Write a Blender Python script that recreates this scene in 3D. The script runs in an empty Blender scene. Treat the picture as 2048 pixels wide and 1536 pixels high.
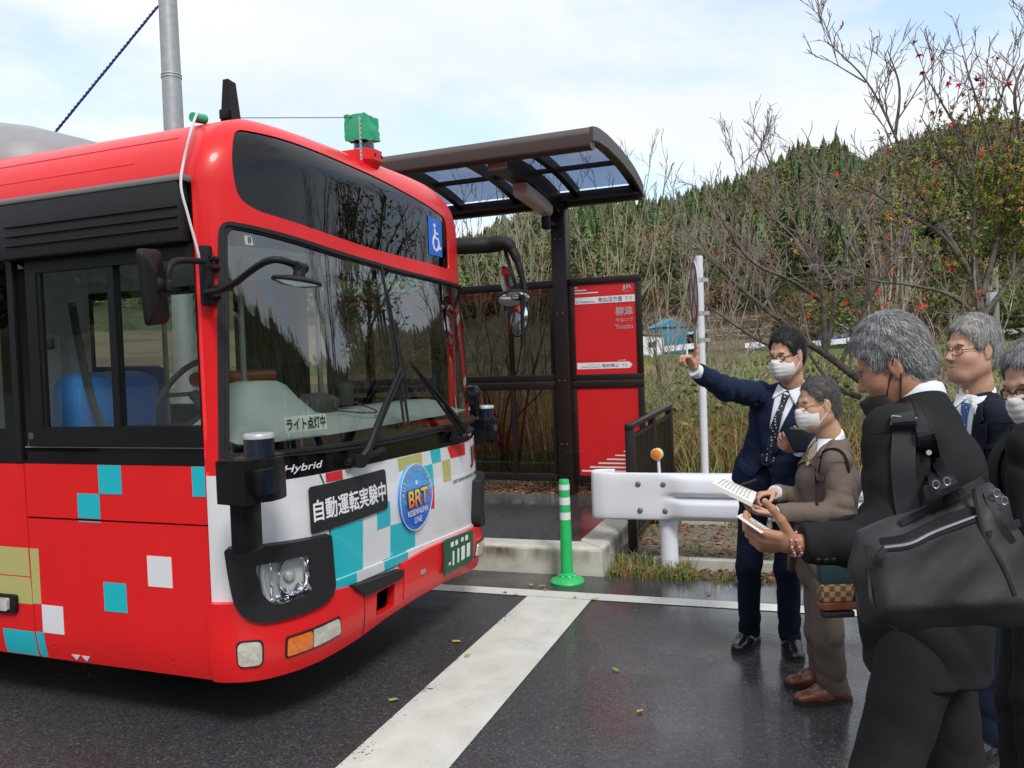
import bpy, bmesh, math, random
import numpy as np
from mathutils import Vector, Matrix
from mathutils.geometry import tessellate_polygon
PI = math.pi
SC = bpy.context.scene
COL = SC.collection

# ---------------------------------------------------------------- camera
FPX = 1680.0                                    # focal length in pixels of a 2048 px wide frame
CAM = np.array([0, 0, 1.68])
PITCH, ROLL = math.radians(1.79), math.radians(2.1)
_f = np.array([0, math.cos(PITCH), -math.sin(PITCH)]); _r = np.array([1.0, 0, 0]); _u = np.array([0, math.sin(PITCH), math.cos(PITCH)])
_R = _r*math.cos(ROLL) - _u*math.sin(ROLL); _U = _u*math.cos(ROLL) + _r*math.sin(ROLL)
cd = bpy.data.cameras.new('camera'); cam = bpy.data.objects.new('camera', cd); COL.objects.link(cam)
cd.sensor_width = 36; cd.lens = 36*FPX/2048; cd.clip_start = .05; cd.clip_end = 3000
cam.matrix_world = Matrix(((_R[0], _U[0], -_f[0], CAM[0]), (_R[1], _U[1], -_f[1], CAM[1]), (_R[2], _U[2], -_f[2], CAM[2]), (0, 0, 0, 1)))
SC.camera = cam

def at(x, y, Y):
    "survey helper: the world point seen at photo pixel x, y at distance Y"
    d = _f + _R*(x-1024)/FPX - _U*(y-768)/FPX
    return CAM + d*(Y/d[1])
def on(x, y, z=0.0):
    d = _f + _R*(x-1024)/FPX - _U*(y-768)/FPX
    return CAM + d*((z-CAM[2])/d[2])

# ---------------------------------------------------------------- world, sun, exposure
SUN_EL, SUN_AZ = math.radians(46), math.radians(163)       # azimuth clockwise from +Y
w = bpy.data.worlds.new('World'); SC.world = w; w.use_nodes = True
nt = w.node_tree; nt.nodes.clear()
def N(t, **kw):
    n = nt.nodes.new(t)
    for k, v in kw.items(): setattr(n, k, v)
    return n
def L(a, b): nt.links.new(a, b)
sky = N('ShaderNodeTexSky', sky_type='NISHITA'); sky.sun_disc = False
sky.sun_elevation = SUN_EL; sky.sun_rotation = SUN_AZ; sky.air_density = 1.0; sky.dust_density = .6; sky.ozone_density = 1.5
tc = N('ShaderNodeTexCoord'); sep = N('ShaderNodeSeparateXYZ'); L(tc.outputs['Generated'], sep.inputs[0])
den = N('ShaderNodeMath', operation='ADD'); den.inputs[1].default_value = .16
mxz = N('ShaderNodeMath', operation='MAXIMUM'); mxz.inputs[1].default_value = 0.0
L(sep.outputs[2], mxz.inputs[0]); L(mxz.outputs[0], den.inputs[0])
dx = N('ShaderNodeMath', operation='DIVIDE'); dy = N('ShaderNodeMath', operation='DIVIDE')
L(sep.outputs[0], dx.inputs[0]); L(den.outputs[0], dx.inputs[1]); L(sep.outputs[1], dy.inputs[0]); L(den.outputs[0], dy.inputs[1])
cmb = N('ShaderNodeCombineXYZ'); L(dx.outputs[0], cmb.inputs[0]); L(dy.outputs[0], cmb.inputs[1])
cmb.inputs[2].default_value = 3.3
def cloud(scale, lo, hi, det=8, rough=.55, dist=.35):
    n = N('ShaderNodeTexNoise'); n.inputs['Scale'].default_value = scale; n.inputs['Detail'].default_value = det
    n.inputs['Roughness'].default_value = rough; n.inputs['Distortion'].default_value = dist
    L(cmb.outputs[0], n.inputs['Vector'])
    m = N('ShaderNodeMapRange', interpolation_type='SMOOTHSTEP'); m.inputs[1].default_value = lo; m.inputs[2].default_value = hi
    L(n.outputs[0], m.inputs[0]); return m.outputs[0]
c1 = cloud(.95, .33, .54); c2 = cloud(.62, .36, .66, 7, .5, .5)
greyw = N('ShaderNodeMix', data_type='RGBA'); L(c2, greyw.inputs[0])
greyw.inputs[6].default_value = (4.9, 5.35, 6.0, 1); greyw.inputs[7].default_value = (6.2, 6.25, 6.35, 1)
mixc = N('ShaderNodeMix', data_type='RGBA'); L(c1, mixc.inputs[0])
boost = N('ShaderNodeMix', data_type='RGBA', blend_type='MULTIPLY'); boost.inputs[0].default_value = 1; boost.inputs[7].default_value = (1.5, 1.55, 1.6, 1)
L(sky.outputs[0], boost.inputs[6]); 
thin = N('ShaderNodeMix', data_type='RGBA'); thin.inputs[0].default_value = .45; thin.inputs[7].default_value = (4.6, 5.4, 6.4, 1)
L(boost.outputs[2], thin.inputs[6]); L(thin.outputs[2], mixc.inputs[6]); L(greyw.outputs[2], mixc.inputs[7])
bg = N('ShaderNodeBackground'); bg.inputs[1].default_value = .1; L(mixc.outputs[2], bg.inputs[0])
ow = N('ShaderNodeOutputWorld'); L(bg.outputs[0], ow.inputs[0])
sd = bpy.data.lights.new('sun', 'SUN'); sd.energy = 1.5; sd.angle = math.radians(14); sd.color = (1, .96, .9)
so = bpy.data.objects.new('sun', sd); COL.objects.link(so)
so.rotation_euler = Vector((math.sin(SUN_AZ)*math.cos(SUN_EL), math.cos(SUN_AZ)*math.cos(SUN_EL), math.sin(SUN_EL))).to_track_quat('Z', 'Y').to_euler()
SC.view_settings.view_transform = 'Standard'; SC.view_settings.look = 'None'; SC.view_settings.exposure = 0.78; SC.view_settings.gamma = 1
SC.render.engine = 'CYCLES'; SC.cycles.max_bounces = 8; SC.cycles.transparent_max_bounces = 16; SC.cycles.use_denoising = True
SC.cycles.caustics_reflective = False; SC.cycles.caustics_refractive = False

# ---------------------------------------------------------------- materials
def srgb(r, g, b):
    f = lambda c: (c/255/12.92 if c/255 <= .04045 else ((c/255+.055)/1.055)**2.4)
    return (f(r), f(g), f(b))
def mat(name, col, rough=.5, metal=0, spec=.5, col2=None, nscale=8, ncon=(.35, .65), bump=0, bscale=60, coat=0, rough2=None, det=6, sheen=0, aniso=None, emit=None, vcol=False, coords='Object'):
    m = bpy.data.materials.new(name); m.use_nodes = True; t = m.node_tree; b = t.nodes['Principled BSDF']
    b.inputs['Roughness'].default_value = rough; b.inputs['Metallic'].default_value = metal; b.inputs['Specular IOR Level'].default_value = spec
    b.inputs['Coat Weight'].default_value = coat; b.inputs['Coat Roughness'].default_value = .04
    b.inputs['Base Color'].default_value = (*col, 1)
    if sheen: b.inputs['Sheen Weight'].default_value = sheen; b.inputs['Sheen Roughness'].default_value = .4
    tcn = t.nodes.new('ShaderNodeTexCoord')
    vec = tcn.outputs[coords]
    if aniso:
        mp = t.nodes.new('ShaderNodeMapping'); mp.inputs['Scale'].default_value = aniso; t.links.new(vec, mp.inputs[0]); vec = mp.outputs[0]
    if col2 is not None or rough2 is not None:
        n = t.nodes.new('ShaderNodeTexNoise'); n.inputs['Scale'].default_value = nscale; n.inputs['Detail'].default_value = det; n.inputs['Roughness'].default_value = .6
        t.links.new(vec, n.inputs['Vector'])
        mr = t.nodes.new('ShaderNodeMapRange'); mr.inputs[1].default_value = ncon[0]; mr.inputs[2].default_value = ncon[1]; t.links.new(n.outputs[0], mr.inputs[0])
        if col2 is not None:
            mx = t.nodes.new('ShaderNodeMix'); mx.data_type = 'RGBA'; mx.inputs[6].default_value = (*col, 1); mx.inputs[7].default_value = (*col2, 1)
            t.links.new(mr.outputs[0], mx.inputs[0]); t.links.new(mx.outputs[2], b.inputs['Base Color'])
        if rough2 is not None:
            mr2 = t.nodes.new('ShaderNodeMapRange'); mr2.inputs[3].default_value = rough; mr2.inputs[4].default_value = rough2
            t.links.new(mr.outputs[0], mr2.inputs[0]); t.links.new(mr2.outputs[0], b.inputs['Roughness'])
    if bump:
        n = t.nodes.new('ShaderNodeTexNoise'); n.inputs['Scale'].default_value = bscale; n.inputs['Detail'].default_value = 4
        t.links.new(vec, n.inputs['Vector'])
        bp = t.nodes.new('ShaderNodeBump'); bp.inputs['Strength'].default_value = bump; bp.inputs['Distance'].default_value = .01
        t.links.new(n.outputs[0], bp.inputs['Height']); t.links.new(bp.outputs[0], b.inputs['Normal'])
    if vcol:
        a = t.nodes.new('ShaderNodeVertexColor'); a.layer_name = 'tint'
        t.links.new(a.outputs[0], b.inputs['Base Color'])
    return m
def glass(name, tint, f0=.08, rough=0.0):
    "thin pane: tinted see-through plus mirror reflection that grows towards grazing angles, the same from both sides"
    m = bpy.data.materials.new(name); m.use_nodes = True; t = m.node_tree; t.nodes.clear()
    tr = t.nodes.new('ShaderNodeBsdfTransparent'); tr.inputs[0].default_value = (*tint, 1)
    gl = t.nodes.new('ShaderNodeBsdfGlossy'); gl.inputs['Roughness'].default_value = rough
    g = t.nodes.new('ShaderNodeNewGeometry'); d = t.nodes.new('ShaderNodeVectorMath'); d.operation = 'DOT_PRODUCT'; t.links.new(g.outputs['Normal'], d.inputs[0]); t.links.new(g.outputs['Incoming'], d.inputs[1])
    def mth(op, a, b):
        n = t.nodes.new('ShaderNodeMath'); n.operation = op
        for i, v in ((0, a), (1, b)):
            if isinstance(v, (int, float)): n.inputs[i].default_value = v
            else: t.links.new(v, n.inputs[i])
        return n.outputs[0]
    c = mth('ABSOLUTE', d.outputs['Value'], 0); k = mth('POWER', mth('SUBTRACT', 1.0, c), 4.0); fr = mth('ADD', f0, mth('MULTIPLY', k, 1-f0))
    mx = t.nodes.new('ShaderNodeMixShader'); o = t.nodes.new('ShaderNodeOutputMaterial')
    t.links.new(fr, mx.inputs[0]); t.links.new(tr.outputs[0], mx.inputs[1]); t.links.new(gl.outputs[0], mx.inputs[2]); t.links.new(mx.outputs[0], o.inputs[0])
    return m
def M(name, *a, **k):
    return bpy.data.materials.get(name) or mat(name, *a, **k)

# ---------------------------------------------------------------- object helpers
def tag(o, label=None, cat=None, group=None, kind=None, category=None):
    cat = cat or category
    for k, v in (('label', label), ('category', cat), ('group', group), ('kind', kind)):
        if v: o[k] = v
    return o
def link(o, parent=None):
    COL.objects.link(o)
    if parent is not None: o.parent = parent
    return o
def empty(name, loc=(0, 0, 0), rz=0, **k):
    o = bpy.data.objects.new(name, None); link(o); o.location = loc; o.rotation_euler = (0, 0, rz); o.empty_display_size = .1
    return tag(o, **k)
class MB:
    "collects shapes, then links them as one mesh object"
    def __init__(s): s.v = []; s.f = []; s.m = []; s.sm = []
    def add(s, vs, fs, mi=0, smooth=False):
        b = len(s.v); s.v += [tuple(map(float, p)) for p in vs]
        s.f += [tuple(i+b for i in f) for f in fs]; s.m += [mi]*len(fs); s.sm += [smooth]*len(fs); return s
    def box(s, c, size, mi=0, rot=None, bev=0):
        hx, hy, hz = [q/2 for q in size]; c = Vector(c)
        R = rot if rot is not None else Matrix.Identity(3)
        if bev <= 0:
            vs = [c + R @ Vector((sx*hx, sy*hy, sz*hz)) for sx in (-1, 1) for sy in (-1, 1) for sz in (-1, 1)]
            return s.add(vs, [(0, 1, 3, 2), (4, 6, 7, 5), (0, 4, 5, 1), (2, 3, 7, 6), (0, 2, 6, 4), (1, 5, 7, 3)], mi)
        bm = bmesh.new(); bmesh.ops.create_cube(bm, size=1)
        for v in bm.verts: v.co = Vector((v.co.x*2*hx, v.co.y*2*hy, v.co.z*2*hz))
        bmesh.ops.bevel(bm, geom=bm.edges[:], offset=min(bev, hx*.9, hy*.9, hz*.9), segments=2, profile=.5, affect='EDGES')
        bm.verts.index_update()
        s.add([c + R @ v.co for v in bm.verts], [[v.index for v in f.verts] for f in bm.faces], mi, True); bm.free(); return s
    def tube(s, pts, r, n=8, mi=0, cap=True, smooth=True):
        P = [Vector(p) for p in pts]; k = len(P)
        rr = list(r) if hasattr(r, '__len__') else [r]*k
        T = [(P[min(i+1, k-1)]-P[max(i-1, 0)]).normalized() for i in range(k)]
        a = T[0].orthogonal().normalized(); vs = []
        for i in range(k):
            a = (a - T[i]*a.dot(T[i])); a = a.normalized() if a.length > 1e-6 else T[i].orthogonal().normalized()
            b = T[i].cross(a)
            for j in range(n):
                q = 2*PI*j/n; vs.append(P[i] + (a*math.cos(q) + b*math.sin(q))*rr[i])
        fs = [(i*n+j, i*n+(j+1) % n, (i+1)*n+(j+1) % n, (i+1)*n+j) for i in range(k-1) for j in range(n)]
        if cap: fs += [tuple(range(n))[::-1], tuple((k-1)*n+j for j in range(n))]
        return s.add(vs, fs, mi, smooth)
    def lathe(s, prof, c=(0, 0, 0), n=24, mi=0, R=None, cap=True):
        R = R if R is not None else Matrix.Identity(3); c = Vector(c); vs = []
        for r, z in prof:
            for j in range(n):
                q = 2*PI*j/n; vs.append(c + R @ Vector((r*math.cos(q), r*math.sin(q), z)))
        k = len(prof)
        fs = [(i*n+j, i*n+(j+1) % n, (i+1)*n+(j+1) % n, (i+1)*n+j) for i in range(k-1) for j in range(n)]
        if cap: fs += [tuple(range(n))[::-1], tuple((k-1)*n+j for j in range(n))]
        return s.add(vs, fs, mi, True)
    def prism(s, poly, z0, z1, mi=0, T=None, smooth=False):
        "polygon (x, y) extruded z0..z1, mapped by T"
        T = T if T is not None else (lambda p: p); n = len(poly)
        vs = [T(Vector((x, y, z0))) for x, y in poly] + [T(Vector((x, y, z1))) for x, y in poly]
        s.add(vs, [tuple(range(n))[::-1], tuple(range(n, 2*n))], mi)
        return s.add(vs, [(i, (i+1) % n, n+(i+1) % n, n+i) for i in range(n)], mi, smooth)
    def build(s, name, mats, parent=None, autosmooth=40, **k):
        me = bpy.data.meshes.new(name); me.from_pydata(s.v, [], s.f)
        mats = mats if isinstance(mats, (list, tuple)) else [mats]
        for m in mats: me.materials.append(m)
        me.polygons.foreach_set('material_index', s.m); me.polygons.foreach_set('use_smooth', s.sm); me.update()
        if any(s.sm) and autosmooth: me.set_sharp_from_angle(angle=math.radians(autosmooth))
        o = bpy.data.objects.new(name, me); link(o, parent); return tag(o, **k)
def mesh_np(name, V, Fq, mats, parent=None, smooth=False, tint=None, **k):
    "fast mesh from numpy arrays (all faces the same size)"
    me = bpy.data.meshes.new(name); V = np.asarray(V, np.float32); Fq = np.asarray(Fq, np.int32); n = Fq.shape[1]
    me.vertices.add(len(V)); me.vertices.foreach_set('co', V.ravel()); me.loops.add(Fq.size); me.loops.foreach_set('vertex_index', Fq.ravel())
    me.polygons.add(len(Fq)); me.polygons.foreach_set('loop_start', np.arange(0, Fq.size, n, dtype=np.int32))
    me.polygons.foreach_set('use_smooth', np.full(len(Fq), smooth))
    for m in (mats if isinstance(mats, (list, tuple)) else [mats]): me.materials.append(m)
    if tint is not None:
        a = me.color_attributes.new('tint', 'FLOAT_COLOR', 'POINT'); a.data.foreach_set('color', np.c_[tint, np.ones(len(tint))].astype(np.float32).ravel())
    me.update(calc_edges=True); me.validate()
    o = bpy.data.objects.new(name, me); link(o, parent); return tag(o, **k)
def rpoly(pts, r, n=5):
    "round the corners of a polygon"
    out = []; k = len(pts); rs = r if hasattr(r, '__len__') else [r]*k
    for i in range(k):
        p = Vector(pts[i][:2]); a = Vector(pts[i-1][:2])-p; b = Vector(pts[(i+1) % k][:2])-p
        q = min(rs[i], a.length*.49, b.length*.49)
        if q < 1e-5: out.append(tuple(p)); continue
        A = p+a.normalized()*q; B = p+b.normalized()*q
        for j in range(n+1):
            t = j/n; c = A*(1-t)**2 + p*2*t*(1-t) + B*t*t; out.append(tuple(c))
    return out
def rect(x0, y0, x1, y1): return [(x0, y0), (x1, y0), (x1, y1), (x0, y1)]
def circ(cx, cy, r, n=32, ry=None): return [(cx+r*math.cos(2*PI*i/n), cy+(ry or r)*math.sin(2*PI*i/n)) for i in range(n)]
def bez(pts, n=8):
    "smooth curve through points (Catmull-Rom)"
    P = [Vector(p) for p in pts]; P = [P[0]*2-P[1]] + P + [P[-1]*2-P[-2]]; out = []
    for i in range(1, len(P)-2):
        for j in range(n):
            t = j/n; a, b, c, d = P[i-1:i+3]
            out.append(.5*((2*b)+(c-a)*t+(2*a-5*b+4*c-d)*t*t+(3*b-a-3*c+d)*t**3))
    return out + [P[-2]]
def text_mesh(body, size, align='LEFT', res=3, shear=0, space=1, extr=0):
    "lettering as triangles in its own plane -> (verts Nx3, faces)"
    c = bpy.data.curves.new('lettering', 'FONT'); c.body = body; c.size = size; c.align_x = align; c.align_y = 'BOTTOM_BASELINE'
    c.resolution_u = res; c.shear = shear; c.space_character = space; c.extrude = extr; c.fill_mode = 'FRONT' if not extr else 'BOTH'
    o = bpy.data.objects.new('lettering', c); COL.objects.link(o)
    dg = bpy.context.evaluated_depsgraph_get(); me = o.evaluated_get(dg).to_mesh()
    V = [tuple(v.co) for v in me.vertices]; Fc = [tuple(p.vertices) for p in me.polygons]
    o.evaluated_get(dg).to_mesh_clear(); bpy.data.objects.remove(o); bpy.data.curves.remove(c)
    return V, Fc
def fit_text(body, w, h, bold=0, **k):
    "lettering scaled to fill a w x h box whose lower left corner is the origin"
    V, Fc = text_mesh(body, 1.0, **k)
    if not V: return V, Fc
    A = np.array(V); lo, hi = A.min(0), A.max(0)
    A[:, 0] = (A[:, 0]-lo[0])/(hi[0]-lo[0])*w; A[:, 1] = (A[:, 1]-lo[1])/(hi[1]-lo[1])*h
    if bold:                                    # heavier strokes: copies shifted sideways, each a hair prouder
        n = len(A); B = []; F2 = []
        for i, (a, b) in enumerate([(0, 0), (1, 0), (-1, 0), (0, 1), (0, -1), (.7, .7), (-.7, -.7)]):
            B.append(A+np.array([a*bold*h, b*bold*h, i*.00012])); F2 += [tuple(q+i*n for q in f) for f in Fc]
        A = np.concatenate(B); Fc = F2
    return [tuple(p) for p in A], Fc
rnd = random.Random(7)
# ================================================================ ground, road, platform, hills
KA = math.radians(160.7-180)                 # kerb direction (towards the right and the camera)
KD = Vector((math.cos(KA), math.sin(KA), 0)); KN = Vector((-KD.y, KD.x, 0))
def kn(k, n, z=0): return Vector((KD.x*k+KN.x*n, KD.y*k+KN.y*n, z))
HORZ = lambda px: 715.6-.0367*(px-1024)
_rx = [-3000, 300, 700, 880, 1060, 1200, 1350, 1500, 1600, 1690, 1725, 1790, 1860, 1950, 2048, 2500, 3600]
_re = [130, 150, 175, 200, 232, 256, 272, 306, 336, 346, 326, 362, 388, 402, 406, 270, 200]
def ridge(az):
    px = 1024+1680*np.tan(np.clip(az, -1.15, 1.0)); e = np.interp(px, _rx, _re)/1680*np.cos(np.clip(az, -1.15, 1.0))
    far = np.clip((np.abs(az)-1.0)/.6, 0, 1); return e*(1-far)+.16*far
def sstep(a, b, x): t = np.clip((x-a)/(b-a), 0, 1); return t*t*(3-2*t)
def ground_h(x, y):
    x = np.asarray(x, float); y = np.asarray(y, float)
    r = np.hypot(x, y); az = np.arctan2(x, y); n = KN.x*x+KN.y*y
    near = np.where(n < 6.25, -.06, np.interp(n, [6.25, 6.45, 8.5, 9.0, 15], [-.06, .03, .06, .2, .34]))
    roll = .12*np.sin(x*.21+1.3)*np.sin(y*.17)
    fld = np.interp(r, [0, 15, 30, 42, 55, 80, 84, 96, 100, 112, 118], [.2, .36, 1.0, 1.2, 1.45, 1.75, 3.0, 3.6, 4.8, 5.6, 6.6])
    bl = sstep(12, 20, n)
    h = near*(1-bl)+(fld+roll)*bl
    top = ridge(az)*350+1.68
    s = np.clip((r-112)/(350-112), 0, 1.25); prof = np.where(s < 1, s**.8, 1-(s-1)*.8)
    bump = (np.sin(az*23)*3+np.sin(az*51+r*.03)*2.0+np.sin(r*.06+az*9)*2.2)*np.clip(s*2, 0, 1)*np.clip((1-s)*3, 0, 1)
    return np.where(r > 112, 5.6+(top-5.6)*prof+bump, h)
# polar terrain sheet
rs = np.r_[np.linspace(0, 20, 60), np.linspace(20.5, 80, 60), np.linspace(81, 130, 50), np.linspace(135, 420, 60), [500, 700, 1200, 2400]]
azs = np.linspace(-PI, PI, 361)[:-1]
RR, AA = np.meshgrid(rs, azs, indexing='ij'); X = RR*np.sin(AA); Y = RR*np.cos(AA); Z = ground_h(X, Y)
Z[RR > 430] = np.minimum(Z[RR > 430], 12)
nr, na = RR.shape; idx = np.arange(nr*na).reshape(nr, na)
Fq = np.stack([idx[:-1], np.roll(idx, -1, 1)[:-1], np.roll(idx, -1, 1)[1:], idx[1:]], -1).reshape(-1, 4)[:, ::-1]
def fbm(x, y, s, seed=0):
    a = 0; q = 1
    r_ = np.random.RandomState(seed)
    for o in range(4):
        p = r_.rand(4)*6.28; ang = r_.rand()*6.28
        u = (x*math.cos(ang)+y*math.sin(ang))/s*(2**o); v = (-x*math.sin(ang)+y*math.cos(ang))/s*(2**o)
        a = a+q*(np.sin(u+p[0]+1.3*np.sin(v*.7+p[1]))*np.sin(v+p[2]+1.1*np.sin(u*.8+p[3]))); q *= .55
    return a
def C3(*c): return np.array(c)
def lerp(a, b, t): return a*(1-t[..., None])+b*t[..., None]
tx = lerp(C3(.10, .085, .055), C3(.055, .075, .025), sstep(-.3, .5, fbm(X, Y, 1.6, 1)))          # weeds and litter
dirt = ((RR > 30) & (RR < 42))[..., None]; tx = np.where(dirt, lerp(C3(.21, .135, .085), C3(.15, .11, .06), sstep(-.2, .8, fbm(X, Y, 4, 2))), tx)
grn = ((RR >= 42) & (RR < 58))[..., None]; tx = np.where(grn, lerp(C3(.075, .115, .03), C3(.12, .12, .05), sstep(-.2, .8, fbm(X, Y, 5, 3))), tx)
ter = ((RR >= 80) & (RR < 118))[..., None]; tx = np.where(ter, lerp(C3(.10, .075, .055), C3(.14, .11, .07), sstep(-.6, .6, fbm(X, Y, 3, 4))), tx)
fo = (RR >= 118)[..., None]; tx = np.where(fo, lerp(C3(.034, .050, .02), C3(.06, .06, .026), sstep(-.5, .7, fbm(X, Y, 14, 5))), tx)
m_ground = mat('ground', (.1, .09, .05), .95, spec=.1, vcol=True, bump=.6, bscale=9)
mesh_np('ground', np.stack([X, Y, Z], -1).reshape(-1, 3), Fq, m_ground, smooth=True, tint=tx.reshape(-1, 3), kind='structure')

# ---- wet asphalt
def asphalt(name, base, wetlo, wethi, rlo, rhi, bstr):
    m = mat(name, base, .4); t = m.node_tree; b = t.nodes['Principled BSDF']; A = t.nodes.new
    tcn = A('ShaderNodeTexCoord'); vec = tcn.outputs['Object']
    v = A('ShaderNodeTexVoronoi'); v.inputs['Scale'].default_value = 130; t.links.new(vec, v.inputs['Vector'])
    v2 = A('ShaderNodeTexVoronoi'); v2.inputs['Scale'].default_value = 300; t.links.new(vec, v2.inputs['Vector'])
    n1 = A('ShaderNodeTexNoise'); n1.inputs['Scale'].default_value = .75; n1.inputs['Detail'].default_value = 5; t.links.new(vec, n1.inputs['Vector'])
    n2 = A('ShaderNodeTexNoise'); n2.inputs['Scale'].default_value = 30; n2.inputs['Detail'].default_value = 6; t.links.new(vec, n2.inputs['Vector'])
    sxp = A('ShaderNodeSeparateXYZ'); t.links.new(vec, sxp.inputs[0]); gx = A('ShaderNodeMapRange'); gx.inputs[1].default_value = -.6; gx.inputs[2].default_value = 1.4; gx.inputs[3].default_value = -.13; gx.inputs[4].default_value = .07; t.links.new(sxp.outputs[0], gx.inputs[0]); n1s = A('ShaderNodeMath'); t.links.new(n1.outputs[0], n1s.inputs[0]); t.links.new(gx.outputs[0], n1s.inputs[1])
    wet = A('ShaderNodeMapRange'); wet.inputs[1].default_value = wetlo; wet.inputs[2].default_value = wethi; t.links.new(n1s.outputs[0], wet.inputs[0])
    # aggregate colours: mostly black binder, some pale chips
    cr = A('ShaderNodeValToRGB'); e = cr.color_ramp.elements; e[0].position = .0; e[0].color = (base[0]*.55, base[1]*.55, base[2]*.58, 1); e[1].position = .86; e[1].color = (base[0]*1.25, base[1]*1.25, base[2]*1.25, 1)
    for p, c in ((.93, 1.4), (.985, 2.4)):
        q = cr.color_ramp.elements.new(p); q.color = (base[0]*c, base[1]*c, base[2]*c*.95, 1)
    sx = A('ShaderNodeSeparateColor'); t.links.new(v.outputs['Color'], sx.inputs[0]); t.links.new(sx.outputs[0], cr.inputs[0])
    mx = A('ShaderNodeMix'); mx.data_type = 'RGBA'; mx.blend_type = 'MULTIPLY'; mx.inputs[0].default_value = .6
    t.links.new(cr.outputs[0], mx.inputs[6]); t.links.new(n2.outputs['Color'], mx.inputs[7])
    mm = A('ShaderNodeMix'); mm.data_type = 'RGBA'; mm.blend_type = 'MULTIPLY'; mm.inputs[0].default_value = 1; mm.inputs[7].default_value = (1.7, 1.7, 1.7, 1); t.links.new(mx.outputs[2], mm.inputs[6])
    t.links.new(mm.outputs[2], b.inputs['Base Color'])
    r = A('ShaderNodeMapRange'); r.inputs[3].default_value = rhi; r.inputs[4].default_value = rlo; t.links.new(wet.outputs[0], r.inputs[0]); t.links.new(r.outputs[0], b.inputs['Roughness'])
    ad = A('ShaderNodeMath'); ad.operation = 'ADD'; t.links.new(v.outputs['Distance'], ad.inputs[0]); t.links.new(v2.outputs['Distance'], ad.inputs[1])
    st = A('ShaderNodeMapRange'); st.inputs[3].default_value = bstr; st.inputs[4].default_value = bstr*.22; t.links.new(wet.outputs[0], st.inputs[0])
    bp = A('ShaderNodeBump'); bp.inputs['Distance'].default_value = .006; t.links.new(st.outputs[0], bp.inputs['Strength']); t.links.new(ad.outputs[0], bp.inputs['Height']); t.links.new(bp.outputs[0], b.inputs['Normal'])
    b.inputs['Specular IOR Level'].default_value = .45; cw = A('ShaderNodeMath'); cw.operation = 'MULTIPLY'; cw.inputs[1].default_value = .75; t.links.new(wet.outputs[0], cw.inputs[0]); t.links.new(cw.outputs[0], b.inputs['Coat Weight']); b.inputs['Coat Roughness'].default_value = .07; b.inputs['Coat IOR'].default_value = 1.33
    cn = A('ShaderNodeTexNoise'); cn.inputs['Scale'].default_value = 26; cn.inputs['Detail'].default_value = 3; t.links.new(vec, cn.inputs['Vector']); cbp = A('ShaderNodeBump'); cbp.inputs['Strength'].default_value = .08; cbp.inputs['Distance'].default_value = .01; t.links.new(cn.outputs[0], cbp.inputs['Height']); t.links.new(cbp.outputs[0], b.inputs['Coat Normal'])
    return m
m_road = asphalt('wet_asphalt', (.042, .042, .044), .36, .64, .09, .40, .20)
m_plat = asphalt('platform_asphalt', (.05, .05, .053), .36, .6, .08, .42, .25)
def sheet(name, poly, z, m, **k):
    return MB().add([(p[0], p[1], z) for p in poly], [tuple(range(len(poly)))]).build(name, m, **k)
sheet('road', [kn(-90, -90), kn(90, -90), kn(90, 6.19), kn(-90, 6.19)], 0, m_road, kind='structure')
def paint(name, wear, ax=None):
    m = mat(name, (.68, .67, .62), .45, col2=(.60, .59, .54), nscale=5, bump=.25, bscale=220, rough2=.25); t = m.node_tree; b = t.nodes['Principled BSDF']; A = t.nodes.new
    o = t.nodes['Material Output']; tcn = A('ShaderNodeTexCoord')
    n = A('ShaderNodeTexNoise'); n.inputs['Scale'].default_value = 55; n.inputs['Detail'].default_value = 8; n.inputs['Roughness'].default_value = .72; t.links.new(tcn.outputs['Object'], n.inputs['Vector'])
    n2 = A('ShaderNodeTexNoise'); n2.inputs['Scale'].default_value = 2.3; n2.inputs['Detail'].default_value = 3; t.links.new(tcn.outputs['Object'], n2.inputs['Vector'])
    uv = A('ShaderNodeUVMap'); sp = A('ShaderNodeSeparateXYZ'); t.links.new(uv.outputs[0], sp.inputs[0])   # u runs across the band
    ed = A('ShaderNodeMapRange'); ed.inputs[1].default_value = 0; ed.inputs[2].default_value = .42; ed.inputs[3].default_value = .17; ed.inputs[4].default_value = -.08; t.links.new(sp.outputs[0], ed.inputs[0])
    mul = A('ShaderNodeMath'); mul.operation = 'MULTIPLY_ADD'; mul.inputs[1].default_value = .42; t.links.new(n2.outputs[0], mul.inputs[0]); t.links.new(n.outputs[0], mul.inputs[2])
    ad = A('ShaderNodeMath'); t.links.new(mul.outputs[0], ad.inputs[0]); t.links.new(ed.outputs[0], ad.inputs[1])
    mr = A('ShaderNodeMapRange'); mr.inputs[1].default_value = wear; mr.inputs[2].default_value = wear+.025; t.links.new(ad.outputs[0], mr.inputs[0])
    tr = A('ShaderNodeBsdfTransparent'); mx = A('ShaderNodeMixShader'); t.links.new(mr.outputs[0], mx.inputs[0]); t.links.new(b.outputs[0], mx.inputs[1]); t.links.new(tr.outputs[0], mx.inputs[2]); t.links.new(mx.outputs[0], o.inputs[0])
    return m
def band(name, k0, k1, n0, n1, z, m, across):
    o = sheet(name, [kn(k0, n0), kn(k1, n0), kn(k1, n1), kn(k0, n1)], z, m, kind='structure')
    uv = o.data.uv_layers.new(name='uv'); 
    for i, c in enumerate([(0, 0), (1, 0), (1, 1), (0, 1)]): uv.data[i].uv = c if across == 'k' else (c[1], c[0])
    return o
m_paint = paint('road_paint', .945); m_paint2 = paint('edge_line_paint', .98)
band('road_marking', -1.885, -1.425, -2.0, 5.542, .004, m_paint, 'k')
band('road_marking', -60, 60, 5.546, 5.70, .0045, m_paint2, 'n')
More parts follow.
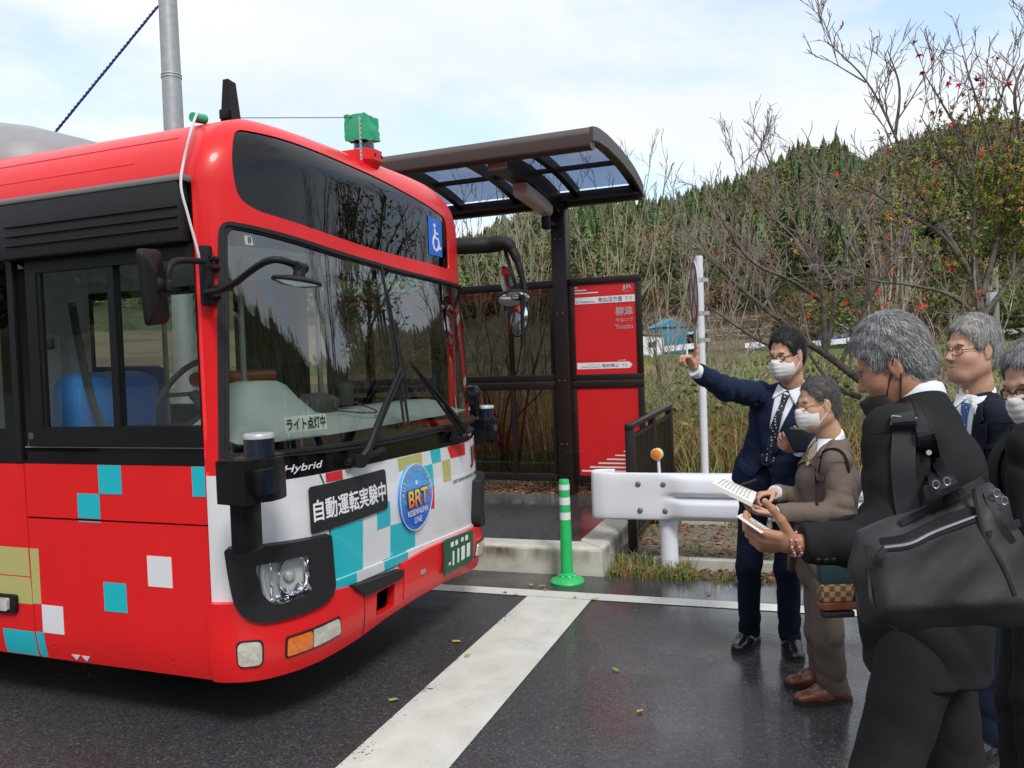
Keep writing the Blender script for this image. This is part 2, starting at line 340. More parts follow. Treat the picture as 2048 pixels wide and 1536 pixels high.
# cracks across the edge line
m_crack = mat('crack', (.16, .155, .14), .9)
# ---- concrete kerb and platform
m_conc = mat('kerb_concrete', (.47, .455, .41), .8, col2=(.36, .345, .30), nscale=3.5, bump=.35, bscale=70)
def kerb_mat():
    m = mat('stained_concrete', (.50, .485, .44), .8, bump=.3, bscale=80); t = m.node_tree; b = t.nodes['Principled BSDF']; A = t.nodes.new
    tcn = A('ShaderNodeTexCoord'); sp = A('ShaderNodeSeparateXYZ'); t.links.new(tcn.outputs['Object'], sp.inputs[0])
    n = A('ShaderNodeTexNoise'); n.inputs['Scale'].default_value = 3.2; n.inputs['Detail'].default_value = 7; n.inputs['Roughness'].default_value = .62
    mp = A('ShaderNodeMapping'); mp.inputs['Scale'].default_value = (1, 1, .45); t.links.new(tcn.outputs['Object'], mp.inputs[0]); t.links.new(mp.outputs[0], n.inputs['Vector'])
    z1 = A('ShaderNodeMapRange'); z1.interpolation_type = 'SMOOTHSTEP'; z1.inputs[1].default_value = .06; z1.inputs[2].default_value = .175; t.links.new(sp.outputs[2], z1.inputs[0])
    z2 = A('ShaderNodeMapRange'); z2.interpolation_type = 'SMOOTHSTEP'; z2.inputs[1].default_value = .205; z2.inputs[2].default_value = .185; t.links.new(sp.outputs[2], z2.inputs[0])
    mu = A('ShaderNodeMath'); mu.operation = 'MULTIPLY'; t.links.new(z1.outputs[0], mu.inputs[0]); t.links.new(z2.outputs[0], mu.inputs[1])
    nr_ = A('ShaderNodeMapRange'); nr_.inputs[1].default_value = .40; nr_.inputs[2].default_value = .62; t.links.new(n.outputs[0], nr_.inputs[0])
    mu2 = A('ShaderNodeMath'); mu2.operation = 'MULTIPLY'; t.links.new(mu.outputs[0], mu2.inputs[0]); t.links.new(nr_.outputs[0], mu2.inputs[1])
    mx = A('ShaderNodeMix'); mx.data_type = 'RGBA'; mx.inputs[6].default_value = (.50, .485, .43, 1); mx.inputs[7].default_value = (.105, .085, .04, 1); t.links.new(mu2.outputs[0], mx.inputs[0])
    n3 = A('ShaderNodeTexNoise'); n3.inputs['Scale'].default_value = 9; n3.inputs['Detail'].default_value = 6; t.links.new(tcn.outputs['Object'], n3.inputs['Vector'])
    m2 = A('ShaderNodeMix'); m2.data_type = 'RGBA'; m2.blend_type = 'OVERLAY'; m2.inputs[0].default_value = .35; t.links.new(mx.outputs[2], m2.inputs[6]); t.links.new(n3.outputs[0], m2.inputs[7]); t.links.new(m2.outputs[2], b.inputs['Base Color'])
    return m
m_kerb = kerb_mat()
KZ = .215
def kerbrun(mb, A, B, inward, wdt, miterA=0, miterB=0):
    "kerb block from A to B (outer bottom line); inward = direction to the platform"
    d = (B-A).normalized(); prof = [(0, -.05), (.012, KZ-.03), (.022, KZ-.012), (.045, KZ), (wdt, KZ+.003), (wdt, -.05)]
    vs = []
    for P, mi_ in ((A, miterA), (B, miterB)):
        for q, z in prof: vs.append(P + inward*q + d*(mi_*q) + Vector((0, 0, z)))
    n = len(prof); mb.add(vs, [(i, i+1, n+i+1, n+i) for i in range(n-1)] + [tuple(range(n))[::-1], tuple(range(n, 2*n))])
kmb = MB()
kx = -1.475; kerbrun(kmb, kn(-14, 6.155), kn(-4.21, 6.155), KN, .20); kerbrun(kmb, kn(-4.2, 6.155), kn(-2.62, 6.155), KN, .20); kerbrun(kmb, kn(-2.612, 6.155), kn(kx, 6.155), KN, .20, 0, -1)
kerbrun(kmb, kn(kx, 6.163), kn(kx, 8.6), -KD, .24, 1, 0)
kmb.build('kerb', m_kerb, kind='structure', autosmooth=30)
pm = MB(); pm.prism([tuple(kn(-14, 6.34)[:2]), tuple(kn(kx-.22, 6.34)[:2]), tuple(kn(kx-.22, 8.55)[:2]), tuple(kn(-14, 8.55)[:2])], -.05, KZ-.006)
pm.build('platform', m_plat, kind='structure')
m_litter = mat('leaf_litter', (.22, .14, .06), .95, col2=(.10, .085, .045), nscale=22, bump=1, bscale=40, spec=.1)
lit = MB(); lit.prism([tuple(kn(-14, 8.56)[:2]), tuple(kn(kx+.05, 8.56)[:2]), tuple(kn(kx+.05, 9.6)[:2]), tuple(kn(-14, 9.6)[:2])], -.05, .2); lit.build('verge', m_litter, kind='structure')
m_gravel = mat('gravel', (.23, .2, .17), .95, col2=(.10, .075, .05), nscale=26, bump=1, bscale=45, spec=.15)
gv = MB(); gv.prism([tuple(kn(kx+.02, 6.55)[:2]), tuple(kn(7, 6.55)[:2]), tuple(kn(7, 8.6)[:2]), tuple(kn(kx+.02, 8.6)[:2])], -.05, .075); gv.build('gravel_bed', m_gravel, kind='structure')
lk = MB(); lk.prism([tuple(kn(-1.15, 6.43)[:2]), tuple(kn(7, 6.43)[:2]), tuple(kn(7, 6.53)[:2]), tuple(kn(-1.15, 6.53)[:2])], -.05, .09); lk.build('low_kerb', m_conc, kind='structure')

# ---- forest on the hills
def conifer(rs_, h, r):
    T = []; col = []; nt_ = 13
    for i in range(nt_):
        z0 = h*(.12+.8*i/nt_); z1 = z0+h*.19*(1-i/nt_*.4); R0 = r*(1-i/nt_)**.8*rs_.uniform(.85, 1.1); k = 12
        for j in range(k):
            a = 2*PI*(j+rs_.rand()*.7)/k; q = R0*rs_.uniform(.7, 1.15); wv = .24
            T += [(0, 0, min(z1, h)), (q*math.cos(a-wv), q*math.sin(a-wv), z0-h*.03*rs_.rand()), (q*math.cos(a+wv), q*math.sin(a+wv), z0+h*.03*rs_.rand())]
            c = rs_.uniform(.7, 1.3); col += [c*.75, c, c]
    T += [(0, 0, h*1.06), (-.07*r, 0, h*.8), (.07*r, 0, h*.8)]; col += [1, 1, 1]
    return np.array(T), np.array(col)
def broadleaf(rs_, h, r, k=250):
    T = []; col = []
    cl = [(rs_.normal(0, .38, 3), rs_.uniform(.3, .55)) for _ in range(7)]
    for i in range(k):
        c, s = cl[rs_.randint(7)]; d = rs_.normal(size=3); d /= np.linalg.norm(d); p = c+d*s*rs_.uniform(.7, 1.05)
        P = np.array([p[0]*r, p[1]*r, h*.58+p[2]*h*.42]); a, b = rs_.normal(size=3), rs_.normal(size=3); a /= np.linalg.norm(a); b /= np.linalg.norm(b); q = r*.115
        T += [P+a*q, P-a*q*.6+b*q*.6, P-b*q]; cc = rs_.uniform(.65, 1.35); col += [cc]*3
    return np.array(T), np.array(col)
rs_ = np.random.RandomState(3)
TPL = [conifer(rs_, 1, .21) for _ in range(8)]; TPB = [broadleaf(rs_, 1, .42) for _ in range(8)]
def forest(name, n, azr, rr, kind_fn, size, label, **kw):
    V = []; Cc = []
    az = rs_.uniform(*azr, n); r = np.sqrt(rs_.uniform(rr[0]**2, rr[1]**2, n)); x = r*np.sin(az); y = r*np.cos(az); z = ground_h(x, y)
    for i in range(n):
        con, base = kind_fn(az[i], r[i], x[i], y[i])
        T, c = (TPL if con else TPB)[rs_.randint(8)]; h = size*rs_.uniform(.7, 1.25)*(1 if con else .72); q = rs_.rand()*6.28; cs, sn = math.cos(q), math.sin(q)
        wv = h*rs_.uniform(.9, 1.25); P = np.c_[(T[:, 0]*cs-T[:, 1]*sn)*wv+x[i], (T[:, 0]*sn+T[:, 1]*cs)*wv+y[i], T[:, 2]*h+z[i]-.06*h]
        V.append(P); Cc.append(c[:, None]*np.array(base)*rs_.uniform(.7, 1.35))
    V = np.concatenate(V); Cc = np.concatenate(Cc)
    return mesh_np(name, V, np.arange(len(V)).reshape(-1, 3), m_fol, tint=np.clip(Cc, 0, .5), kind='stuff', label=label, category='forest', **kw)
m_fol = mat('far_foliage', (.05, .08, .03), .9, spec=.15, vcol=True)
def wood_kind(az, r, x, y):
    px = 1024+1680*math.tan(az) if abs(az) < 1.3 else 3000
    f = fbm(np.array(x), np.array(y), 26, 9)
    if px > 1740: con = rs_.rand() < .22; base = [(.145, .13, .075), (.115, .13, .06), (.175, .14, .08), (.13, .14, .06)][rs_.randint(4)]
    else:
        con = rs_.rand() < (.68 if f < .25 else .2); base = [(.078, .122, .050), (.095, .140, .056), (.108, .142, .058)][rs_.randint(3)] if con else [(.15, .165, .065), (.19, .145, .065), (.135, .155, .06)][rs_.randint(3)]
    if r < 150 and rs_.rand() < .35: con = False; base = [(.10, .075, .035), (.09, .09, .03), (.05, .07, .025)][rs_.randint(3)]
    return con, base
forest('forest', 8500, (math.radians(-16), math.radians(66)), (118, 352), wood_kind, 8.0, 'mixed cedar and autumn woodland covering the hill behind the shelter')
forest('forest', 1500, (math.radians(66), math.radians(344)), (118, 340), wood_kind, 7.5, 'woodland on the hills around the valley')
# ================================================================ the bus
def fit_S(P, off=0.0): return bus_S(P[:, 0], P[:, 1], off)
def patch(name, poly, off, thick, m, parent, holes=(), S=None, rough_step=.05, uvz=False, **k):
    "a panel drawn in (t, z), laid on the bus skin at an offset, with real thickness"
    polys = poly if isinstance(poly[0][0], (tuple, list)) else [poly]
    S = S or bus_S; bm = bmesh.new()
    for p in polys:
        loops = [[Vector((q[0], q[1], 0)) for q in p]] + [[Vector((q[0], q[1], 0)) for q in h] for h in (holes if len(polys) == 1 else ())]
        flat = [bm.verts.new(q) for lp in loops for q in lp]
        for tri in tessellate_polygon(loops):
            a, b, c = [flat[i] for i in tri]
            if ((b.co-a.co).cross(c.co-a.co)).length < 1e-9: continue
            try: bm.faces.new((a, b, c) if (b.co-a.co).cross(c.co-a.co).z > 0 else (a, c, b))
            except ValueError: pass
    ts = [v.co.x for v in bm.verts]; zs = [v.co.y for v in bm.verts]; t0, t1, z0, z1 = min(ts), max(ts), min(zs), max(zs)
    lines = [q for q in list(np.arange(-9, -.01, .6)) + [-.004, .02, .04, .06, .08, .1, .125, .15, .18, .21, .25] + list(np.arange(.3, BTQ-.26, rough_step)) + [BTQ-q for q in (.25, .21, .18, .15, .125, .1, .08, .06, .04, .02, -.004)] + list(np.arange(BTQ+.6, BTQ+9, .6)) if t0+1e-4 < q < t1-1e-4]
    for q in lines: bmesh.ops.bisect_plane(bm, geom=bm.verts[:]+bm.edges[:]+bm.faces[:], plane_co=(q, 0, 0), plane_no=(1, 0, 0))
    zl = [q for q in list(np.arange(.25, .46, .035)) + list(np.arange(.5, 1.3, .035)) + list(np.arange(1.3, 2.46, .1)) + list(np.arange(2.5, 2.94, .022)) if z0+1e-4 < q < z1-1e-4]
    for q in zl: bmesh.ops.bisect_plane(bm, geom=bm.verts[:]+bm.edges[:]+bm.faces[:], plane_co=(0, q, 0), plane_no=(0, 1, 0))
    bm.verts.index_update()
    A = np.array([v.co[:2] for v in bm.verts]); F1 = [[v.index for v in f.verts] for f in bm.faces]
    be = [(e.verts[0].index, e.verts[1].index, e.link_faces[0]) for e in bm.edges if len(e.link_faces) == 1]
    rim = []
    for a, b, f in be:
        lv = [l.vert.index for l in f.loops]; i = lv.index(a)
        rim.append((a, b) if lv[(i+1) % len(lv)] == b else (b, a))
    bm.free()
    P = S(A[:, 0], A[:, 1], off); e = 2e-3
    n = np.cross(S(A[:, 0]+e, A[:, 1], off)-S(A[:, 0]-e, A[:, 1], off), S(A[:, 0], A[:, 1]+e, off)-S(A[:, 0], A[:, 1]-e, off)); n /= np.maximum(np.linalg.norm(n, axis=1, keepdims=True), 1e-9)
    V = [tuple(p) for p in P]; Fs = [tuple(f) for f in F1]; top = len(Fs)
    if thick:
        Q = S(A[:, 0], A[:, 1], off-thick)
        for a, b in rim:
            i = len(V); V += [tuple(P[a]), tuple(P[b]), tuple(Q[b]), tuple(Q[a])]; Fs.append((i+1, i, i+3, i+2))
    me = bpy.data.meshes.new(name); me.from_pydata(V, [], Fs); me.materials.append(m); me.update()
    ln = []
    for p in me.polygons:
        for li in p.loop_indices:
            vi = me.loops[li].vertex_index; ln.append(tuple(n[vi]) if p.index < top else tuple(p.normal))
    me.polygons.foreach_set('use_smooth', [True]*len(me.polygons)); me.normals_split_custom_set(ln)
    o = bpy.data.objects.new(name, me); link(o, parent); return tag(o, **k)
def skin_text(name, body, t0, z0, w, h, off, m, parent, lean=0.0, rise=0.0, **k):
    V, Fc = fit_text(body, w, h, **k); A = np.array(V)
    P = bus_S(t0+A[:, 0]+lean*A[:, 1], z0+A[:, 1]+rise*A[:, 0], off+A[:, 2])
    me = bpy.data.meshes.new(name); me.from_pydata([tuple(p) for p in P], [], Fc); me.materials.append(m); me.update()
    o = bpy.data.objects.new(name, me); link(o, parent); return o
BW=2.5
_th=np.linspace(0,np.pi,4001)
def _curve(th,W,D):
    c=np.cos(th);s=np.clip(np.sin(th),0,1)
    return W/2*(1-np.sign(c)*np.abs(c)**0.4), -D*s**1.176
_x,_y=_curve(_th,BW,.33)
_t=np.concatenate([[0],np.cumsum(np.hypot(np.diff(_x),np.diff(_y)))])
TQ=_t[-1]
_xn=_x/BW;_yn=_y/.33;_sn=np.clip(np.sin(_th),0,1)**.5
_ZD=[0.2,.28,.42,.6,.75,.9,1.25,1.7,2.25,2.65,2.95]
_DD=[.27,.30,.345,.345,.352,.362,.345,.305,.252,.244,.235]
_zf=np.linspace(-.2,3.3,1401);_k=np.exp(-.5*(np.arange(-60,61)*.0025/.055)**2);_df=np.convolve(np.interp(_zf,_ZD,_DD),_k/_k.sum(),'same');_df[:70]=_DD[0];_df[-70:]=_DD[-1]
def bus_S(t,z,off=0.0):
    "t: metres round the outline (negative: near side going back), z: height -> bus-local xyz"
    t=np.asarray(t,float);z=np.asarray(z,float)
    D=np.interp(z,_zf,_df)
    a,b,z0=.46,.37,2.50
    q=np.clip((z-z0)/b,0,.9999)
    d=np.where(z>z0,a*(1-np.sqrt(1-q*q)),0)
    q=np.clip((z-2.62)/.25,0,.9999)
    D=D-np.where(z>2.62,.25*(1-np.sqrt(1-q*q)),0)
    q2=np.clip((.45-z)/.2,0,1); d=d+.03*q2*q2
    d=d-off
    W=BW-2*d
    x=np.interp(t,_t,_xn)*W;y=np.interp(t,_t,_yn)*D-off*np.interp(t,_t,_sn)
    x=x+d
    y=y+np.where(t<0,-t,0)+np.where(t>TQ,t-TQ,0)
    return np.stack([x,y,z+0*x],-1)

BTQ = TQ
BA = math.radians(68.2)
bus = empty('transit_bus', (-1.367, 3.703, 0), BA, label='red and white city bus with cyan and olive squares and a large front window', cat='bus')
BO = np.array([-1.367, 3.703, 0]); Bu = np.array([math.cos(BA), math.sin(BA), 0]); Bv = np.array([-math.sin(BA), math.cos(BA), 0])
def BP(px, py, axis, val):
    "survey helper: bus-local point seen at a photo pixel on the local plane axis = val"
    d = _f + _R*(px-1024)/FPX - _U*(py-768)/FPX; c = CAM-BO
    o_ = np.array([c@Bu, c@Bv, c[2]]); D_ = np.array([d@Bu, d@Bv, d[2]]); i = 'xyz'.index(axis)
    return Vector(o_ + D_*((val-o_[i])/D_[i]))
m_red = mat('red_paint', (.74, .016, .018), .34, coat=.18, col2=(.69, .014, .017), nscale=2.2, spec=.25)
m_redb = mat('red_bumper_paint', (.72, .016, .018), .34, coat=.2, col2=(.66, .014, .017), nscale=3, spec=.25)
m_white = mat('white_paint', (.74, .74, .755), .3, coat=.7, col2=(.66, .66, .68), nscale=2.5)
m_cyan = mat('cyan_film', (.012, .46, .53), .35, coat=.4); m_olive = mat('olive_film', (.46, .43, .155), .38, coat=.3); m_wfilm = mat('white_film', (.72, .72, .745), .35, coat=.3)
m_rfilm = mat('red_film', (.62, .018, .022), .35, coat=.4); m_seam = mat('panel_gap', (.01, .01, .012), .9)
m_gloss = mat('gloss_black', (.006, .006, .007), .10, coat=.0, spec=.4); m_blk = mat('black_plastic', (.010, .010, .011), .55, spec=.25, bump=.06, bscale=300)
m_rub = mat('rubber', (.020, .018, .020), .55, spec=.25); m_frame = mat('window_frame', (.009, .009, .010), .42, spec=.25); m_bezel = mat('bezel_plastic', (.018, .018, .019), .55, spec=.25, bump=.08, bscale=350)
m_box = mat('visor_black', (.020, .020, .022), .52, spec=.25, col2=(.015, .015, .016), nscale=30, aniso=(1, .3, 6), bump=.1, bscale=120); m_grey = mat('warm_grey_trim', (.19, .17, .17), .5)
m_wtext = mat('white_lettering', (.74, .74, .76), .5); m_btext = mat('black_lettering', (.012, .012, .014), .5); m_maroon = mat('maroon_lettering', (.06, .012, .016), .4)
m_glass = glass('windshield_glass', (.82, .89, .86), .165); m_side = glass('side_window_glass', (.80, .88, .85), .13); m_dispg = glass('display_glass', (.10, .11, .105), .045)
m_sens = mat('sensor_black', (.008, .008, .009), .28, spec=.25); m_chrome = mat('reflector', (.90, .91, .93), .10, metal=1); m_lampb = mat('lamp_backing', (.16, .165, .17), .2, metal=.8, bump=.35, bscale=45); m_bowl = mat('faceted_reflector', (.92, .93, .95), .22, metal=.75, bump=.8, bscale=40); m_lens = glass('clear_lens', (.93, .94, .95), .05)
m_amber = mat('amber_lens', (.80, .20, .012), .18, coat=.6, col2=(.62, .12, .008), nscale=45, bump=.35, bscale=130); m_clr = mat('frosted_lens', (.60, .585, .52), .22, coat=.5, col2=(.42, .405, .34), nscale=28, bump=.35, bscale=110)
m_dash = mat('dashboard', (.33, .36, .35), .7, bump=.1, bscale=200); m_dashd = mat('dark_dashboard', (.05, .055, .055), .6); m_int = mat('cabin_lining', (.74, .77, .74), .8); m_intd = mat('cabin_dark', (.045, .047, .05), .8)
m_blue = mat('seat_cover_blue', (.04, .26, .75), .8, bump=.3, bscale=30, sheen=.3); m_navyseat = mat('seat_blue', (.05, .09, .22), .85); m_orange = mat('orange_rail', (.62, .10, .02), .4); m_pole = mat('steel_pole', (.6, .61, .6), .25, metal=.8)
m_tyre = mat('tyre', (.018, .018, .018), .8, bump=.2, bscale=60); m_dk = mat('underbody', (.012, .012, .012), .9)
m_green = mat('green_tape', (.03, .42, .20), .55, bump=.3, bscale=25); m_lid = mat('lidar_blue', (.008, .025, .07), .1, coat=.7); m_lidd = mat('lidar_dark', (.008, .015, .03), .1, coat=.8); m_alu = mat('brushed_metal', (.55, .56, .57), .35, metal=.7)

WSo = rpoly([(.062, 1.263), (.33, 1.273), (.71, 1.255), (1.15, 1.246), (1.9, 1.25), (TQ-.062, 1.263), (TQ-.096, 1.913), (TQ-.129, 2.19), (2.22, 2.187), (1.5, 2.212), (.845, 2.255), (.135, 2.333), (.096, 1.913)], [.01, .2, .2, .2, .2, .01, .2, .06, .2, .2, .2, .07, .2])
WSi = rpoly([(.105, 1.301), (.25, 1.301), (1.12, 1.284), (2.27, 1.281), (TQ-.105, 1.301), (TQ-.149, 1.912), (TQ-.175, 2.163), (2.2, 2.163), (1.5, 2.186), (.838, 2.226), (.175, 2.299), (.149, 1.912)], [.02, .2, .2, .2, .02, .2, .05, .2, .2, .2, .05, .2])
DSP = rpoly([(.165, 2.765), (.464, 2.762), (.909, 2.742), (1.387, 2.714), (1.926, 2.648), (2.185, 2.605), (2.215, 2.50), (2.20, 2.272), (1.839, 2.285), (1.201, 2.301), (.709, 2.339), (.33, 2.384), (.235, 2.43), (.205, 2.6)], [.04, .2, .2, .2, .2, .05, .1, .04, .2, .2, .2, .09, .09, .1])
up = [(-9, 2.515), (-.004, 2.515), (-.004, 1.207), (.062, 1.207)] + WSo[::-1][0:0]
# upper body: pillars, header and roof edge in one skin
wl = rpoly([(.062, 1.207), (.062, 1.263), (.096, 1.913), (.135, 2.333), (.845, 2.255), (1.5, 2.212), (2.22, 2.187), (TQ-.129, 2.19), (TQ-.096, 1.913), (TQ-.062, 1.263), (TQ-.062, 1.207)], [0, 0, .2, .07, .2, .2, .2, .06, .2, 0, 0])
upper = [(-9, 2.515), (-.004, 2.515), (-.004, 1.207)] + wl + [(TQ+.004, 1.207), (TQ+.004, 2.515), (TQ+9, 2.515), (TQ+9, 2.869), (-9, 2.869)]
patch('body', upper, 0, .03, m_red, bus, holes=[DSP])
capP = bus_S(np.r_[np.linspace(-9, 0, 3)[:-1], np.linspace(0, TQ, 60), np.linspace(TQ, TQ+9, 3)[1:]], 2.8685)
MB().add([tuple(p) for p in capP], [tuple(range(len(capP)))]).build('roof', m_red, bus)
# side lower panels (driver side) with real shut lines, the wheel arch cut out
g = .004
patch('side_panel', [(-1.121, .987), (-.006, .989), (-.006, 1.248), (-1.125, 1.248)], 0, .02, m_red, bus)
patch('side_panel', [(-1.106, .281), (-.010, .281), (-.007, .980), (-1.121, .977)], 0, .02, m_red, bus)
arch = [(-2.45+.56*math.cos(a), .28+.10*math.sin(a)+.56*math.sin(a)) for a in np.linspace(PI, 0, 15)]
patch('side_panel', [(-9, .281)] + arch + [(-1.114, .281), (-1.129, .985), (-1.133, 1.246), (-9, 1.246)], .001, .02, m_red, bus)
patch('panel_backing', [(-1.8, .3), (.05, .3), (.05, 1.25), (-1.8, 1.25)], -.014, 0, m_seam, bus)
patch('side_crease', [(-9, 2.715), (-.16, 2.735), (-.16, 2.741), (-9, 2.721)], .003, .004, m_redb, bus)
patch('side_crease', [(-9, 2.60), (-.35, 2.625), (-.35, 2.629), (-9, 2.604)], .002, .003, m_redb, bus)
def decal(poly, m, off=.0022): patch('colour_square', poly, off, .002, m, bus)
for p, m in [([(-.640, 1.1115), (-.4975, 1.1115), (-.4975, 1.248), (-.640, 1.248)], m_cyan), ([(-.781, .992), (-.640, .992), (-.640, 1.110), (-.781, 1.110)], m_cyan), ([(-.781, .973), (-.640, .973), (-.640, .978), (-.781, .978)], m_cyan),
             ([(-.0795, 1.114), (-.007, 1.114), (-.007, 1.248), (-.0795, 1.248)], m_cyan), ([(-1.345, .688), (-1.127, .688), (-1.130, .829), (-1.345, .829)], m_olive), ([(-1.345, .549), (-1.118, .549), (-1.124, .682), (-1.345, .682)], m_olive), ([(-1.114, .554), (-1.060, .554), (-1.060, .829), (-1.119, .829)], m_olive),
             ([(-.365, .691), (-.2215, .691), (-.2215, .833), (-.365, .833)], m_wfilm), ([(-.6425, .554), (-.501, .554), (-.501, .693), (-.6425, .693)], m_cyan), ([(-1.057, .415), (-.9155, .415), (-.9155, .5535), (-1.057, .5535)], m_wfilm),
             ([(-1.34, .285), (-1.118, .285), (-1.120, .412), (-1.34, .412)], m_cyan), ([(-1.103, .285), (-1.056, .285), (-1.056, .4145), (-1.108, .4145)], m_cyan)]: decal(p, m)
# driver side black band: pillar, sash and gloss filler, opening for the sliding window
patch('window_band', [(-9, 1.2475), (-.004, 1.2495), (-.004, 2.515), (-9, 2.515)], -.004, .02, m_gloss, bus, holes=[rect(-1.00, 1.40, -.008, 2.20), rect(-4.4, 1.42, -1.25, 2.36), rect(-8.4, 1.42, -4.6, 2.36)])
sw = patch('driver_window', rect(-1.045, 1.345, -.005, 2.235), .006, .012, m_frame, bus, holes=[rect(-.975, 1.427, -.010, 2.172)])
patch('sash', rect(-.995, 1.405, -.485, 2.19), .001, .02, m_frame, sw, holes=[rect(-.952, 1.427, -.525, 2.168)])
patch('sash', rect(-.522, 1.405, -.006, 2.19), -.014, .02, m_frame, sw, holes=[rect(-.478, 1.43, -.022, 2.172)])
patch('pane', rect(-.952, 1.427, -.525, 2.168), -.008, 0, m_side, sw); patch('pane', rect(-.478, 1.43, -.022, 2.172), -.020, 0, m_side, sw)
patch('sill_strip', rect(-1.11, 1.328, -.006, 1.332), .003, .004, m_alu, sw)
patch('sill', rect(-1.06, 1.336, -.006, 1.37), .02, .02, m_frame, sw)
patch('side_window', rect(-8.6, 1.40, -1.17, 2.42), .0, 0, glass('rear_side_glass', (.30, .33, .32), .07), bus); patch('pillar_trim', rect(-1.165, 1.26, -1.125, 2.5), .012, .014, m_blk, bus)
latch = MB(); latch.box((.0, .905, 1.83), (.02, .03, .06), bev=.006); latch.build('latch', m_blk, sw)
# protruding black visor box with a warm grey lid
vb = MB(); vb.box((-.030, .575, 2.372), (.066, 1.105, .272), bev=.014); vb.box((-.068, .56, 2.30), (.012, 1.06, .006)); vb.box((-.068, .56, 2.345), (.010, 1.06, .005)); vb.box((-.068, .56, 2.39), (.010, 1.06, .005)); vis = vb.build('window_visor', m_box, bus)
MB().box((-.022, .57, 2.512), (.095, 1.14, .03), bev=.010).build('lid', m_grey, vis)
MB().box((-.034, 1.128, 2.37), (.05, .03, .27), bev=.008).build('end_cap', m_box, vis)
# front fascia
FB = [(TQ, .62), (TQ, 1.207), (TQ-.06, 1.207), (TQ-.1, 1.165), (2.1, 1.144), (1.2, 1.157), (.53, 1.164), (.32, 1.163), (.10, 1.165), (.058, 1.206), (0, 1.207), (-.002, .60), (1.2, .50), (TQ, .52)]
fas = patch('front_fascia', FB[1:], .001, .02, m_white, bus)
patch('scuttle', rpoly([(.05, 1.168), (.32, 1.1645), (.53, 1.1655), (1.2, 1.1585), (2.1, 1.1455), (TQ-.06, 1.168), (TQ-.062, 1.275), (1.9, 1.26), (1.15, 1.256), (.71, 1.265), (.33, 1.283), (.062, 1.275)], .01), -.002, .02, m_gloss, bus)
for p, m in [([(.572, 1.121), (.693, 1.117), (.693, 1.162), (.572, 1.163)], m_rfilm), ([(.58, .58), (.832, .57), (.832, .893), (.575, .893)], m_cyan), ([(.967, .812), (1.0995, .81), (1.0995, .943), (.967, .915)], m_cyan),
             ([(1.1025, .64), (1.378, .635), (1.378, .79), (1.1025, .809)], m_cyan), ([(1.025, .575), (1.276, .57), (1.276, .634), (1.025, .640)], m_cyan), ([(1.222, 1.084), (1.4915, 1.082), (1.4915, 1.150), (1.214, 1.153)], m_olive),
             ([(1.6155, 1.074), (1.7305, 1.072), (1.7305, 1.150), (1.600, 1.151)], m_cyan), ([(1.87, 1.073), (2.10, 1.068), (2.104, 1.142), (1.83, 1.147)], m_rfilm), ([(1.741, .945), (1.852, .942), (1.852, 1.0705), (1.741, 1.0725)], m_olive),
             ([(1.477, .9435), (1.6145, .942), (1.6145, 1.0715), (1.477, 1.0735)], m_cyan), ([(1.54, .812), (1.6145, .811), (1.6145, .9405), (1.54, .9415)], m_rfilm)]: patch('colour_square', p, .0035, .003, m, fas)
patch('lid_seam', [(.552, 1.118), (.560, 1.118), (.540, 1.163), (.532, 1.163)], .0042, .003, m_seam, fas); patch('lid_seam', [(.570, .55), (.576, .55), (.576, .91), (.570, .91)], .0045, .003, m_seam, fas)
crs = patch('lower_lip', rpoly([(.582, .592), (2.2, .568), (2.2, .596), (1.54, .619), (.80, .640), (.60, .642)], .006), .012, .012, m_white, fas)
patch('colour_square', [(.590, .5935), (.768, .591), (.768, .6405), (.603, .641)], .0135, .0015, m_cyan, fas); patch('colour_square', [(1.025, .586), (1.276, .581), (1.276, .6265), (1.025, .6325)], .0135, .0015, m_cyan, fas)
skin_text('maroon_logo', 'JR', 2.185, .975, .235, .13, .006, m_maroon, fas, bold=.03); skin_text('company_lettering', 'EAST JAPAN RAILWAY COMPANY', 1.876, .908, .50, .026, .006, m_btext, fas, bold=.012)
skin_text('hybrid_badge', 'Hybrid', .335, 1.185, .222, .042, .004, m_wtext, bus, bold=.02, shear=.25); skin_text('maker_lettering', 'HINO', 2.07, 1.178, .19, .03, .004, m_wtext, bus, bold=.01)
# bumper
BM = rpoly([(.0, .292), (.2, .282), (.45, .280), (.79, .30), (1.0, .33), (1.39, .345), (1.8, .335), (2.3, .285), (TQ, .292), (TQ, .645), (2.6, .645), (2.25, .56), (2.15, .585), (1.477, .600), (1.2, .585), (1.163, .521), (.804, .526), (.79, .532), (.70, .593), (.588, .602), (.5, .60), (.2, .63), (.098, .645), (.0, .645)], [0, .05, .1, .1, .1, .1, .1, .1, 0, 0, .02, .02, .02, .05, .02, .01, .01, .01, .03, .03, .02, .03, .02, 0])
bmp = patch('bumper', BM, .035, .05, m_redb, bus, holes=[rpoly([(.918, .376), (1.093, .372), (1.091, .504), (.915, .499)], .015)])
patch('shut_line', [(.800, .526), (.806, .526), (.825, .30), (.819, .30)], .0365, .002, m_seam, bmp)
patch('step_pad', rpoly([(.70, .596), (.805, .520), (1.156, .517), (1.172, .560)], [.02, .015, .02, .02]), .055, .05, m_bezel, bmp)
MB().prism([(p.x, p.y) for p in [Vector(q) for q in bus_S(np.array([.90, 1.12, 1.12, .90]), .44, -.12)[:, :2][:2]] + [Vector((1.0, -.1)), Vector((.8, -.1))]], .36, .52).build('tow_recess', m_dk, bmp)
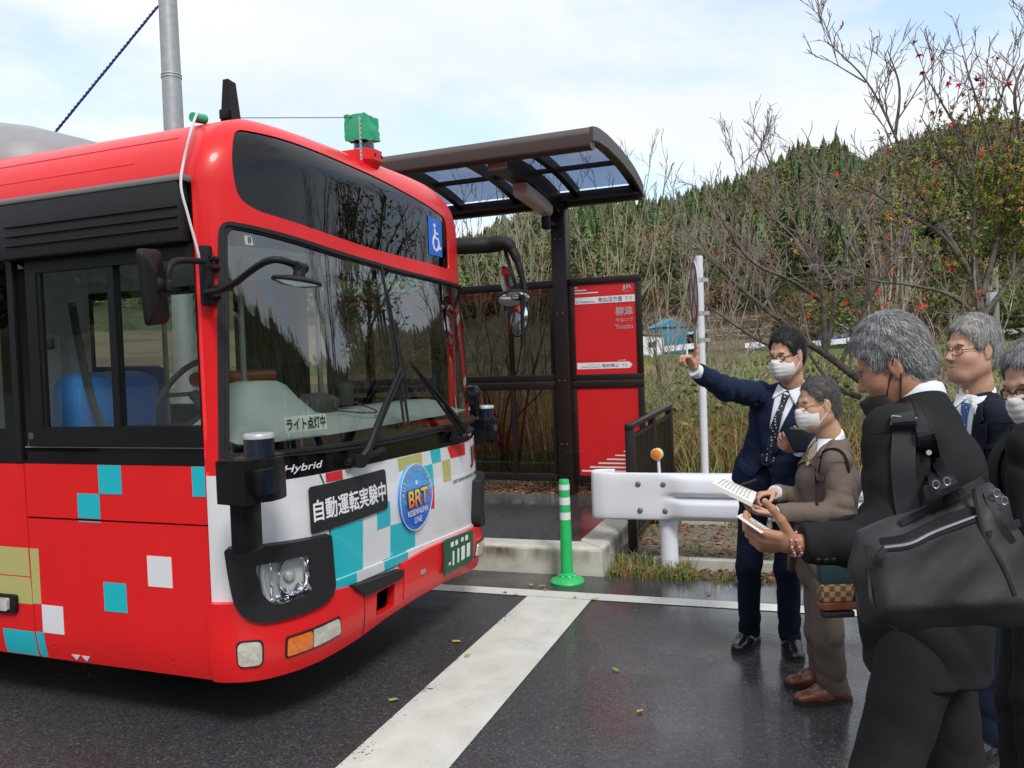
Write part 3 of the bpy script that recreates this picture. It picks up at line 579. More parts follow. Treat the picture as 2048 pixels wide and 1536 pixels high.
patch('access_flap', rpoly([(1.19, .385), (1.45, .388), (1.45, .575), (1.19, .57)], .012), .040, .006, m_redb, bmp); patch('flap_catch', rpoly([(1.37, .475), (1.42, .475), (1.42, .50), (1.37, .50)], .008), .044, .006, m_alu, bmp)
m_plate = mat('plate_green', (.015, .09, .045), .45)
pl = patch('licence_plate', rpoly([(1.635, .402), (2.025, .398), (2.025, .592), (1.635, .614)], .012), .062, .015, m_plate, bmp)
for a, b, c, d in [(1.70, .555, .035, .028), (1.76, .552, .03, .03), (1.84, .556, .03, .024), (1.90, .55, .035, .03), (1.67, .452, .02, .018), (1.72, .44, .018, .085), (1.785, .44, .02, .085), (1.84, .44, .045, .085), (1.92, .44, .045, .085)]:
    patch('plate_mark', rect(a, b, a+c, b+d), .0645, .002, m_wtext, pl)
bdk = MB(); bdk.add([tuple(p) for p in bus_S(np.linspace(0, TQ, 40), .34, -.02)], [tuple(range(40))]); bdk.build('undertray', m_dk, bus)
# lamps
HB = rpoly([(.074, .893), (.30, .889), (.556, .880), (.585, .615), (.53, .565), (.375, .548), (.216, .546), (.145, .575), (.105, .64), (.088, .75)], [.02, .1, .012, .06, .06, .1, .09, .05, .05, .1])
HL = rpoly([(.187, .810), (.30, .813), (.418, .818), (.440, .632), (.262, .620), (.212, .676)], [.015, .1, .02, .02, .05, .05])
for mir in (False, True):
    fx = (lambda P: [(TQ-a, b) for a, b in P][::-1]) if mir else (lambda P: P)
    h = patch('headlight', fx(HB), .052, .055, m_bezel, bus, holes=[fx(HL)])
    patch('lamp_backing', fx(HL), -.03, 0, m_lampb, h)
    patch('lens', fx(HL), .035, 0, m_lens, h)
    # lamp housing walls
    me_pts = fx(HL); A0 = bus_S(np.array([p[0] for p in me_pts]), np.array([p[1] for p in me_pts]), .05); A1 = bus_S(np.array([p[0] for p in me_pts]), np.array([p[1] for p in me_pts]), -.035); n_ = len(me_pts)
    MB().add([tuple(p) for p in A0]+[tuple(p) for p in A1], [(i, (i+1) % n_, n_+(i+1) % n_, n_+i) for i in range(n_)]).build('housing', m_chrome, h)
    c = bus_S(TQ-.335 if mir else .335, .728, .0); nrm = Vector((-.15 if not mir else .15, -1, .08)).normalized(); Rm = nrm.to_track_quat('Z', 'Y').to_matrix()
    q = MB(); q.lathe([(.086, .030), (.082, .018), (.070, -.002), (.052, -.018), (.028, -.028), (.001, -.031)], Vector(c), 32, R=Rm, cap=False); q.lathe([(.090, .028), (.089, .033), (.086, .030)], Vector(c), 32, R=Rm, cap=False); q.build('reflector_bowl', m_chrome, h)
    for (a_, b_, r_) in ((.372, .652, .034), (.30, .648, .028)): q = MB(); q.lathe([(r_, .02), (r_*.8, .0), (r_*.45, -.014), (.001, -.017)], Vector(bus_S(TQ-a_ if mir else a_, b_, .0)), 24, R=Rm, cap=False); q.build('reflector_bowl', m_chrome, h)
    q = MB(); q.lathe([(.030, -.02), (.030, .006), (.026, .016), (.014, .023), (.001, .025)], Vector(c), 28, R=Rm, cap=False); q.build('projector_lens', m_clr, h)
    c2 = [(.240, .635), (.222, .69), (.214, .75), (.218, .805)]
    q = MB(); q.tube([Vector(bus_S(TQ-a if mir else a, b, .012)) for a, b in c2], .012, 8); q.build('light_guide', m_wtext, h)
    for a_, b_, c_, d_ in ((.255, .628, .250, .812), (.262, .815, .40, .815), (.27, .642, .43, .642), (.415, .66, .405, .80)):
        q = MB(); q.tube([Vector(bus_S(TQ-a_ if mir else a_, b_, .006)), Vector(bus_S(TQ-c_ if mir else c_, d_, .006))], .007, 8); q.build('chrome_trim', m_chrome, h)
    for a, b in ((.105, .852), (.125, .655), (.32, .575), (.47, .585)):
        q = MB(); cc = Vector(bus_S(TQ-a if mir else a, b, .053)); nn = (cc-Vector(bus_S(TQ-a if mir else a, b, .03))).normalized(); q.lathe([(.0075, .0), (.0075, .002), (.004, .0005)], cc, 10, R=nn.to_track_quat('Z', 'Y').to_matrix()); q.build('screw', m_seam, h)
    s_ = patch('turn_signal', fx(rpoly([(.315, .370), (.446, .375), (.440, .456), (.315, .452)], .012)), .047, .02, m_amber, bmp)
    patch('front_lamp', fx(rpoly([(.449, .374), (.62, .388), (.603, .466), (.445, .457)], [.004, .014, .014, .004])), .047, .02, m_clr, bmp)
    patch('lamp_surround', fx(rpoly([(.306, .360), (.45, .365), (.63, .380), (.612, .476), (.443, .468), (.306, .462)], .014)), .0385, .006, m_rub, bmp)
    patch('marker_lamp', fx(rpoly([(.112, .366), (.206, .362), (.205, .466), (.110, .472)], .025)), .05, .02, m_clr, bmp)
    patch('lamp_surround', fx(rpoly([(.105, .358), (.214, .354), (.213, .474), (.102, .480)], .03)), .038, .006, m_rub, bmp)
sl = patch('side_lamp', rpoly([(-1.365, .497), (-1.218, .500), (-1.214, .592), (-1.365, .590)], .02), .02, .03, m_blk, bus); patch('lens', rpoly([(-1.36, .512), (-1.258, .514), (-1.256, .577), (-1.36, .575)], .012), .034, .02, m_clr, sl)
for q in (-.86, -.795): patch('warning_sticker', [(q-.028, .318), (q, .290), (q+.028, .318)], .0035, .003, m_wfilm, bus)
for q in (-.98, -.24):
    mb = MB(); mb.tube(bez([(Vector(bus_S(q+.012*math.cos(a), .352+.012*math.sin(a), .0035))) for a in np.linspace(.5*PI, 1.6*PI, 7)], 2), .002, 5); mb.build('panel_fastener', m_redb, bus)
# glazing
patch('windshield_gasket', WSo, .012, .03, m_rub, bus, holes=[WSi]); patch('gasket_bead', [(a, b) for a, b in rpoly([(.083, 1.282), (.25, 1.288), (1.12, 1.268), (2.27, 1.266), (TQ-.083, 1.282), (TQ-.125, 1.912), (TQ-.15, 2.176), (2.2, 2.176), (1.5, 2.199), (.838, 2.240), (.155, 2.316), (.122, 1.912)], .03)], .019, .01, m_rub, bus, holes=[rpoly([(.090, 1.290), (.25, 1.294), (1.12, 1.274), (2.27, 1.272), (TQ-.09, 1.29), (TQ-.133, 1.912), (TQ-.158, 2.17), (2.2, 2.17), (1.5, 2.193), (.838, 2.234), (.163, 2.310), (.131, 1.912)], .03)])
ws = patch('windshield', WSi, -.004, 0, m_glass, bus)
disp = patch('destination_display', DSP, -.006, 0, m_dispg, bus); patch('display_housing', [(.16, 2.24), (TQ-.16, 2.24), (TQ-.3, 2.86), (.2, 2.86)], -.12, 0, m_intd, disp)
patch('display_screen', rpoly([(.62, 2.37), (2.0, 2.35), (2.0, 2.70), (.62, 2.76)], .02), -.09, .01, mat('display_screen', (.16, .165, .155), .5), disp)
hc = patch('access_sticker', [(1.901, 2.342), (2.091, 2.340), (2.106, 2.574), (1.917, 2.582)], .0, .004, mat('sticker_blue', (.006, .13, .62), .35), bus)
def hmap(x, y): a = .02+x; return (1.901+.0155*y+.19*x, 2.342+.236*y)
def wl_(pts, wd): # stroke of the wheelchair mark
    P = [Vector(hmap(*p)) for p in pts]; out = []
    for sgn in (1, -1):
        for i in (range(len(P)) if sgn > 0 else range(len(P)-1, -1, -1)):
            t_ = (P[min(i+1, len(P)-1)]-P[max(i-1, 0)]).normalized(); out.append(tuple(P[i]+Vector((-t_.y, t_.x))*wd*.5*sgn))
    return out
for st, wd in [([(.42, .72), (.44, .47), (.66, .46), (.78, .20), (.90, .23)], .018), ([(.46, .60), (.66, .60)], .013), ([(.40, .54), (.30, .44), (.27, .32), (.33, .20), (.47, .14), (.62, .17), (.72, .28), (.74, .34)], .016)]: patch('wheelchair_mark', wl_(st, wd), .002, .002, m_wtext, hc)
patch('wheelchair_mark', [hmap(.41+.075*math.cos(a), .80+.055*math.sin(a)) for a in np.linspace(0, 2*PI, 20)[:-1]], .002, .002, m_wtext, hc)
st = patch('inspection_sticker', [(.258, 2.231), (.298, 2.229), (.291, 2.272), (.253, 2.274)], -.006, .001, mat('sticker_pale', (.62, .68, .62), .5), ws); skin_text('sticker_number', '8', .270, 2.237, .018, .028, -.003, m_btext, ws)
lp = patch('window_card', [(.366, 1.374), (.622, 1.372), (.622, 1.445), (.366, 1.447)], -.008, .002, mat('card_white', (.72, .76, .68), .6), ws); skin_text('card_lettering', 'ライト点灯中', .376, 1.382, .236, .056, -.0055, m_btext, lp, bold=.022)
bs = patch('test_run_sign', rpoly([(.452, .896), (1.066, .908), (1.066, 1.118), (.456, 1.114)], .022), .012, .008, mat('sign_black', (.013, .013, .014), .55), bus); skin_text('sign_lettering', '自動運転実験中', .474, .950, .572, .098, .0145, m_wtext, bs, bold=.022, rise=.012)
# round emblem
def emblem_mat():
    m = mat('emblem_blue', (.02, .18, .62), .35, coat=.4); t = m.node_tree; b = t.nodes['Principled BSDF']; A = t.nodes.new
    tcn = A('ShaderNodeTexCoord'); sp = A('ShaderNodeSeparateXYZ'); t.links.new(tcn.outputs['Object'], sp.inputs[0]); mr = A('ShaderNodeMapRange'); mr.inputs[1].default_value = .78; mr.inputs[2].default_value = 1.1; t.links.new(sp.outputs[2], mr.inputs[0])
    mx = A('ShaderNodeMix'); mx.data_type = 'RGBA'; mx.inputs[6].default_value = (.006, .10, .55, 1); mx.inputs[7].default_value = (.10, .40, .80, 1); t.links.new(mr.outputs[0], mx.inputs[0]); t.links.new(mx.outputs[2], b.inputs['Base Color']); return m
EC = (1.372, .917); ER = .187
em = patch('round_emblem', circ(EC[0], EC[1], ER, 48), .018, .015, emblem_mat(), bus); patch('emblem_rim', circ(EC[0], EC[1], ER, 48), .0195, .002, m_wtext, em, holes=[circ(EC[0], EC[1], ER-.004, 48)])
def orange_mat():
    m = mat('emblem_orange', (.8, .3, .02), .4); t = m.node_tree; b = t.nodes['Principled BSDF']; A = t.nodes.new
    tcn = A('ShaderNodeTexCoord'); sp = A('ShaderNodeSeparateXYZ'); t.links.new(tcn.outputs['Object'], sp.inputs[0]); mr = A('ShaderNodeMapRange'); mr.inputs[1].default_value = .865; mr.inputs[2].default_value = .965; t.links.new(sp.outputs[2], mr.inputs[0])
    mx = A('ShaderNodeMix'); mx.data_type = 'RGBA'; mx.inputs[6].default_value = (.75, .06, .02, 1); mx.inputs[7].default_value = (.85, .62, .10, 1); t.links.new(mr.outputs[0], mx.inputs[0]); t.links.new(mx.outputs[2], b.inputs['Base Color']); return m
skin_text('emblem_lettering', 'BRT', EC[0]-.108, .872, .216, .088, .0285, orange_mat(), em, bold=.035); skin_text('emblem_lettering', 'BRT', EC[0]-.112, .869, .224, .094, .0265, m_btext, em, bold=.055)
skin_text('emblem_lettering', 'KESENNUMA', EC[0]-.115, .822, .23, .032, .0255, m_wtext, em, bold=.018); skin_text('emblem_lettering', 'LINE', EC[0]-.04, .775, .085, .032, .0255, m_wtext, em, bold=.018)
word = 'AUTOMATED DRIVE'
for i, ch in enumerate(word):
    if ch == ' ': continue
    a = math.radians(168-(168-12)*i/(len(word)-1)); V, Fc = fit_text(ch, .021 if ch != 'I' else .007, .030, bold=.02); A_ = np.array(V); rr = .147
    cx_, cy_ = EC[0]+rr*math.cos(a), EC[1]+rr*math.sin(a)+.0; px_, py_ = A_[:, 0]-.0105, A_[:, 1]; ca, sa = math.sin(a), -math.cos(a)
    P = bus_S(cx_+px_*ca-py_*sa, cy_+px_*sa+py_*ca, .0235); me = bpy.data.meshes.new('emblem_lettering'); me.from_pydata([tuple(p) for p in P], [], Fc); me.materials.append(m_wtext); o = bpy.data.objects.new('emblem_lettering', me); link(o, em)
for a, b, m in [(EC[0]-.14, .905, m_cyan), (EC[0]+.135, .915, m_rfilm), (EC[0], 1.0, m_wtext)]: patch('emblem_square', rect(a-.011, b-.011, a+.011, b+.011), .022, .002, m, em)
# wipers
def sk(t, z, off): return Vector(bus_S(t, z, off))
for (t0, t1, zt, bl) in ((.80, 1.265, 1.645, (1.262, 2.21, 1.297, 1.31)), (1.93, 1.40, 1.66, (1.30, 1.98, 1.345, 1.32))):
    wp = MB(); wp.tube([sk(t0, 1.205, .06), sk(t0+(t1-t0)*.08, 1.25, .085), sk(t0+(t1-t0)*.5, 1.45, .075), sk(t1, zt, .06)], [.024, .021, .013, .010], 8); wp.tube([sk(t0+.03*(1 if t1 > t0 else -1), 1.19, .06), sk(t0+(t1-t0)*.12, 1.235, .075), sk(t0+(t1-t0)*.55, 1.43, .07), sk(t1+.03, zt-.02, .055)], [.014, .012, .009, .008], 8)
    w_ = wp.build('wiper', m_blk, bus)
    wb = MB(); wb.tube([sk(bl[0], bl[1], .02), sk((bl[0]+bl[2])/2, (bl[1]+bl[3])/2, .026), sk(bl[2], bl[3], .02)], .008, 6); wb.tube([sk(bl[0]+.006, bl[1]-.15, .035), sk((bl[0]+bl[2])/2, (bl[1]+bl[3])/2, .05), sk(bl[2], bl[3]+.15, .035)], .006, 6); wb.build('blade', m_rub, w_)
    wm = MB(); wm.tube([sk(t0-.09, 1.196, .03), sk(t0+.24, 1.222, .03)], .018, 8); wm.tube([sk(t0-.02, 1.20, 0), sk(t0-.02, 1.20, .085)], .034, 12); wm.build('pivot', m_blk, w_)
# near mirrors
br = MB(); p0 = BP(411, 492, 'y', -.06); p1 = BP(413, 612, 'y', -.06); br.box(((p0.x+p1.x)/2-.008, -.07, (p0.z+p1.z)/2), (.05, .045, p0.z-p1.z), bev=.012)
for q in (.06, .10, .19, .23): br.tube([(p0.x-.02, -.095, p0.z-q*.95), (p0.x+.03, -.095, p0.z-q*.95)], .012, 8)
mbk = br.build('mirror_bracket', m_blk, bus)
am = MB(); am.tube(bez([BP(408, 523, 'y', -.10), BP(375, 521, 'y', -.13), BP(350, 523, 'y', -.15), BP(337, 540, 'y', -.155), BP(336, 575, 'y', -.15)], 5), .014, 10); am.build('arm', m_blk, mbk)
hd = rpoly([tuple(BP(x, y, 'y', -.13)[i] for i in (0, 2)) for x, y in ((268, 497), (337, 497), (363, 645), (293, 652))][::-1], [.03, .05, .04, .03])
mh = MB(); n_ = len(hd); cxm, czm = sum(p[0] for p in hd)/n_, sum(p[1] for p in hd)/n_; vs = []
for sc, yy in ((1.0, -.098), (1.0, -.110), (.97, -.120), (.85, -.128), (.40, -.133)): vs += [(cxm+(x-cxm)*sc, yy+(x-cxm)*.35, czm+(z-czm)*sc) for x, z in hd]
mh.add(vs, [(k*n_+i, k*n_+(i+1) % n_, (k+1)*n_+(i+1) % n_, (k+1)*n_+i) for k in range(4) for i in range(n_)] + [tuple(range(n_))[::-1], tuple(range(4*n_, 5*n_))], 0, True)
pc = BP(320, 570, 'y', -.15); mh.lathe([(.035, 0), (.030, .02), (.018, .03)], pc+Vector((0, .02, 0)), 14, R=Vector((0, -1, 0)).to_track_quat('Z', 'Y').to_matrix()); mh.box(BP(335, 572, 'y', -.16), (.03, .04, .05), bev=.008)
mo = mh.build('rear_view_mirror', m_blk, bus, autosmooth=50)
a2 = MB(); a2.tube(bez([BP(412, 585, 'y', -.09), BP(440, 580, 'y', -.22), BP(470, 566, 'y', -.36), BP(500, 543, 'y', -.50), BP(530, 524, 'y', -.60), BP(560, 520, 'y', -.66), BP(605, 535, 'y', -.70)], 5), .014, 10)
a2.tube([BP(600, 533, 'y', -.70), BP(598, 556, 'y', -.70)], .024, 10); a2.tube([BP(592, 532, 'y', -.70), BP(610, 537, 'y', -.70)], .02, 10); um = a2.build('under_mirror', m_blk, bus)
dc = BP(594, 560, 'y', -.70); q = MB(); q.lathe([(.004, .014), (.05, .012), (.090, .004), (.096, -.004), (.093, -.012)], dc, 32, R=Matrix.Rotation(math.radians(8), 3, 'X') @ Matrix.Rotation(math.radians(5), 3, 'Y')); q.build('dish', m_blk, um)
q = MB(); q.lathe([(.0905, -.0125), (.06, -.022), (.001, -.028)], dc, 32, R=Matrix.Rotation(math.radians(8), 3, 'X') @ Matrix.Rotation(math.radians(5), 3, 'Y'), cap=False); q.build('glass', m_chrome, um)
# far mirror arch
XF = 2.62
fm = MB(); fm.tube(bez([BP(896, 492, 'x', 2.42), BP(930, 492, 'x', XF-.1), BP(975, 490, 'x', XF), BP(1012, 487, 'x', XF), BP(1030, 510, 'x', XF), BP(1042, 545, 'x', XF), BP(1052, 590, 'x', XF)], 5), [.060]*14+[.048]*4+[.034]*4+[.026]*4+[.020]*5, 10)
fm.tube(bez([BP(1010, 500, 'x', XF+.03), BP(1025, 550, 'x', XF+.02), BP(1040, 600, 'x', XF)], 5), .014, 8); fm.tube([BP(1045, 580, 'x', XF), BP(1047, 690, 'x', XF)], .02, 8)
fmo = fm.build('mirror_arch', m_blk, bus)
def oval_mirror(c, n, a, b, up_, parent, nm):
    n = Vector(n).normalized(); u_ = Vector(up_); u_ = (u_-n*u_.dot(n)).normalized(); s_ = u_.cross(n); R3 = Matrix((s_, u_, n)).transposed(); q = MB()
    vs = []; pr = [(1.0, 0), (1.03, -.012), (.92, -.03), (.5, -.05), (.05, -.055)]
    for k, z in pr: vs += [c+R3 @ Vector((a*k*math.cos(t), b*k*math.sin(t), z)) for t in np.linspace(0, 2*PI, 25)[:-1]]
    q.add(vs, [(k*24+i, (k+1)*24+i, (k+1)*24+(i+1) % 24, k*24+(i+1) % 24) for k in range(4) for i in range(24)], 0, True); o = q.build(nm, m_blk, parent)
    g_ = MB(); vs = []
    for k, z in ((.95, .001), (.6, .01), (.02, .014)): vs += [c+R3 @ Vector((a*k*math.cos(t), b*k*math.sin(t), z)) for t in np.linspace(0, 2*PI, 25)[:-1]]
    g_.add(vs, [(k*24+i, k*24+(i+1) % 24, (k+1)*24+(i+1) % 24, (k+1)*24+i) for k in range(2) for i in range(24)] + [tuple(range(48, 72))], 0, True); g_.build('glass', m_chrome, o)
oval_mirror(BP(1014, 566, 'x', XF), (-.9, .45, -.35), .075, .12, (0, 0, 1), fmo, 'mirror_head')
oval_mirror(BP(1028, 598, 'x', XF), (-.45, -.2, -1), .10, .12, (0, 1, .2), fmo, 'mirror_head')
oval_mirror(BP(1038, 640, 'x', XF), (-1, .12, .05), .07, .12, (-.3, .3, -1), fmo, 'mirror_head')
# side mirror pod low on the far corner + far sensor
fs = MB(); fs.box(BP(944, 802, 'x', 2.56), (.10, .12, .22), bev=.03); fs.build('far_pod', m_gloss, bus)
def sensor(c, parent, post, w_=.29):
    q = MB(); hw = w_/2
    prof = rpoly([(-hw, -.07), (-.06, -.07), (-.03, -.105), (.06, -.105), (hw, -.06), (hw, .09), (-hw*.8, .09)], [.015, .02, .03, .05, .05, .01, .01])
    q.prism(prof, -.085, .085, T=lambda p: Vector(c)+Vector((p.x, p.y, p.z)), smooth=True); q.box(Vector(c)+Vector((-.055, -.095, .0)), (.095, .05, .105), bev=.006); q.box(Vector(c)+Vector((0, .0, .086)), (w_*.9, .13, .012), bev=.004)
    if post: q.box(Vector(c)+Vector((-.01, .035, -.185)), (.115, .07, .22), bev=.008)
    o = q.build('sensor_unit', m_sens, parent)
    h = MB(); h.lathe([(.061, 0), (.061, .07)], Vector(c)+Vector((.035, -.01, .092)), 32); h.build('scanner', m_lidd, o)
    h = MB(); h.lathe([(.063, .07), (.063, .085), (.058, .091), (.001, .092)], Vector(c)+Vector((.035, -.01, .092)), 32); h.build('cap', mat('cap_silver', (.42, .43, .44), .4, metal=.2), o)
    h = MB(); h.box(Vector(c)+Vector((-.05, -.121, .005)), (.06, .003, .085)); h.build('window', m_lidd, o)
sc_ = BP(506, 958, 'y', -.40); sensor(sc_, bus, True)
sensor(BP(966, 862, 'x', 2.62), bus, False, .20)
# roof: scanner under green tape, antenna fin, taped cable end, grey pod
rb = BP(729, 322, 'y', -.12); q = MB(); base = rpoly([(-.085, -.055), (-.045, -.09), (.045, -.09), (.085, -.055), (.085, .10), (-.085, .10)], .01)
vs = [rb+Vector((x*1.0, y, .05)) for x, y in base] + [rb+Vector((x*1.0, y, -.01)) for x, y in base] + [rb+Vector((x*.6, y*.6, -.07)) for x, y in base] + [rb+Vector((x*.6, y*.9+.1, -.2)) for x, y in base]; n_ = len(base)
q.add(vs, [(k*n_+(i+1) % n_, k*n_+i, (k+1)*n_+i, (k+1)*n_+(i+1) % n_) for k in range(3) for i in range(n_)] + [tuple(range(n_))]); rs2 = q.build('roof_sensor', m_redb, bus)
for dx_ in (-.033, .04): h = MB(); h.lathe([(.009, 0), (.007, .003)], rb+Vector((dx_, -.0915, .018)), 12, R=Vector((0, -1, 0)).to_track_quat('Z', 'Y').to_matrix()); h.build('fixing', m_seam, rs2)
h = MB(); h.lathe([(.058, .05), (.058, .13)], rb, 32); h.build('scanner', m_lid, rs2); h = MB(); h.lathe([(.061, .049), (.061, .060)], rb, 32); h.build('collar', m_wtext, rs2)
bmt = bmesh.new(); bmesh.ops.create_cube(bmt, size=1); bmesh.ops.subdivide_edges(bmt, edges=bmt.edges[:], cuts=5, use_grid_fill=True); rg = random.Random(4)
tv = []
for v in bmt.verts:
    p = v.co; fl = 1.0+.13*(.5-p.z) ; tv.append(rb+Vector((-.01+p.x*.150*(fl if p.x > 0 else 1.05+.1*(p.z+.2))+rg.uniform(-.005, .005), p.y*.13+rg.uniform(-.005, .005), .175+p.z*.135+rg.uniform(-.005, .005)+(.02*p.x if p.z < 0 else .0))))
h = MB(); h.add(tv, [[v.index for v in f.verts] for f in bmt.faces], 0, True); h.build('tape_wrap', m_green, rs2, autosmooth=25); bmt.free()
h = MB(); s0 = BP(722, 320, 'y', -.215); s1 = BP(720, 234, 'y', -.215); h.box((s0+s1)/2, (.016, .003, (s1-s0).z)); h.tube([s1+Vector((-.012, .01, -.015)), s1+Vector((.018, .01, -.008))], .005, 6); h.build('mounting_strap', m_alu, rs2)
h = MB()
for i in range(9): h.box(s0.lerp(s1, .06+i*.105)+Vector((0, -.0025, 0)), (.005, .003, .005))
h.build('strap_hole', m_seam, rs2)
fz = BP(467, 232, 'y', .35); q = MB(); q.prism([(-.06, -.0), (.0, .0), (.0, .0)][:0] + [(-.025, -.03), (.14, -.03), (.14, .02), (.10, .33), (-.0, .35)], -.018, .018, T=lambda p: fz+Vector((p.z+.0, -p.x*.5+.03, p.y)))
q = MB(); q.add([fz+Vector(v) for v in ((-.035, -.02, -.05), (.04, -.02, -.05), (.04, .06, -.05), (-.035, .06, -.05), (-.030, .0, .188), (.030, .0, .180), (.030, .035, .180), (-.030, .035, .188))], [(0, 1, 5, 4), (1, 2, 6, 5), (2, 3, 7, 6), (3, 0, 4, 7), (4, 5, 6, 7)]); q.box(fz+Vector((-.045, .02, .0)), (.03, .05, .05), bev=.004); q.build('antenna_fin', m_blk, bus)
gt = BP(397, 230, 'y', .18); q = MB(); q.tube([gt+Vector((-.04, 0, -.02)), gt+Vector((.04, 0, -.01))], .023, 12); q.build('tape_roll', m_green, bus)
q = MB(); q.tube(bez([gt+Vector((-.03, -.02, .0)), BP(384, 255, 'x', .02), BP(368, 320, 'x', -.03), BP(362, 372, 'x', -.085), BP(376, 430, 'x', -.085), BP(395, 500, 'x', -.07), BP(399, 522, 'x', -.06)], 5), .006, 6); q.build('taped_cable', mat('cable_white', (.6, .6, .62), .5), bus)
pod = MB(); vs = []; K = 24; prof = [(1.0, 0), (.99, .10), (.93, .22), (.8, .30), (.55, .345), (.1, .36)]
for s_, z in prof:
    for i in range(K):
        a = 2*PI*i/K; cx_ = math.copysign(abs(math.cos(a))**.5, math.cos(a)); sy_ = math.copysign(abs(math.sin(a))**.5, math.sin(a)); vs.append((1.15+.85*s_*cx_, 3.55+2.0*(s_*.92+.08)*sy_, 2.90+z))
pod.add(vs, [(k*K+i, k*K+(i+1) % K, (k+1)*K+(i+1) % K, (k+1)*K+i) for k in range(5) for i in range(K)] + [tuple(range(5*K, 6*K))], 0, True); pod.build('roof_pod', mat('pod_grey', (.30, .31, .32), .45, col2=(.25, .26, .27), nscale=3), bus, autosmooth=60)
wire = MB(); wire.tube([fz+Vector((.03, .02, .0)), rb+Vector((-.08, .0, .225))], .0022, 4); wire.build('guy_wire', m_blk, bus)
# wheels
for y_ in (2.45, 6.9):
    for x_ in (.17, 2.33):
        e = empty('wheel', (x_, y_, .48)); e.parent = bus; R_ = Matrix.Rotation(PI/2, 3, 'Y')
        q = MB(); q.lathe([(.30, -.13), (.44, -.135), (.478, -.10), (.48, 0), (.478, .10), (.44, .135), (.30, .13)], (0, 0, 0), 40, R=R_, cap=False); q.build('tyre', m_tyre, e)
        q = MB(); q.lathe([(.305, -.12), (.28, -.10), (.20, -.03), (.12, -.05), (.001, -.06)], (0, 0, 0), 32, R=R_, cap=False); q.lathe([(.305, .12), (.28, .10), (.20, .03), (.12, .05), (.001, .06)], (0, 0, 0), 32, R=R_, cap=False); q.build('rim', m_alu, e)
# far side skin, rear and interior
patch('far_side', rect(TQ+.004, .281, TQ+9, 1.25), 0, 0, m_red, bus); patch('far_window_band', rect(TQ+.004, 1.25, TQ+9, 2.515), 0, 0, m_gloss, bus, holes=[rect(TQ+.15, 1.42, TQ+.62, 2.3), rect(TQ+.70, 1.42, TQ+1.2, 2.3), rect(TQ+1.9, 1.4, TQ+3.4, 2.3), rect(TQ+3.5, 1.4, TQ+5.0, 2.3)])
patch('far_glazing', rect(TQ+.1, 1.38, TQ+5.1, 2.32), -.01, 0, m_side, bus)
cb = MB(); cb.add([(.03, .35, 2.36), (2.47, .35, 2.36), (2.47, 8.9, 2.36), (.03, 8.9, 2.36)], [(0, 1, 2, 3)]); cb.add([(.03, .3, .98), (2.47, .3, .98), (2.47, 8.9, .6), (.03, 8.9, .6)], [(0, 1, 2, 3)]); cb.add([(.03, 8.9, .3), (2.47, 8.9, .3), (2.47, 8.9, 2.9), (.03, 8.9, 2.9)], [(0, 1, 2, 3)]); cb.build('cabin_lining', m_int, bus)
cb = MB(); cb.add([(.05, .06, .30), (2.45, .06, .30), (2.45, 8.9, .30), (.05, 8.9, .30)], [(0, 1, 2, 3)]); cb.build('underbody', m_dk, bus)
cb = MB(); cb.box((.45, 1.62, 1.75), (.8, .04, 1.2)); cb.box((.04, .4, 1.16), (.02, .8, .42)); cb.build('driver_partition', m_int, bus)
# dashboard: a wide moulded top with an instrument hood
db = MB(); NX, NY = 30, 10; vs = []
for j in range(NY+1):
    for i in range(NX+1):
        x = .10+2.28*i/NX; f = j/NY; front = float(bus_S(np.interp(x, [0, BW], [.12, TQ-.12]), 1.36, -.05)[1]); y = front*(1-f)+.42*f
        hood = math.exp(-((x-.62)/.26)**4)*sstep(.35, .62, np.array(f))*.20; z = 1.335+.075*float(sstep(.05, .5, np.array(f)))+float(hood)-(.45*max(0, f-.82)/.18 if f > .82 else 0); vs.append((x, y, z))
db.add(vs, [(j*(NX+1)+i, j*(NX+1)+i+1, (j+1)*(NX+1)+i+1, (j+1)*(NX+1)+i) for j in range(NY) for i in range(NX)], 0, True); dbo = db.build('dashboard', m_dash, bus)
q = MB(); q.box((1.05, .12, 1.46), (.22, .14, .10), bev=.02, rot=Matrix.Rotation(.3, 3, 'X')); q.box((1.36, .14, 1.50), (.10, .05, .14), bev=.015); q.tube(bez([(1.05, .0, 1.42), (1.15, -.12, 1.40), (1.3, -.1, 1.40), (1.38, .1, 1.45)], 5), .005, 5); q.build('dash_equipment', m_dashd, dbo)
q = MB(); q.tube([Vector((.62+.22*math.cos(a), .62-.12*math.sin(a), 1.55+.18*math.sin(a))) for a in np.linspace(0, 2*PI, 33)], .015, 8, cap=False); q.tube([(.62, .62, 1.55), (.62, .35, 1.3)], .03, 8); q.tube([(.41, .62, 1.55), (.83, .62, 1.55)], .012, 6); q.build('steering_wheel', m_dashd, bus)
# driver seat with blue cover
st_ = MB(); st_.box((.60, 1.20, 1.27), (.52, .14, .70), bev=.07, rot=Matrix.Rotation(.15, 3, 'X')); st_.box((.60, .95, 1.08), (.52, .55, .16), bev=.06); seat = st_.build('driver_seat', m_navyseat, bus)
sv = MB(); sv.box((.60, 1.215, 1.50), (.58, .24, .36), bev=.075, rot=Matrix.Rotation(.15, 3, 'X')); sv.build('seat_cover', m_blue, seat)
q = MB(); q.tube(bez([(.30, 1.10, 2.05), (.32, 1.08, 1.8), (.36, 1.05, 1.5), (.40, 1.0, 1.3)], 4), .022, 6); q.build('seat_belt', m_dashd, seat)
q = MB(); q.tube([(.95, .55, 1.1), (.95, .55, 2.3)], .017, 10); q.tube([(1.55, .45, 1.0), (1.55, .45, 2.3)], .017, 10); q.tube([(1.55, 1.7, .9), (1.55, 1.7, 2.35)], .017, 10); q.build('hand_pole', m_pole, bus)
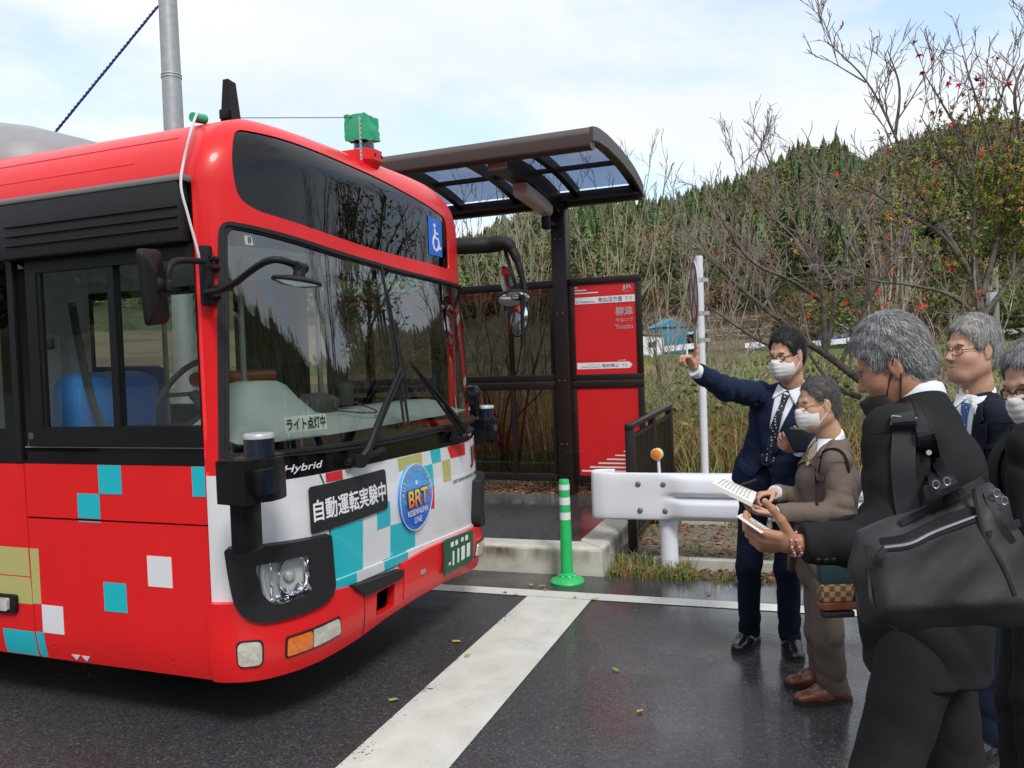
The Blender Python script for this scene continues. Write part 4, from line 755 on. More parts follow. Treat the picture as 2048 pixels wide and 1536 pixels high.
q = MB(); q.tube([(.95, .9, 1.62), (1.9, 1.1, 1.62)], .045, 10); q.tube([(1.25, 2.6, 1.0), (1.25, 2.6, 2.35)], .03, 10); q.build('orange_rail', m_orange, bus)
for r_ in range(5):
    for x_ in (.5, 2.0):
        q = MB(); q.box((x_, 2.6+r_*.85, 1.35), (.85, .12, .75), bev=.05); q.box((x_, 2.35+r_*.85, 1.02), (.85, .45, .12), bev=.04); q.build('passenger_seat', m_navyseat, bus)
# ================================================================ bus shelter
m_brown = mat('bronze_aluminium', (.022, .015, .014), .38, col2=(.018, .013, .012), nscale=6, spec=.3); m_brownl = mat('bronze_gutter', (.075, .060, .054), .45); m_beige = mat('end_cap_beige', (.36, .33, .29), .5)
m_pane = glass('smoked_pane', (.25, .25, .245), .085); m_roofp = glass('roof_sheet', (.26, .29, .37), .03, .05); m_sred = mat('sign_red', (.62, .016, .019), .42, coat=.15); m_lamp = mat('lamp_cover', (.62, .54, .48), .4)
SA = math.radians(-22.5); SP0 = Vector((.626, 8.879, 0))
sh = empty('bus_shelter', SP0, SA, label='dark brown bus shelter with curved smoked roof, smoked panels and red station signs', category='bus shelter')
def bx(x0, x1, y0, y1, z0, z1, mb=None, bev=.006, mi=0):
    mb = mb or MB(); return mb.box(((x0+x1)/2, (y0+y1)/2, (z0+z1)/2), (x1-x0, y1-y0, z1-z0), mi, bev=bev)
for x0 in (-.147, -3.02): bx(x0, x0+.16, -.08, .08, .20, 3.28, bev=.012).build('post', m_brown, sh)
q = MB()
for z in (.75, 1.42, 2.13, 2.9):
    for x in (-.1, -.04): q.lathe([(.006, 0), (.004, .004)], (x, -.081, z), 8, R=Matrix.Rotation(PI/2, 3, 'X'))
q.build('bolt', m_alu, sh)
def panel(x0, x1, z0, z1, mull, st, name='panel_frame'):
    q = MB(); bx(x0, x1, -.03, .03, z1-st, z1, q); bx(x0, x1, -.03, .03, z0, z0+st, q)
    for a in [x0, x1-st*.8]: bx(a, a+st*.8, -.028, .028, z0+st+.001, z1-st-.001, q)
    for m_ in mull: bx(m_-.025, m_+.025, -.02, .02, z0+st+.001, z1-st-.001, q)
    f = q.build(name, m_brown, sh); return f
for (x0, x1, mu) in ((-1.34, -.149, [-.665]), (-2.85, -1.345, [-2.1])):
    for z0, z1 in ((.345, 1.405), (1.408, 2.482)):
        f = panel(x0, x1, z0, z1, mu, .078); MB().add([(x0+.03, 0, z0+.06), (x1-.03, 0, z0+.06), (x1-.03, 0, z1-.06), (x0+.03, 0, z1-.06)], [(0, 1, 2, 3)]).build('pane', m_pane, f)
def sign_text(body, x, z, w, h, m, par, y=-.0145, **k):
    V, Fc = fit_text(body, w, h, **k); me = bpy.data.meshes.new('lettering'); me.from_pydata([(x+a[0], y, z+a[1]) for a in V], [], Fc); me.materials.append(m); o = bpy.data.objects.new('sign_lettering', me); link(o, par)
def bar(x0, x1, z0, z1, par, m=None, y=-.013, pts=None): MB().add([(a, y, b) for a, b in (pts or rect(x0, z0, x1, z1))], [tuple(range(len(pts) if pts else 4))]).build('white_bar', m or m_wtext, par)
for z0, z1 in ((.345, 1.405), (1.408, 2.482)):
    f = panel(.014, .782, z0, z1, [], .068, 'sign_frame')
    s_ = bx(.03, .765, -.010, .006, z0+.05, z1-.05, bev=0).build('sign_board', m_sred, f, autosmooth=0)
    if z0 > 1:
        for (x1, zz) in ((.105, 2.386), (.205, 2.356), (.332, 2.326)): bar(.078, x1, zz-.006, zz+.005, s_)
        bar(.078, .719, 2.212, 2.281, s_); bar(0, 0, 0, 0, s_, pts=[(.078, 1.532), (.640, 1.532), (.672, 1.565), (.640, 1.598), (.078, 1.598)])
        sign_text('JR', .588, 2.332, .104, .050, m_wtext, s_, bold=.04); sign_text('JR東日本', .605, 2.312, .068, .012, m_wtext, s_, bold=.02)
        m_gt = mat('grey_lettering', (.10, .10, .105), .5)
        sign_text('for Kesennuma', .092, 2.222, .20, .028, m_gt, s_); sign_text('気仙沼方面', .330, 2.222, .255, .050, m_btext, s_, bold=.006); sign_text('下り', .612, 2.226, .078, .038, m_gt, s_)
        sign_text('柳津', .512, 2.075, .178, .088, m_wtext, s_, bold=.022); sign_text('やないづ', .512, 2.008, .176, .042, m_wtext, s_, bold=.01); sign_text('Yanaizu', .500, 1.936, .190, .050, m_wtext, s_, bold=.008)
        sign_text('陸前横山', .352, 1.546, .168, .036, m_btext, s_); sign_text('下り', .562, 1.55, .05, .026, m_gt, s_); sign_text('Rikuzen-Yokoyama', .135, 1.542, .195, .018, m_gt, s_); sign_text('りくぜんよこやま', .200, 1.570, .128, .012, m_gt, s_)
        sign_text('Next', .523, 1.606, .035, .014, m_wtext, s_); sign_text('次駅', .566, 1.605, .038, .017, m_wtext, s_)
    else:
        for i, x0 in enumerate((.090, .181, .274, .366, .458, .550)): bar(x0, .71, .452+.0425*i, .470+.0425*i-.004*i*.3, s_)
    for zz in (z0+.04, z1-.04): bx(.04, .11, -.036, -.0305, zz-.02, zz+.02, bev=0).build('bracket', m_blk, f, autosmooth=0)
# roof: curved sheets on ribs
RN = [0.04, -.2, -.45, -.75, -1.05, -1.35, -1.58]; RZ = [3.415, 3.47, 3.515, 3.552, 3.572, 3.575, 3.555]
def rz(n): return float(np.interp(-n, [-a for a in RN], RZ))
X0, X1 = -3.9, .79
q = MB()
for x in (X1-.04, .12, -.55, -1.22, -1.9, -2.6, -3.3, X0+.04):
    w_ = .032; vs = []; ns = np.linspace(.04, -1.58, 14)
    for n in ns: z = rz(n); d_ = .075; vs += [(x-w_, n, z-d_), (x+w_, n, z-d_), (x+w_, n, z+.012), (x-w_, n, z+.012)]
    q.add(vs, [(i*4+j, i*4+(j+1) % 4, i*4+4+(j+1) % 4, i*4+4+j) for i in range(13) for j in range(4)] + [(3, 2, 1, 0), (52, 53, 54, 55)])
rib = q.build('roof_rib', m_brown, sh)
q = MB(); bx(X0, X1, -.60, -.56, rz(-.58)-.05, rz(-.58)-.003, q); q.build('purlin', m_brown, sh)
q = MB(); bx(X0, X1+.01, .02, .13, 3.25, 3.40, q, .012); bx(X0, X1, -.10, .02, 3.285, 3.30, q); q.build('rear_beam', m_brown, sh)
q = MB(); q.prism(rpoly([(-1.56, 3.40), (-1.63, 3.385), (-1.69, 3.41), (-1.71, 3.52), (-1.66, 3.575), (-1.56, 3.585)], .02), X0, X1+.01, T=lambda p: Vector((p.z, p.x, p.y)), smooth=True); q.build('gutter', m_brownl, sh)
q = MB(); vs = []
ns = np.linspace(.10, -1.66, 16)
for n in ns: z = float(np.interp(-n, [-.10, .04, .3, .75, 1.2, 1.5, 1.66], [3.36, 3.42, 3.49, 3.555, 3.58, 3.575, 3.545])); vs += [(X1, n, z-.09), (X1+.03, n, z-.09), (X1+.03, n, z+.03), (X1, n, z+.03)]
q.add(vs, [(i*4+j, i*4+(j+1) % 4, i*4+4+(j+1) % 4, i*4+4+j) for i in range(15) for j in range(4)] + [(3, 2, 1, 0), (60, 61, 62, 63)], 0, True); q.build('end_rib', m_brownl, sh, autosmooth=35)
q = MB(); ns = np.linspace(.04, -1.6, 20); q.add([(x, n, rz(n)+.001) for n in ns for x in (X0, X1)], [(2*i, 2*i+1, 2*i+3, 2*i+2) for i in range(19)], 0, True); q.build('roof_sheet', m_roofp, sh)
q = MB(); vs = []
for n, h in ((.0, .24), (-.4, .20), (-.9, .17), (-1.5, .15)): z = rz(n)-.06; vs += [(-.20, n, z-h), (-.02, n, z-h), (-.02, n, z), (-.20, n, z)]
q.add(vs, [(i*4+j, i*4+(j+1) % 4, i*4+4+(j+1) % 4, i*4+4+j) for i in range(3) for j in range(4)] + [(3, 2, 1, 0), (12, 13, 14, 15)]); q.build('roof_arm', m_brown, sh)
bx(-.205, -.015, -1.545, -1.50, rz(-1.5)-.215, rz(-1.5)-.055, bev=.02).build('end_cap', m_beige, sh); bx(-.62, -.50, -1.60, -1.54, 3.47, 3.53, bev=.01).build('end_cap', m_beige, sh)
l = MB(); l.prism(rpoly([(-.075, 0), (.075, 0), (.07, -.10), (.045, -.13), (-.045, -.13), (-.07, -.10)], .01), -1.0, -.28, T=lambda p: Vector((-.11+p.x, p.z, rz(p.z)-.06-.18+p.y)), smooth=True); l.build('strip_light', m_lamp, sh, autosmooth=30)
l = MB(); bx(-.11, -.06, -.35, -.08, 3.02, 3.06, l); bx(-.125, -.045, -.42, -.33, 2.97, 3.10, l, .015); l.build('bracket_lamp', m_blk, sh)
# ================================================================ street furniture
# green delineator
dl = MB(); DP = (.357, 6.18, 0); G_, W_ = 0, 1
dl.lathe([(.124, .0), (.126, .012), (.115, .030), (.075, .045), (.068, .050), (.066, .066), (.050, .072), (.0475, .075)], DP, 40, 0, cap=False)
zs = [.075, .473, .473, .527, .527, .583, .583, .638, .638, .695, .695, .768]
dlo = dl.build('delineator_post', mat('delineator_green', (.022, .50, .13), .38, col2=(.02, .43, .115), nscale=9), label='green plastic delineator post with three white bands before the kerb', category='delineator')
b = MB(); b.lathe([(.0475, .074), (.040, .473), (.0385, .695), (.0385, .755), (.034, .768), (.001, .770)], DP, 36); b.build('tube', bpy.data.materials['delineator_green'], dlo)
for z0, z1 in ((.473, .527), (.583, .638), (.693, .733)): b = MB(); b.lathe([(.0405, z0-.02*0), (.0402, z1)], DP, 36, cap=False); b.build('reflective_band', mat('band_white', (.68, .70, .68), .4), dlo)
b = MB()
for i in range(8): a = i*PI/4+.2; b.lathe([(.006, 0), (.004, .003)], (DP[0]+.0665*math.cos(a), DP[1]+.0665*math.sin(a), .058), 8, R=Vector((math.cos(a), math.sin(a), 0)).to_track_quat('Z', 'Y').to_matrix())
b.build('stud', m_wtext, dlo)
# white guardrail with a wrapped end
gr = empty('guardrail', (1.157, 6.385, 0), KA, label='white steel guardrail with rounded end and orange reflector on its post', category='guardrail')
m_gw = mat('guardrail_white', (.74, .75, .80), .4, col2=(.68, .69, .74), nscale=3, bump=.03, bscale=90)
q = MB(); q.tube([(0, 0, -.1), (0, 0, .72)], .068, 24); q.build('post', m_gw, gr)
q = MB(); q.tube([(2.0, 0, -.1), (2.0, 0, .72)], .068, 24); q.build('post', m_gw, gr)
path = [(-.42, .06), (-.50, .055), (-.565, .02), (-.585, -.04), (-.56, -.10), (-.50, -.125)]; path = [tuple(p) for p in bez([(*p, 0) for p in path], 5)]; path = [(p[0], p[1]) for p in path] + [(x, -.128) for x in np.linspace(-.46, 3.6, 70)]
NV = 26; vs = []
for (x, y) in path:
    k = float(sstep(-.02, .16, np.array(x)))
    for j in range(NV+1):
        v = j/NV; prof = -.062*(min(1, 1.75*abs(math.sin(2*PI*v))) if 0 < v < 1 else 0)+.03*(1-math.sin(PI*v))**2; flat = .012*(abs(2*v-1)**6); zlo, zhi = .415+.0*k, .775
        pin = .02*(1-k)*float(sstep(-.1, -.5, np.array(x)))*0
        yy = y+(prof*k+flat*(1-k)); vs.append((x, yy, zlo+(zhi-zlo)*v))
n = NV+1; q = MB(); q.add(vs, [(i*n+j, (i+1)*n+j, (i+1)*n+j+1, i*n+j+1) for i in range(len(path)-1) for j in range(NV)], 0, True); rail = q.build('rail', m_gw, gr, autosmooth=60)
md = rail.modifiers.new('thickness', 'SOLIDIFY'); md.thickness = .005
for x, z in ((-.17, .69), (.02, .69), (-.16, .49), (.03, .49)): q = MB(); q.lathe([(.021, 0), (.020, .006), (.012, .011), (.001, .012)], (x-.03, -.129, z), 16, R=Matrix.Rotation(PI/2, 3, 'X')); q.build('bolt', mat('bolt_grey', (.16, .17, .19), .5, metal=.5), gr)
q = MB(); q.tube([(-.055, -.02, .76), (-.06, -.02, .88)], .012, 8); q.build('reflector_stem', m_gw, gr)
RR3 = Vector((-.25, -1, 0)).to_track_quat('Z', 'Y').to_matrix(); q = MB(); q.lathe([(.046, -.02), (.046, .012), (.040, .016)], (-.068, -.03, .905), 28, R=RR3); r_ = q.build('reflector', mat('reflector_housing', (.62, .55, .40), .5), gr)
q = MB(); q.lathe([(.039, .0165), (.03, .021), (.001, .023)], (-.068, -.03, .905), 28, R=RR3, cap=False); q.build('lens', mat('reflector_orange', (.85, .22, .01), .3), r_)
# dark brown railing beside the platform
fe = empty('railing', (.927, 6.703, 0), math.radians(72), label='dark brown slatted railing running back beside the platform kerb', category='railing')
FLn = 2.45; q = MB(); bx(-.05, FLn, -.035, .035, 1.075, 1.12, q, .012); bx(0, FLn, -.02, .02, .17, .21, q); bx(0, FLn, -.02, .02, .98, 1.02, q); q.build('rail', m_brown, fe)
for x in (0, 1.2, FLn-.04): bx(x-.035, x+.035, -.036, .036, -.05, 1.09, bev=.008).build('post', m_brown, fe)
q = MB()
for i in range(24):
    x = .09+i*.098
    if abs(x-1.2) > .04: bx(x-.022, x+.022, -.012, .012, .205, .985, q, 0)
q.build('slat', m_brown, fe)
# prohibition sign on a white pole
ps = empty('road_sign', (1.782, 7.871, 0), 0, label='round red ringed prohibition sign seen edge-on on a white pole', category='road sign')
m_pw = mat('pole_white', (.70, .71, .74), .4, col2=(.64, .65, .68), nscale=5)
q = MB(); q.tube([(0, 0, 0), (.004, .0, 2.545)], .0365, 20); q.build('pole', m_pw, ps); q = MB(); q.lathe([(.038, 2.53), (.038, 2.56), (.02, 2.565)], (.004, 0, 0), 20); q.build('cap', m_pw, ps)
q = MB(); q.box((0, 0, .06), (.42, .36, .14), bev=.015, rot=Matrix.Rotation(-.35, 3, 'Z')); q.build('footing', m_conc, ps)
nS = Vector((math.cos(math.radians(175)), math.sin(math.radians(175)), 0)); R3 = nS.to_track_quat('Z', 'Y').to_matrix(); cS = Vector((.0, 0, 2.22))+nS*.05
q = MB(); q.lathe([(.30, -.006), (.302, .0), (.30, .004)], cS, 48, R=R3); dsk = q.build('sign_face', mat('sign_grey', (.50, .53, .56), .45), ps)
def ring_poly(a, b, z): return [(r_*math.cos(t), r_*math.sin(t), z) for r_ in (a, b) for t in np.linspace(0, 2*PI, 49)[:-1]]
m_sr = mat('sign_ring_red', (.30, .03, .03), .5)
q = MB(); q.add([cS+R3 @ Vector(p) for p in ring_poly(.235, .299, .0065)], [(i, (i+1) % 48, 48+(i+1) % 48, 48+i) for i in range(48)]); ax = Matrix.Rotation(math.radians(90), 3, 'Z')
for a in (PI/4, -PI/4):
    c_, s__ = math.cos(a), math.sin(a); q.add([cS+R3 @ Vector((x*c_-y*s__, x*s__+y*c_, .0072+.0004*(a > 0))) for x, y in rect(-.24, -.024, .24, .024)], [(0, 1, 2, 3)])
q.build('red_mark', m_sr, dsk)
q = MB(); q.box(Vector((0, 0, 1.70))+nS*.05, (.008, .30, .36), rot=Matrix.Rotation(math.radians(172-180), 3, 'Z')); q.build('plate', mat('plate_grey', (.42, .43, .42), .5), ps)
for z in (2.34, 2.03, 1.78): q = MB(); q.tube([(0, 0, z-.02), (0, 0, z+.02)], .040, 16); q.box((.06, 0, z), (.05, .03, .035)); q.box((-.03, 0, z), (.05, .03, .035)); q.build('clamp', m_alu, ps)
# galvanised lamp post behind the bus, with a twisted blue guy rope
lp0 = at(347, 240, 9.4); m_galv = mat('galvanised', (.40, .43, .43), .5, metal=.35, col2=(.33, .36, .37), nscale=18)
lp_ = empty('street_lamp_pole', (lp0[0], lp0[1], .1), label='tapering galvanised pole rising behind the bus roof', category='pole')
q = MB(); q.tube([(0, 0, 0), (0, 0, 4.6), (0, 0, 9)], [.125, .105, .075], 24); q.build('shaft', m_galv, lp_)
zb = at(342, 157, 9.4)[2]-.1
for dz in (0, .03): q = MB(); q.tube([(0, 0, zb+dz), (0, 0, zb+dz+.012)], .111, 24); q.build('band', m_alu, lp_)
r0, r1 = at(314, 14, 9.4), at(130, 240, 9.0); dr = r1-r0; r2 = r0+dr*2.6; q = MB()
for ph in (0, PI): q.tube([Vector(r0+(r2-r0)*t)+Vector((math.cos(t*260+ph)*.011, math.sin(t*260+ph)*.011, math.cos(t*260+ph)*.006)) for t in np.linspace(0, 1, 420)], .010, 5)
q.tube([Vector(r0), Vector((lp0[0], lp0[1], r0[2]+.05))], .012, 6); q.build('guy_rope', mat('rope_navy', (.03, .035, .15), .8), label='navy twisted guy rope slanting down from the galvanised pole', category='rope')
# ================================================================ far buildings, guard rails and poles
def gpos(px, py, Y): p = at(px, py, Y); return Vector((p[0], p[1], float(ground_h(p[0], p[1]))))
m_bluew = mat('shed_blue', (.03, .22, .36), .6, col2=(.025, .18, .30), nscale=2); m_lblue = mat('tin_pale_blue', (.22, .52, .66), .5); m_wwall = mat('white_wall', (.66, .67, .68), .7); m_rroof = mat('red_tiles', (.26, .06, .05), .7, bump=.4, bscale=14); m_wood = mat('timber_wall', (.30, .17, .10), .8); m_dkop = mat('dark_opening', (.02, .02, .022), .9)
s0 = gpos(1362, 690, 60); sd = empty('blue_shed', s0, .1, label='blue walled shed with pale blue lean-to roof beside the far road', category='shed')
bx(-1.6, .5, 0, 3, 0, 1.9).build('wall', m_bluew, sd); q = MB(); q.prism([(-1.75, 1.88), (.6, 1.88), (-.5, 2.5)], -.15, 3.1, T=lambda p: Vector((p.x, p.z, p.y))); q.build('roof', m_bluew, sd); bx(.52, 2.0, .2, 2.4, 0, 1.3).build('lean_to', m_dkop, sd); q = MB(); q.box((1.35, 1.0, 1.45), (1.8, 3, .08), rot=Matrix.Rotation(-.14, 3, 'Y')); q.build('lean_to_roof', m_lblue, sd)
s0 = gpos(1308, 690, 58); wb = empty('white_storehouse', s0, .1, label='low white storehouse beside the blue shed, behind the twigs', category='building'); bx(-.9, .7, 0, 3, 0, 1.35).build('wall', m_wwall, wb); q = MB(); q.box((-.1, 1.5, 1.45), (1.9, 3.3, .12), rot=Matrix.Rotation(.08, 3, 'Y')); q.build('roof', m_grey, wb); bx(-.4, .1, -.02, .02, .2, .9).build('door', m_dkop, wb)
p_ = at(1590, 636, 108); hh = empty('red_roof_house', (p_[0], p_[1], p_[2]-1), .35, label='small far house with red tiled gable roof on the terraced slope', category='house')
bx(-2.2, 2.2, 0, 5, 0, 1.9).build('wall', m_wood, hh); q = MB(); q.prism([(-2.8, 1.7), (2.8, 1.7), (0, 3.0)], -.5, 5.5, T=lambda p: Vector((p.x, p.z, p.y))); q.build('roof', m_rroof, hh); bx(-1.4, -.4, -.03, .02, .5, 1.5).build('window', m_wwall, hh)
q = MB(); q.prism([(-2.9, 1.62), (0, 2.98), (2.9, 1.62), (2.9, 1.78), (0, 3.14), (-2.9, 1.78)], -.62, -.5, T=lambda p: Vector((p.x, p.z, p.y))); q.build('barge_board', m_wwall, hh)
def far_rail(pts, Y, label):
    P = [at(x, y, Y) for x, y in pts]; e = empty('roadside_guardrail', tuple(P[0]), label=label, category='guardrail', group='white guardrails along the far road'); o0 = Vector(P[0])
    q = MB(); PP = [Vector(p)-o0 for p in P]; d_ = (PP[-1]-PP[0]); L_ = d_.length; nrm = Vector((-d_.y, d_.x, 0)).normalized()*.03; vs = [a+s*nrm+Vector((0, 0, z)) for a in (PP[0], PP[-1]) for s, z in ((-1, -.17), (1, -.17), (1, .17), (-1, .17))]
    q.add(vs, [(0, 1, 5, 4), (1, 2, 6, 5), (2, 3, 7, 6), (3, 0, 4, 7), (3, 2, 1, 0), (4, 5, 6, 7)]); q.build('rail', m_gw, e)
    for i in range(int(L_/2.2)+1):
        p = PP[0]+d_*min(1, (i+.25)*2.2/L_); q = MB(); q.tube([p+Vector((0, 0, -.9))-nrm*2, p+Vector((0, 0, .18))-nrm*2], .06, 8); q.build('post', m_gw, e)
far_rail([(1285, 703), (1404, 690)], 52, 'white far guardrail in front of the blue shed'); far_rail([(1490, 692), (1530, 688)], 54, 'short white far guardrail left of the pointing man\'s head'); far_rail([(1618, 688), (1712, 680)], 55, 'white far guardrail seen through the leaning bare tree'); far_rail([(1988, 665), (2120, 656)], 56, 'white far guardrail at the right edge above the gray haired men')
m_polew = mat('weathered_pole', (.24, .23, .21), .8)
def far_pole(px, y0, y1, Y, r, label, box=False, m=None):
    b0, t0 = at(px, y0, Y), at(px+1, y1, Y); z = float(ground_h(b0[0], b0[1])); e = empty('utility_pole', (b0[0], b0[1], z-.2), label=label, category='pole', group='utility poles at the foot of the hill'); H_ = t0[2]-z+.2
    q = MB(); q.tube([(0, 0, 0), (0, 0, H_)], [r*1.2, r*.85], 10); q.build('shaft', m or m_polew, e)
    if box: bz = at(px, 590, Y)[2]-z; q = MB(); q.box((-.28, -.05, bz), (.42, .4, .7), bev=.04); q.build('transformer_box', mat('box_blue_grey', (.30, .36, .42), .5), e)
    else: q = MB(); q.box((0, 0, H_-.4), (.9, .08, .08)); q.build('cross_arm', m_galv, e)
far_pole(1806, 650, 505, 70, .09, 'left of two thin wooden poles above the bent man\'s head'); far_pole(1813, 650, 560, 66, .08, 'right and shorter of two thin poles above the bent man\'s head'); far_pole(1994, 670, 535, 46, .13, 'grey pole with a box near the right edge', True)
# parked far car
p_ = gpos(1664, 676, 60); cr = empty('parked_car', (p_.x, p_.y, p_.z-.1), 1.45, label='pale blue car parked far off behind the leaning tree', category='car'); m_car = mat('car_blue', (.28, .42, .55), .3, coat=.6)
q = MB(); prof = rpoly([(-1.9, .35), (1.9, .35), (1.95, .75), (1.2, .95), (.7, 1.42), (-1.1, 1.45), (-1.8, .95)], .15); q.prism(prof, -.8, .8, T=lambda p: Vector((p.x, p.z, p.y+.25)), smooth=False); q.build('body', m_car, cr); q = MB(); q.prism(rpoly([(-1.5, .98), (1.05, .98), (.62, 1.36), (-1.0, 1.38)], .05), -.815, .815, T=lambda p: Vector((p.x, p.z, p.y+.25))); q.build('window', m_gloss, cr)
for x in (-1.2, 1.2):
    for y in (-.75, .75): q = MB(); q.lathe([(.3, -.1), (.31, 0), (.3, .1)], (x, y, .52), 16, R=Matrix.Rotation(PI/2, 3, 'X')); q.build('wheel', m_tyre, cr)
# ================================================================ vegetation
def tubes_np(segs, n=4):
    "segs: list of (points, radii) -> arrays of quads"
    V = []; Fq = []; b = 0
    for P, R_ in segs:
        P = np.asarray(P, float); k = len(P); T = np.gradient(P, axis=0); T /= np.maximum(np.linalg.norm(T, axis=1, keepdims=True), 1e-9)
        ref = np.array([.31, .52, .79]) if abs(T[0] @ np.array([.31, .52, .79])) < .9 else np.array([1, 0, 0.])
        A = np.cross(T, ref); A /= np.maximum(np.linalg.norm(A, axis=1, keepdims=True), 1e-9); B = np.cross(T, A)
        q = np.arange(n)*2*PI/n; ring = P[:, None]+(A[:, None]*np.cos(q)[None, :, None]+B[:, None]*np.sin(q)[None, :, None])*np.asarray(R_)[:, None, None]
        V.append(ring.reshape(-1, 3)); i = np.arange(k-1)[:, None]*n; j = np.arange(n)[None]; j2 = (j+1) % n
        Fq.append(np.stack([i+j, i+j2, i+n+j2, i+n+j], -1).reshape(-1, 4)+b); b += k*n
    return np.concatenate(V), np.concatenate(Fq)
def grow(rg, P, r0, r1, lvl, out, up=.25, dens=1.0, lens=(1.0, .42, .2), spread=.75):
    P = np.asarray(P, float); k = len(P); out[lvl].append((P, np.linspace(r0, r1, k)))
    if lvl >= 3: return
    seg = np.linalg.norm(np.diff(P, axis=0), axis=1); Ln = seg.sum(); cum = np.r_[0, np.cumsum(seg)]
    n = max(2, int(Ln*[5.0, 9, 13][lvl]*dens+rg.rand()))
    for i in range(n):
        f = (.18 if lvl == 0 else .08)+.9*(i+rg.rand())/n; f = min(f, .99); s = f*Ln; p = np.array([np.interp(s, cum, P[:, c]) for c in range(3)]); j = min(np.searchsorted(cum, s), k-1); T = P[j]-P[j-1]; T /= max(np.linalg.norm(T), 1e-9)
        d = rg.normal(size=3); d -= T*(d @ T); d /= np.linalg.norm(d); D_ = T+d*spread*rg.uniform(.6, 1.3)+np.array([0, 0, up]); D_ /= np.linalg.norm(D_)
        l = lens[lvl]*rg.uniform(.5, 1.25)*(1.15-.6*f)
        m_ = 5 if lvl < 2 else 4; pts = [p]; c = D_.copy()
        for _ in range(m_-1): c = c+rg.normal(size=3)*.17+np.array([0, 0, up*.15]); c /= np.linalg.norm(c); pts.append(pts[-1]+c*l/(m_-1))
        rr = (r0+(r1-r0)*f); grow(rg, pts, max(rr*.55, .0042), max(rr*.22, .0028) if lvl < 2 else .0024, lvl+1, out, up, dens, lens, spread)
m_bark = mat('bark_dark', (.075, .06, .05), .9, col2=(.17, .16, .135), nscale=14, bump=.7, bscale=40, spec=.2); m_twig = mat('twig_brown', (.19, .145, .13), .85, col2=(.29, .245, .21), nscale=6, spec=.2); m_pale = mat('bark_pale', (.42, .385, .31), .9, col2=(.16, .14, .105), nscale=9, bump=.5, bscale=30, spec=.2); m_twigp = mat('twig_pale', (.38, .32, .235), .9, col2=(.24, .20, .145), nscale=5, spec=.2)
def smooth(pts, n=5): return np.array([tuple(p) for p in bez(pts, n)])
def tree(name, label, base, limbs, mats, seed, group=None, dens=1.0, lens=(1.0, .42, .2), up=.25, cat='tree', spread=.75):
    rg = np.random.RandomState(seed); out = [[], [], [], []]
    for P, r0, r1 in limbs: grow(rg, smooth(P), r0*(.8 if cat == 'tree' else 1), r1*.8, 0, out, up, dens, lens, spread)
    e = empty(name, tuple(base), label=label, category=cat, group=group); o = Vector(base)
    for nm, segs, n, m in (('trunk', out[0], 8, mats[0]), ('branches', out[1]+out[2]+out[3], 4, mats[1])):
        if segs: V, Fq = tubes_np(segs, n); mesh_np(nm, V-np.array(o), Fq, m, e, smooth=n > 4)
    return e, out
A_ = lambda pts, Y: [tuple(at(p[0], p[1], Y+(p[2] if len(p) > 2 else 0))) for p in pts]
# leaning bare cherry behind the men
b1 = on(1835, 905); Y1 = 10.0; g1 = at(1850, 930, Y1); g1[2] = float(ground_h(g1[0], g1[1]))-.1
t1, o1 = tree('bare_tree', 'bare dark cherry tree leaning left behind the pointing man', g1, [
    ([tuple(g1)]+A_([(1790, 815), (1715, 757), (1660, 715), (1621, 690)], Y1), .075, .045), (A_([(1625, 692), (1560, 640, .2), (1480, 575, .3), (1405, 500, .5), (1360, 440, .6)], Y1), .05, .012), (A_([(1650, 708), (1648, 640), (1640, 560), (1600, 470, .3), (1560, 380, .5), (1530, 300, .6)], Y1), .05, .010),
    (A_([(1655, 690), (1672, 590), (1690, 500), (1660, 420, -.2), (1620, 330, -.3)], Y1), .042, .010), (A_([(1680, 730), (1720, 640), (1735, 560), (1700, 470, .3), (1680, 400, .5)], Y1), .04, .010), (A_([(1640, 600), (1580, 560, -.3), (1500, 520, -.5), (1430, 420, -.7)], Y1), .034, .009), (A_([(1621, 690), (1540, 690, -.2), (1470, 650, -.3), (1400, 600, -.4)], Y1), .034, .008),
    (A_([(1722, 795, .2), (1677, 776, .3), (1640, 740, .4), (1590, 660, .6)], Y1), .05, .012), (A_([(1735, 600), (1790, 520, .2), (1830, 450, .3), (1880, 400, .3)], Y1), .03, .008), (A_([(1600, 470, .3), (1540, 430, .3), (1470, 340, .4)], Y1), .024, .006), (A_([(1690, 500), (1740, 400, .2), (1760, 330, .2)], Y1), .024, .006), (A_([(1560, 640), (1500, 600, .6), (1440, 540, .9), (1385, 480, 1.2)], Y1), .026, .006)], (m_bark, m_twig), 11, dens=.85, lens=(.95, .40, .2))
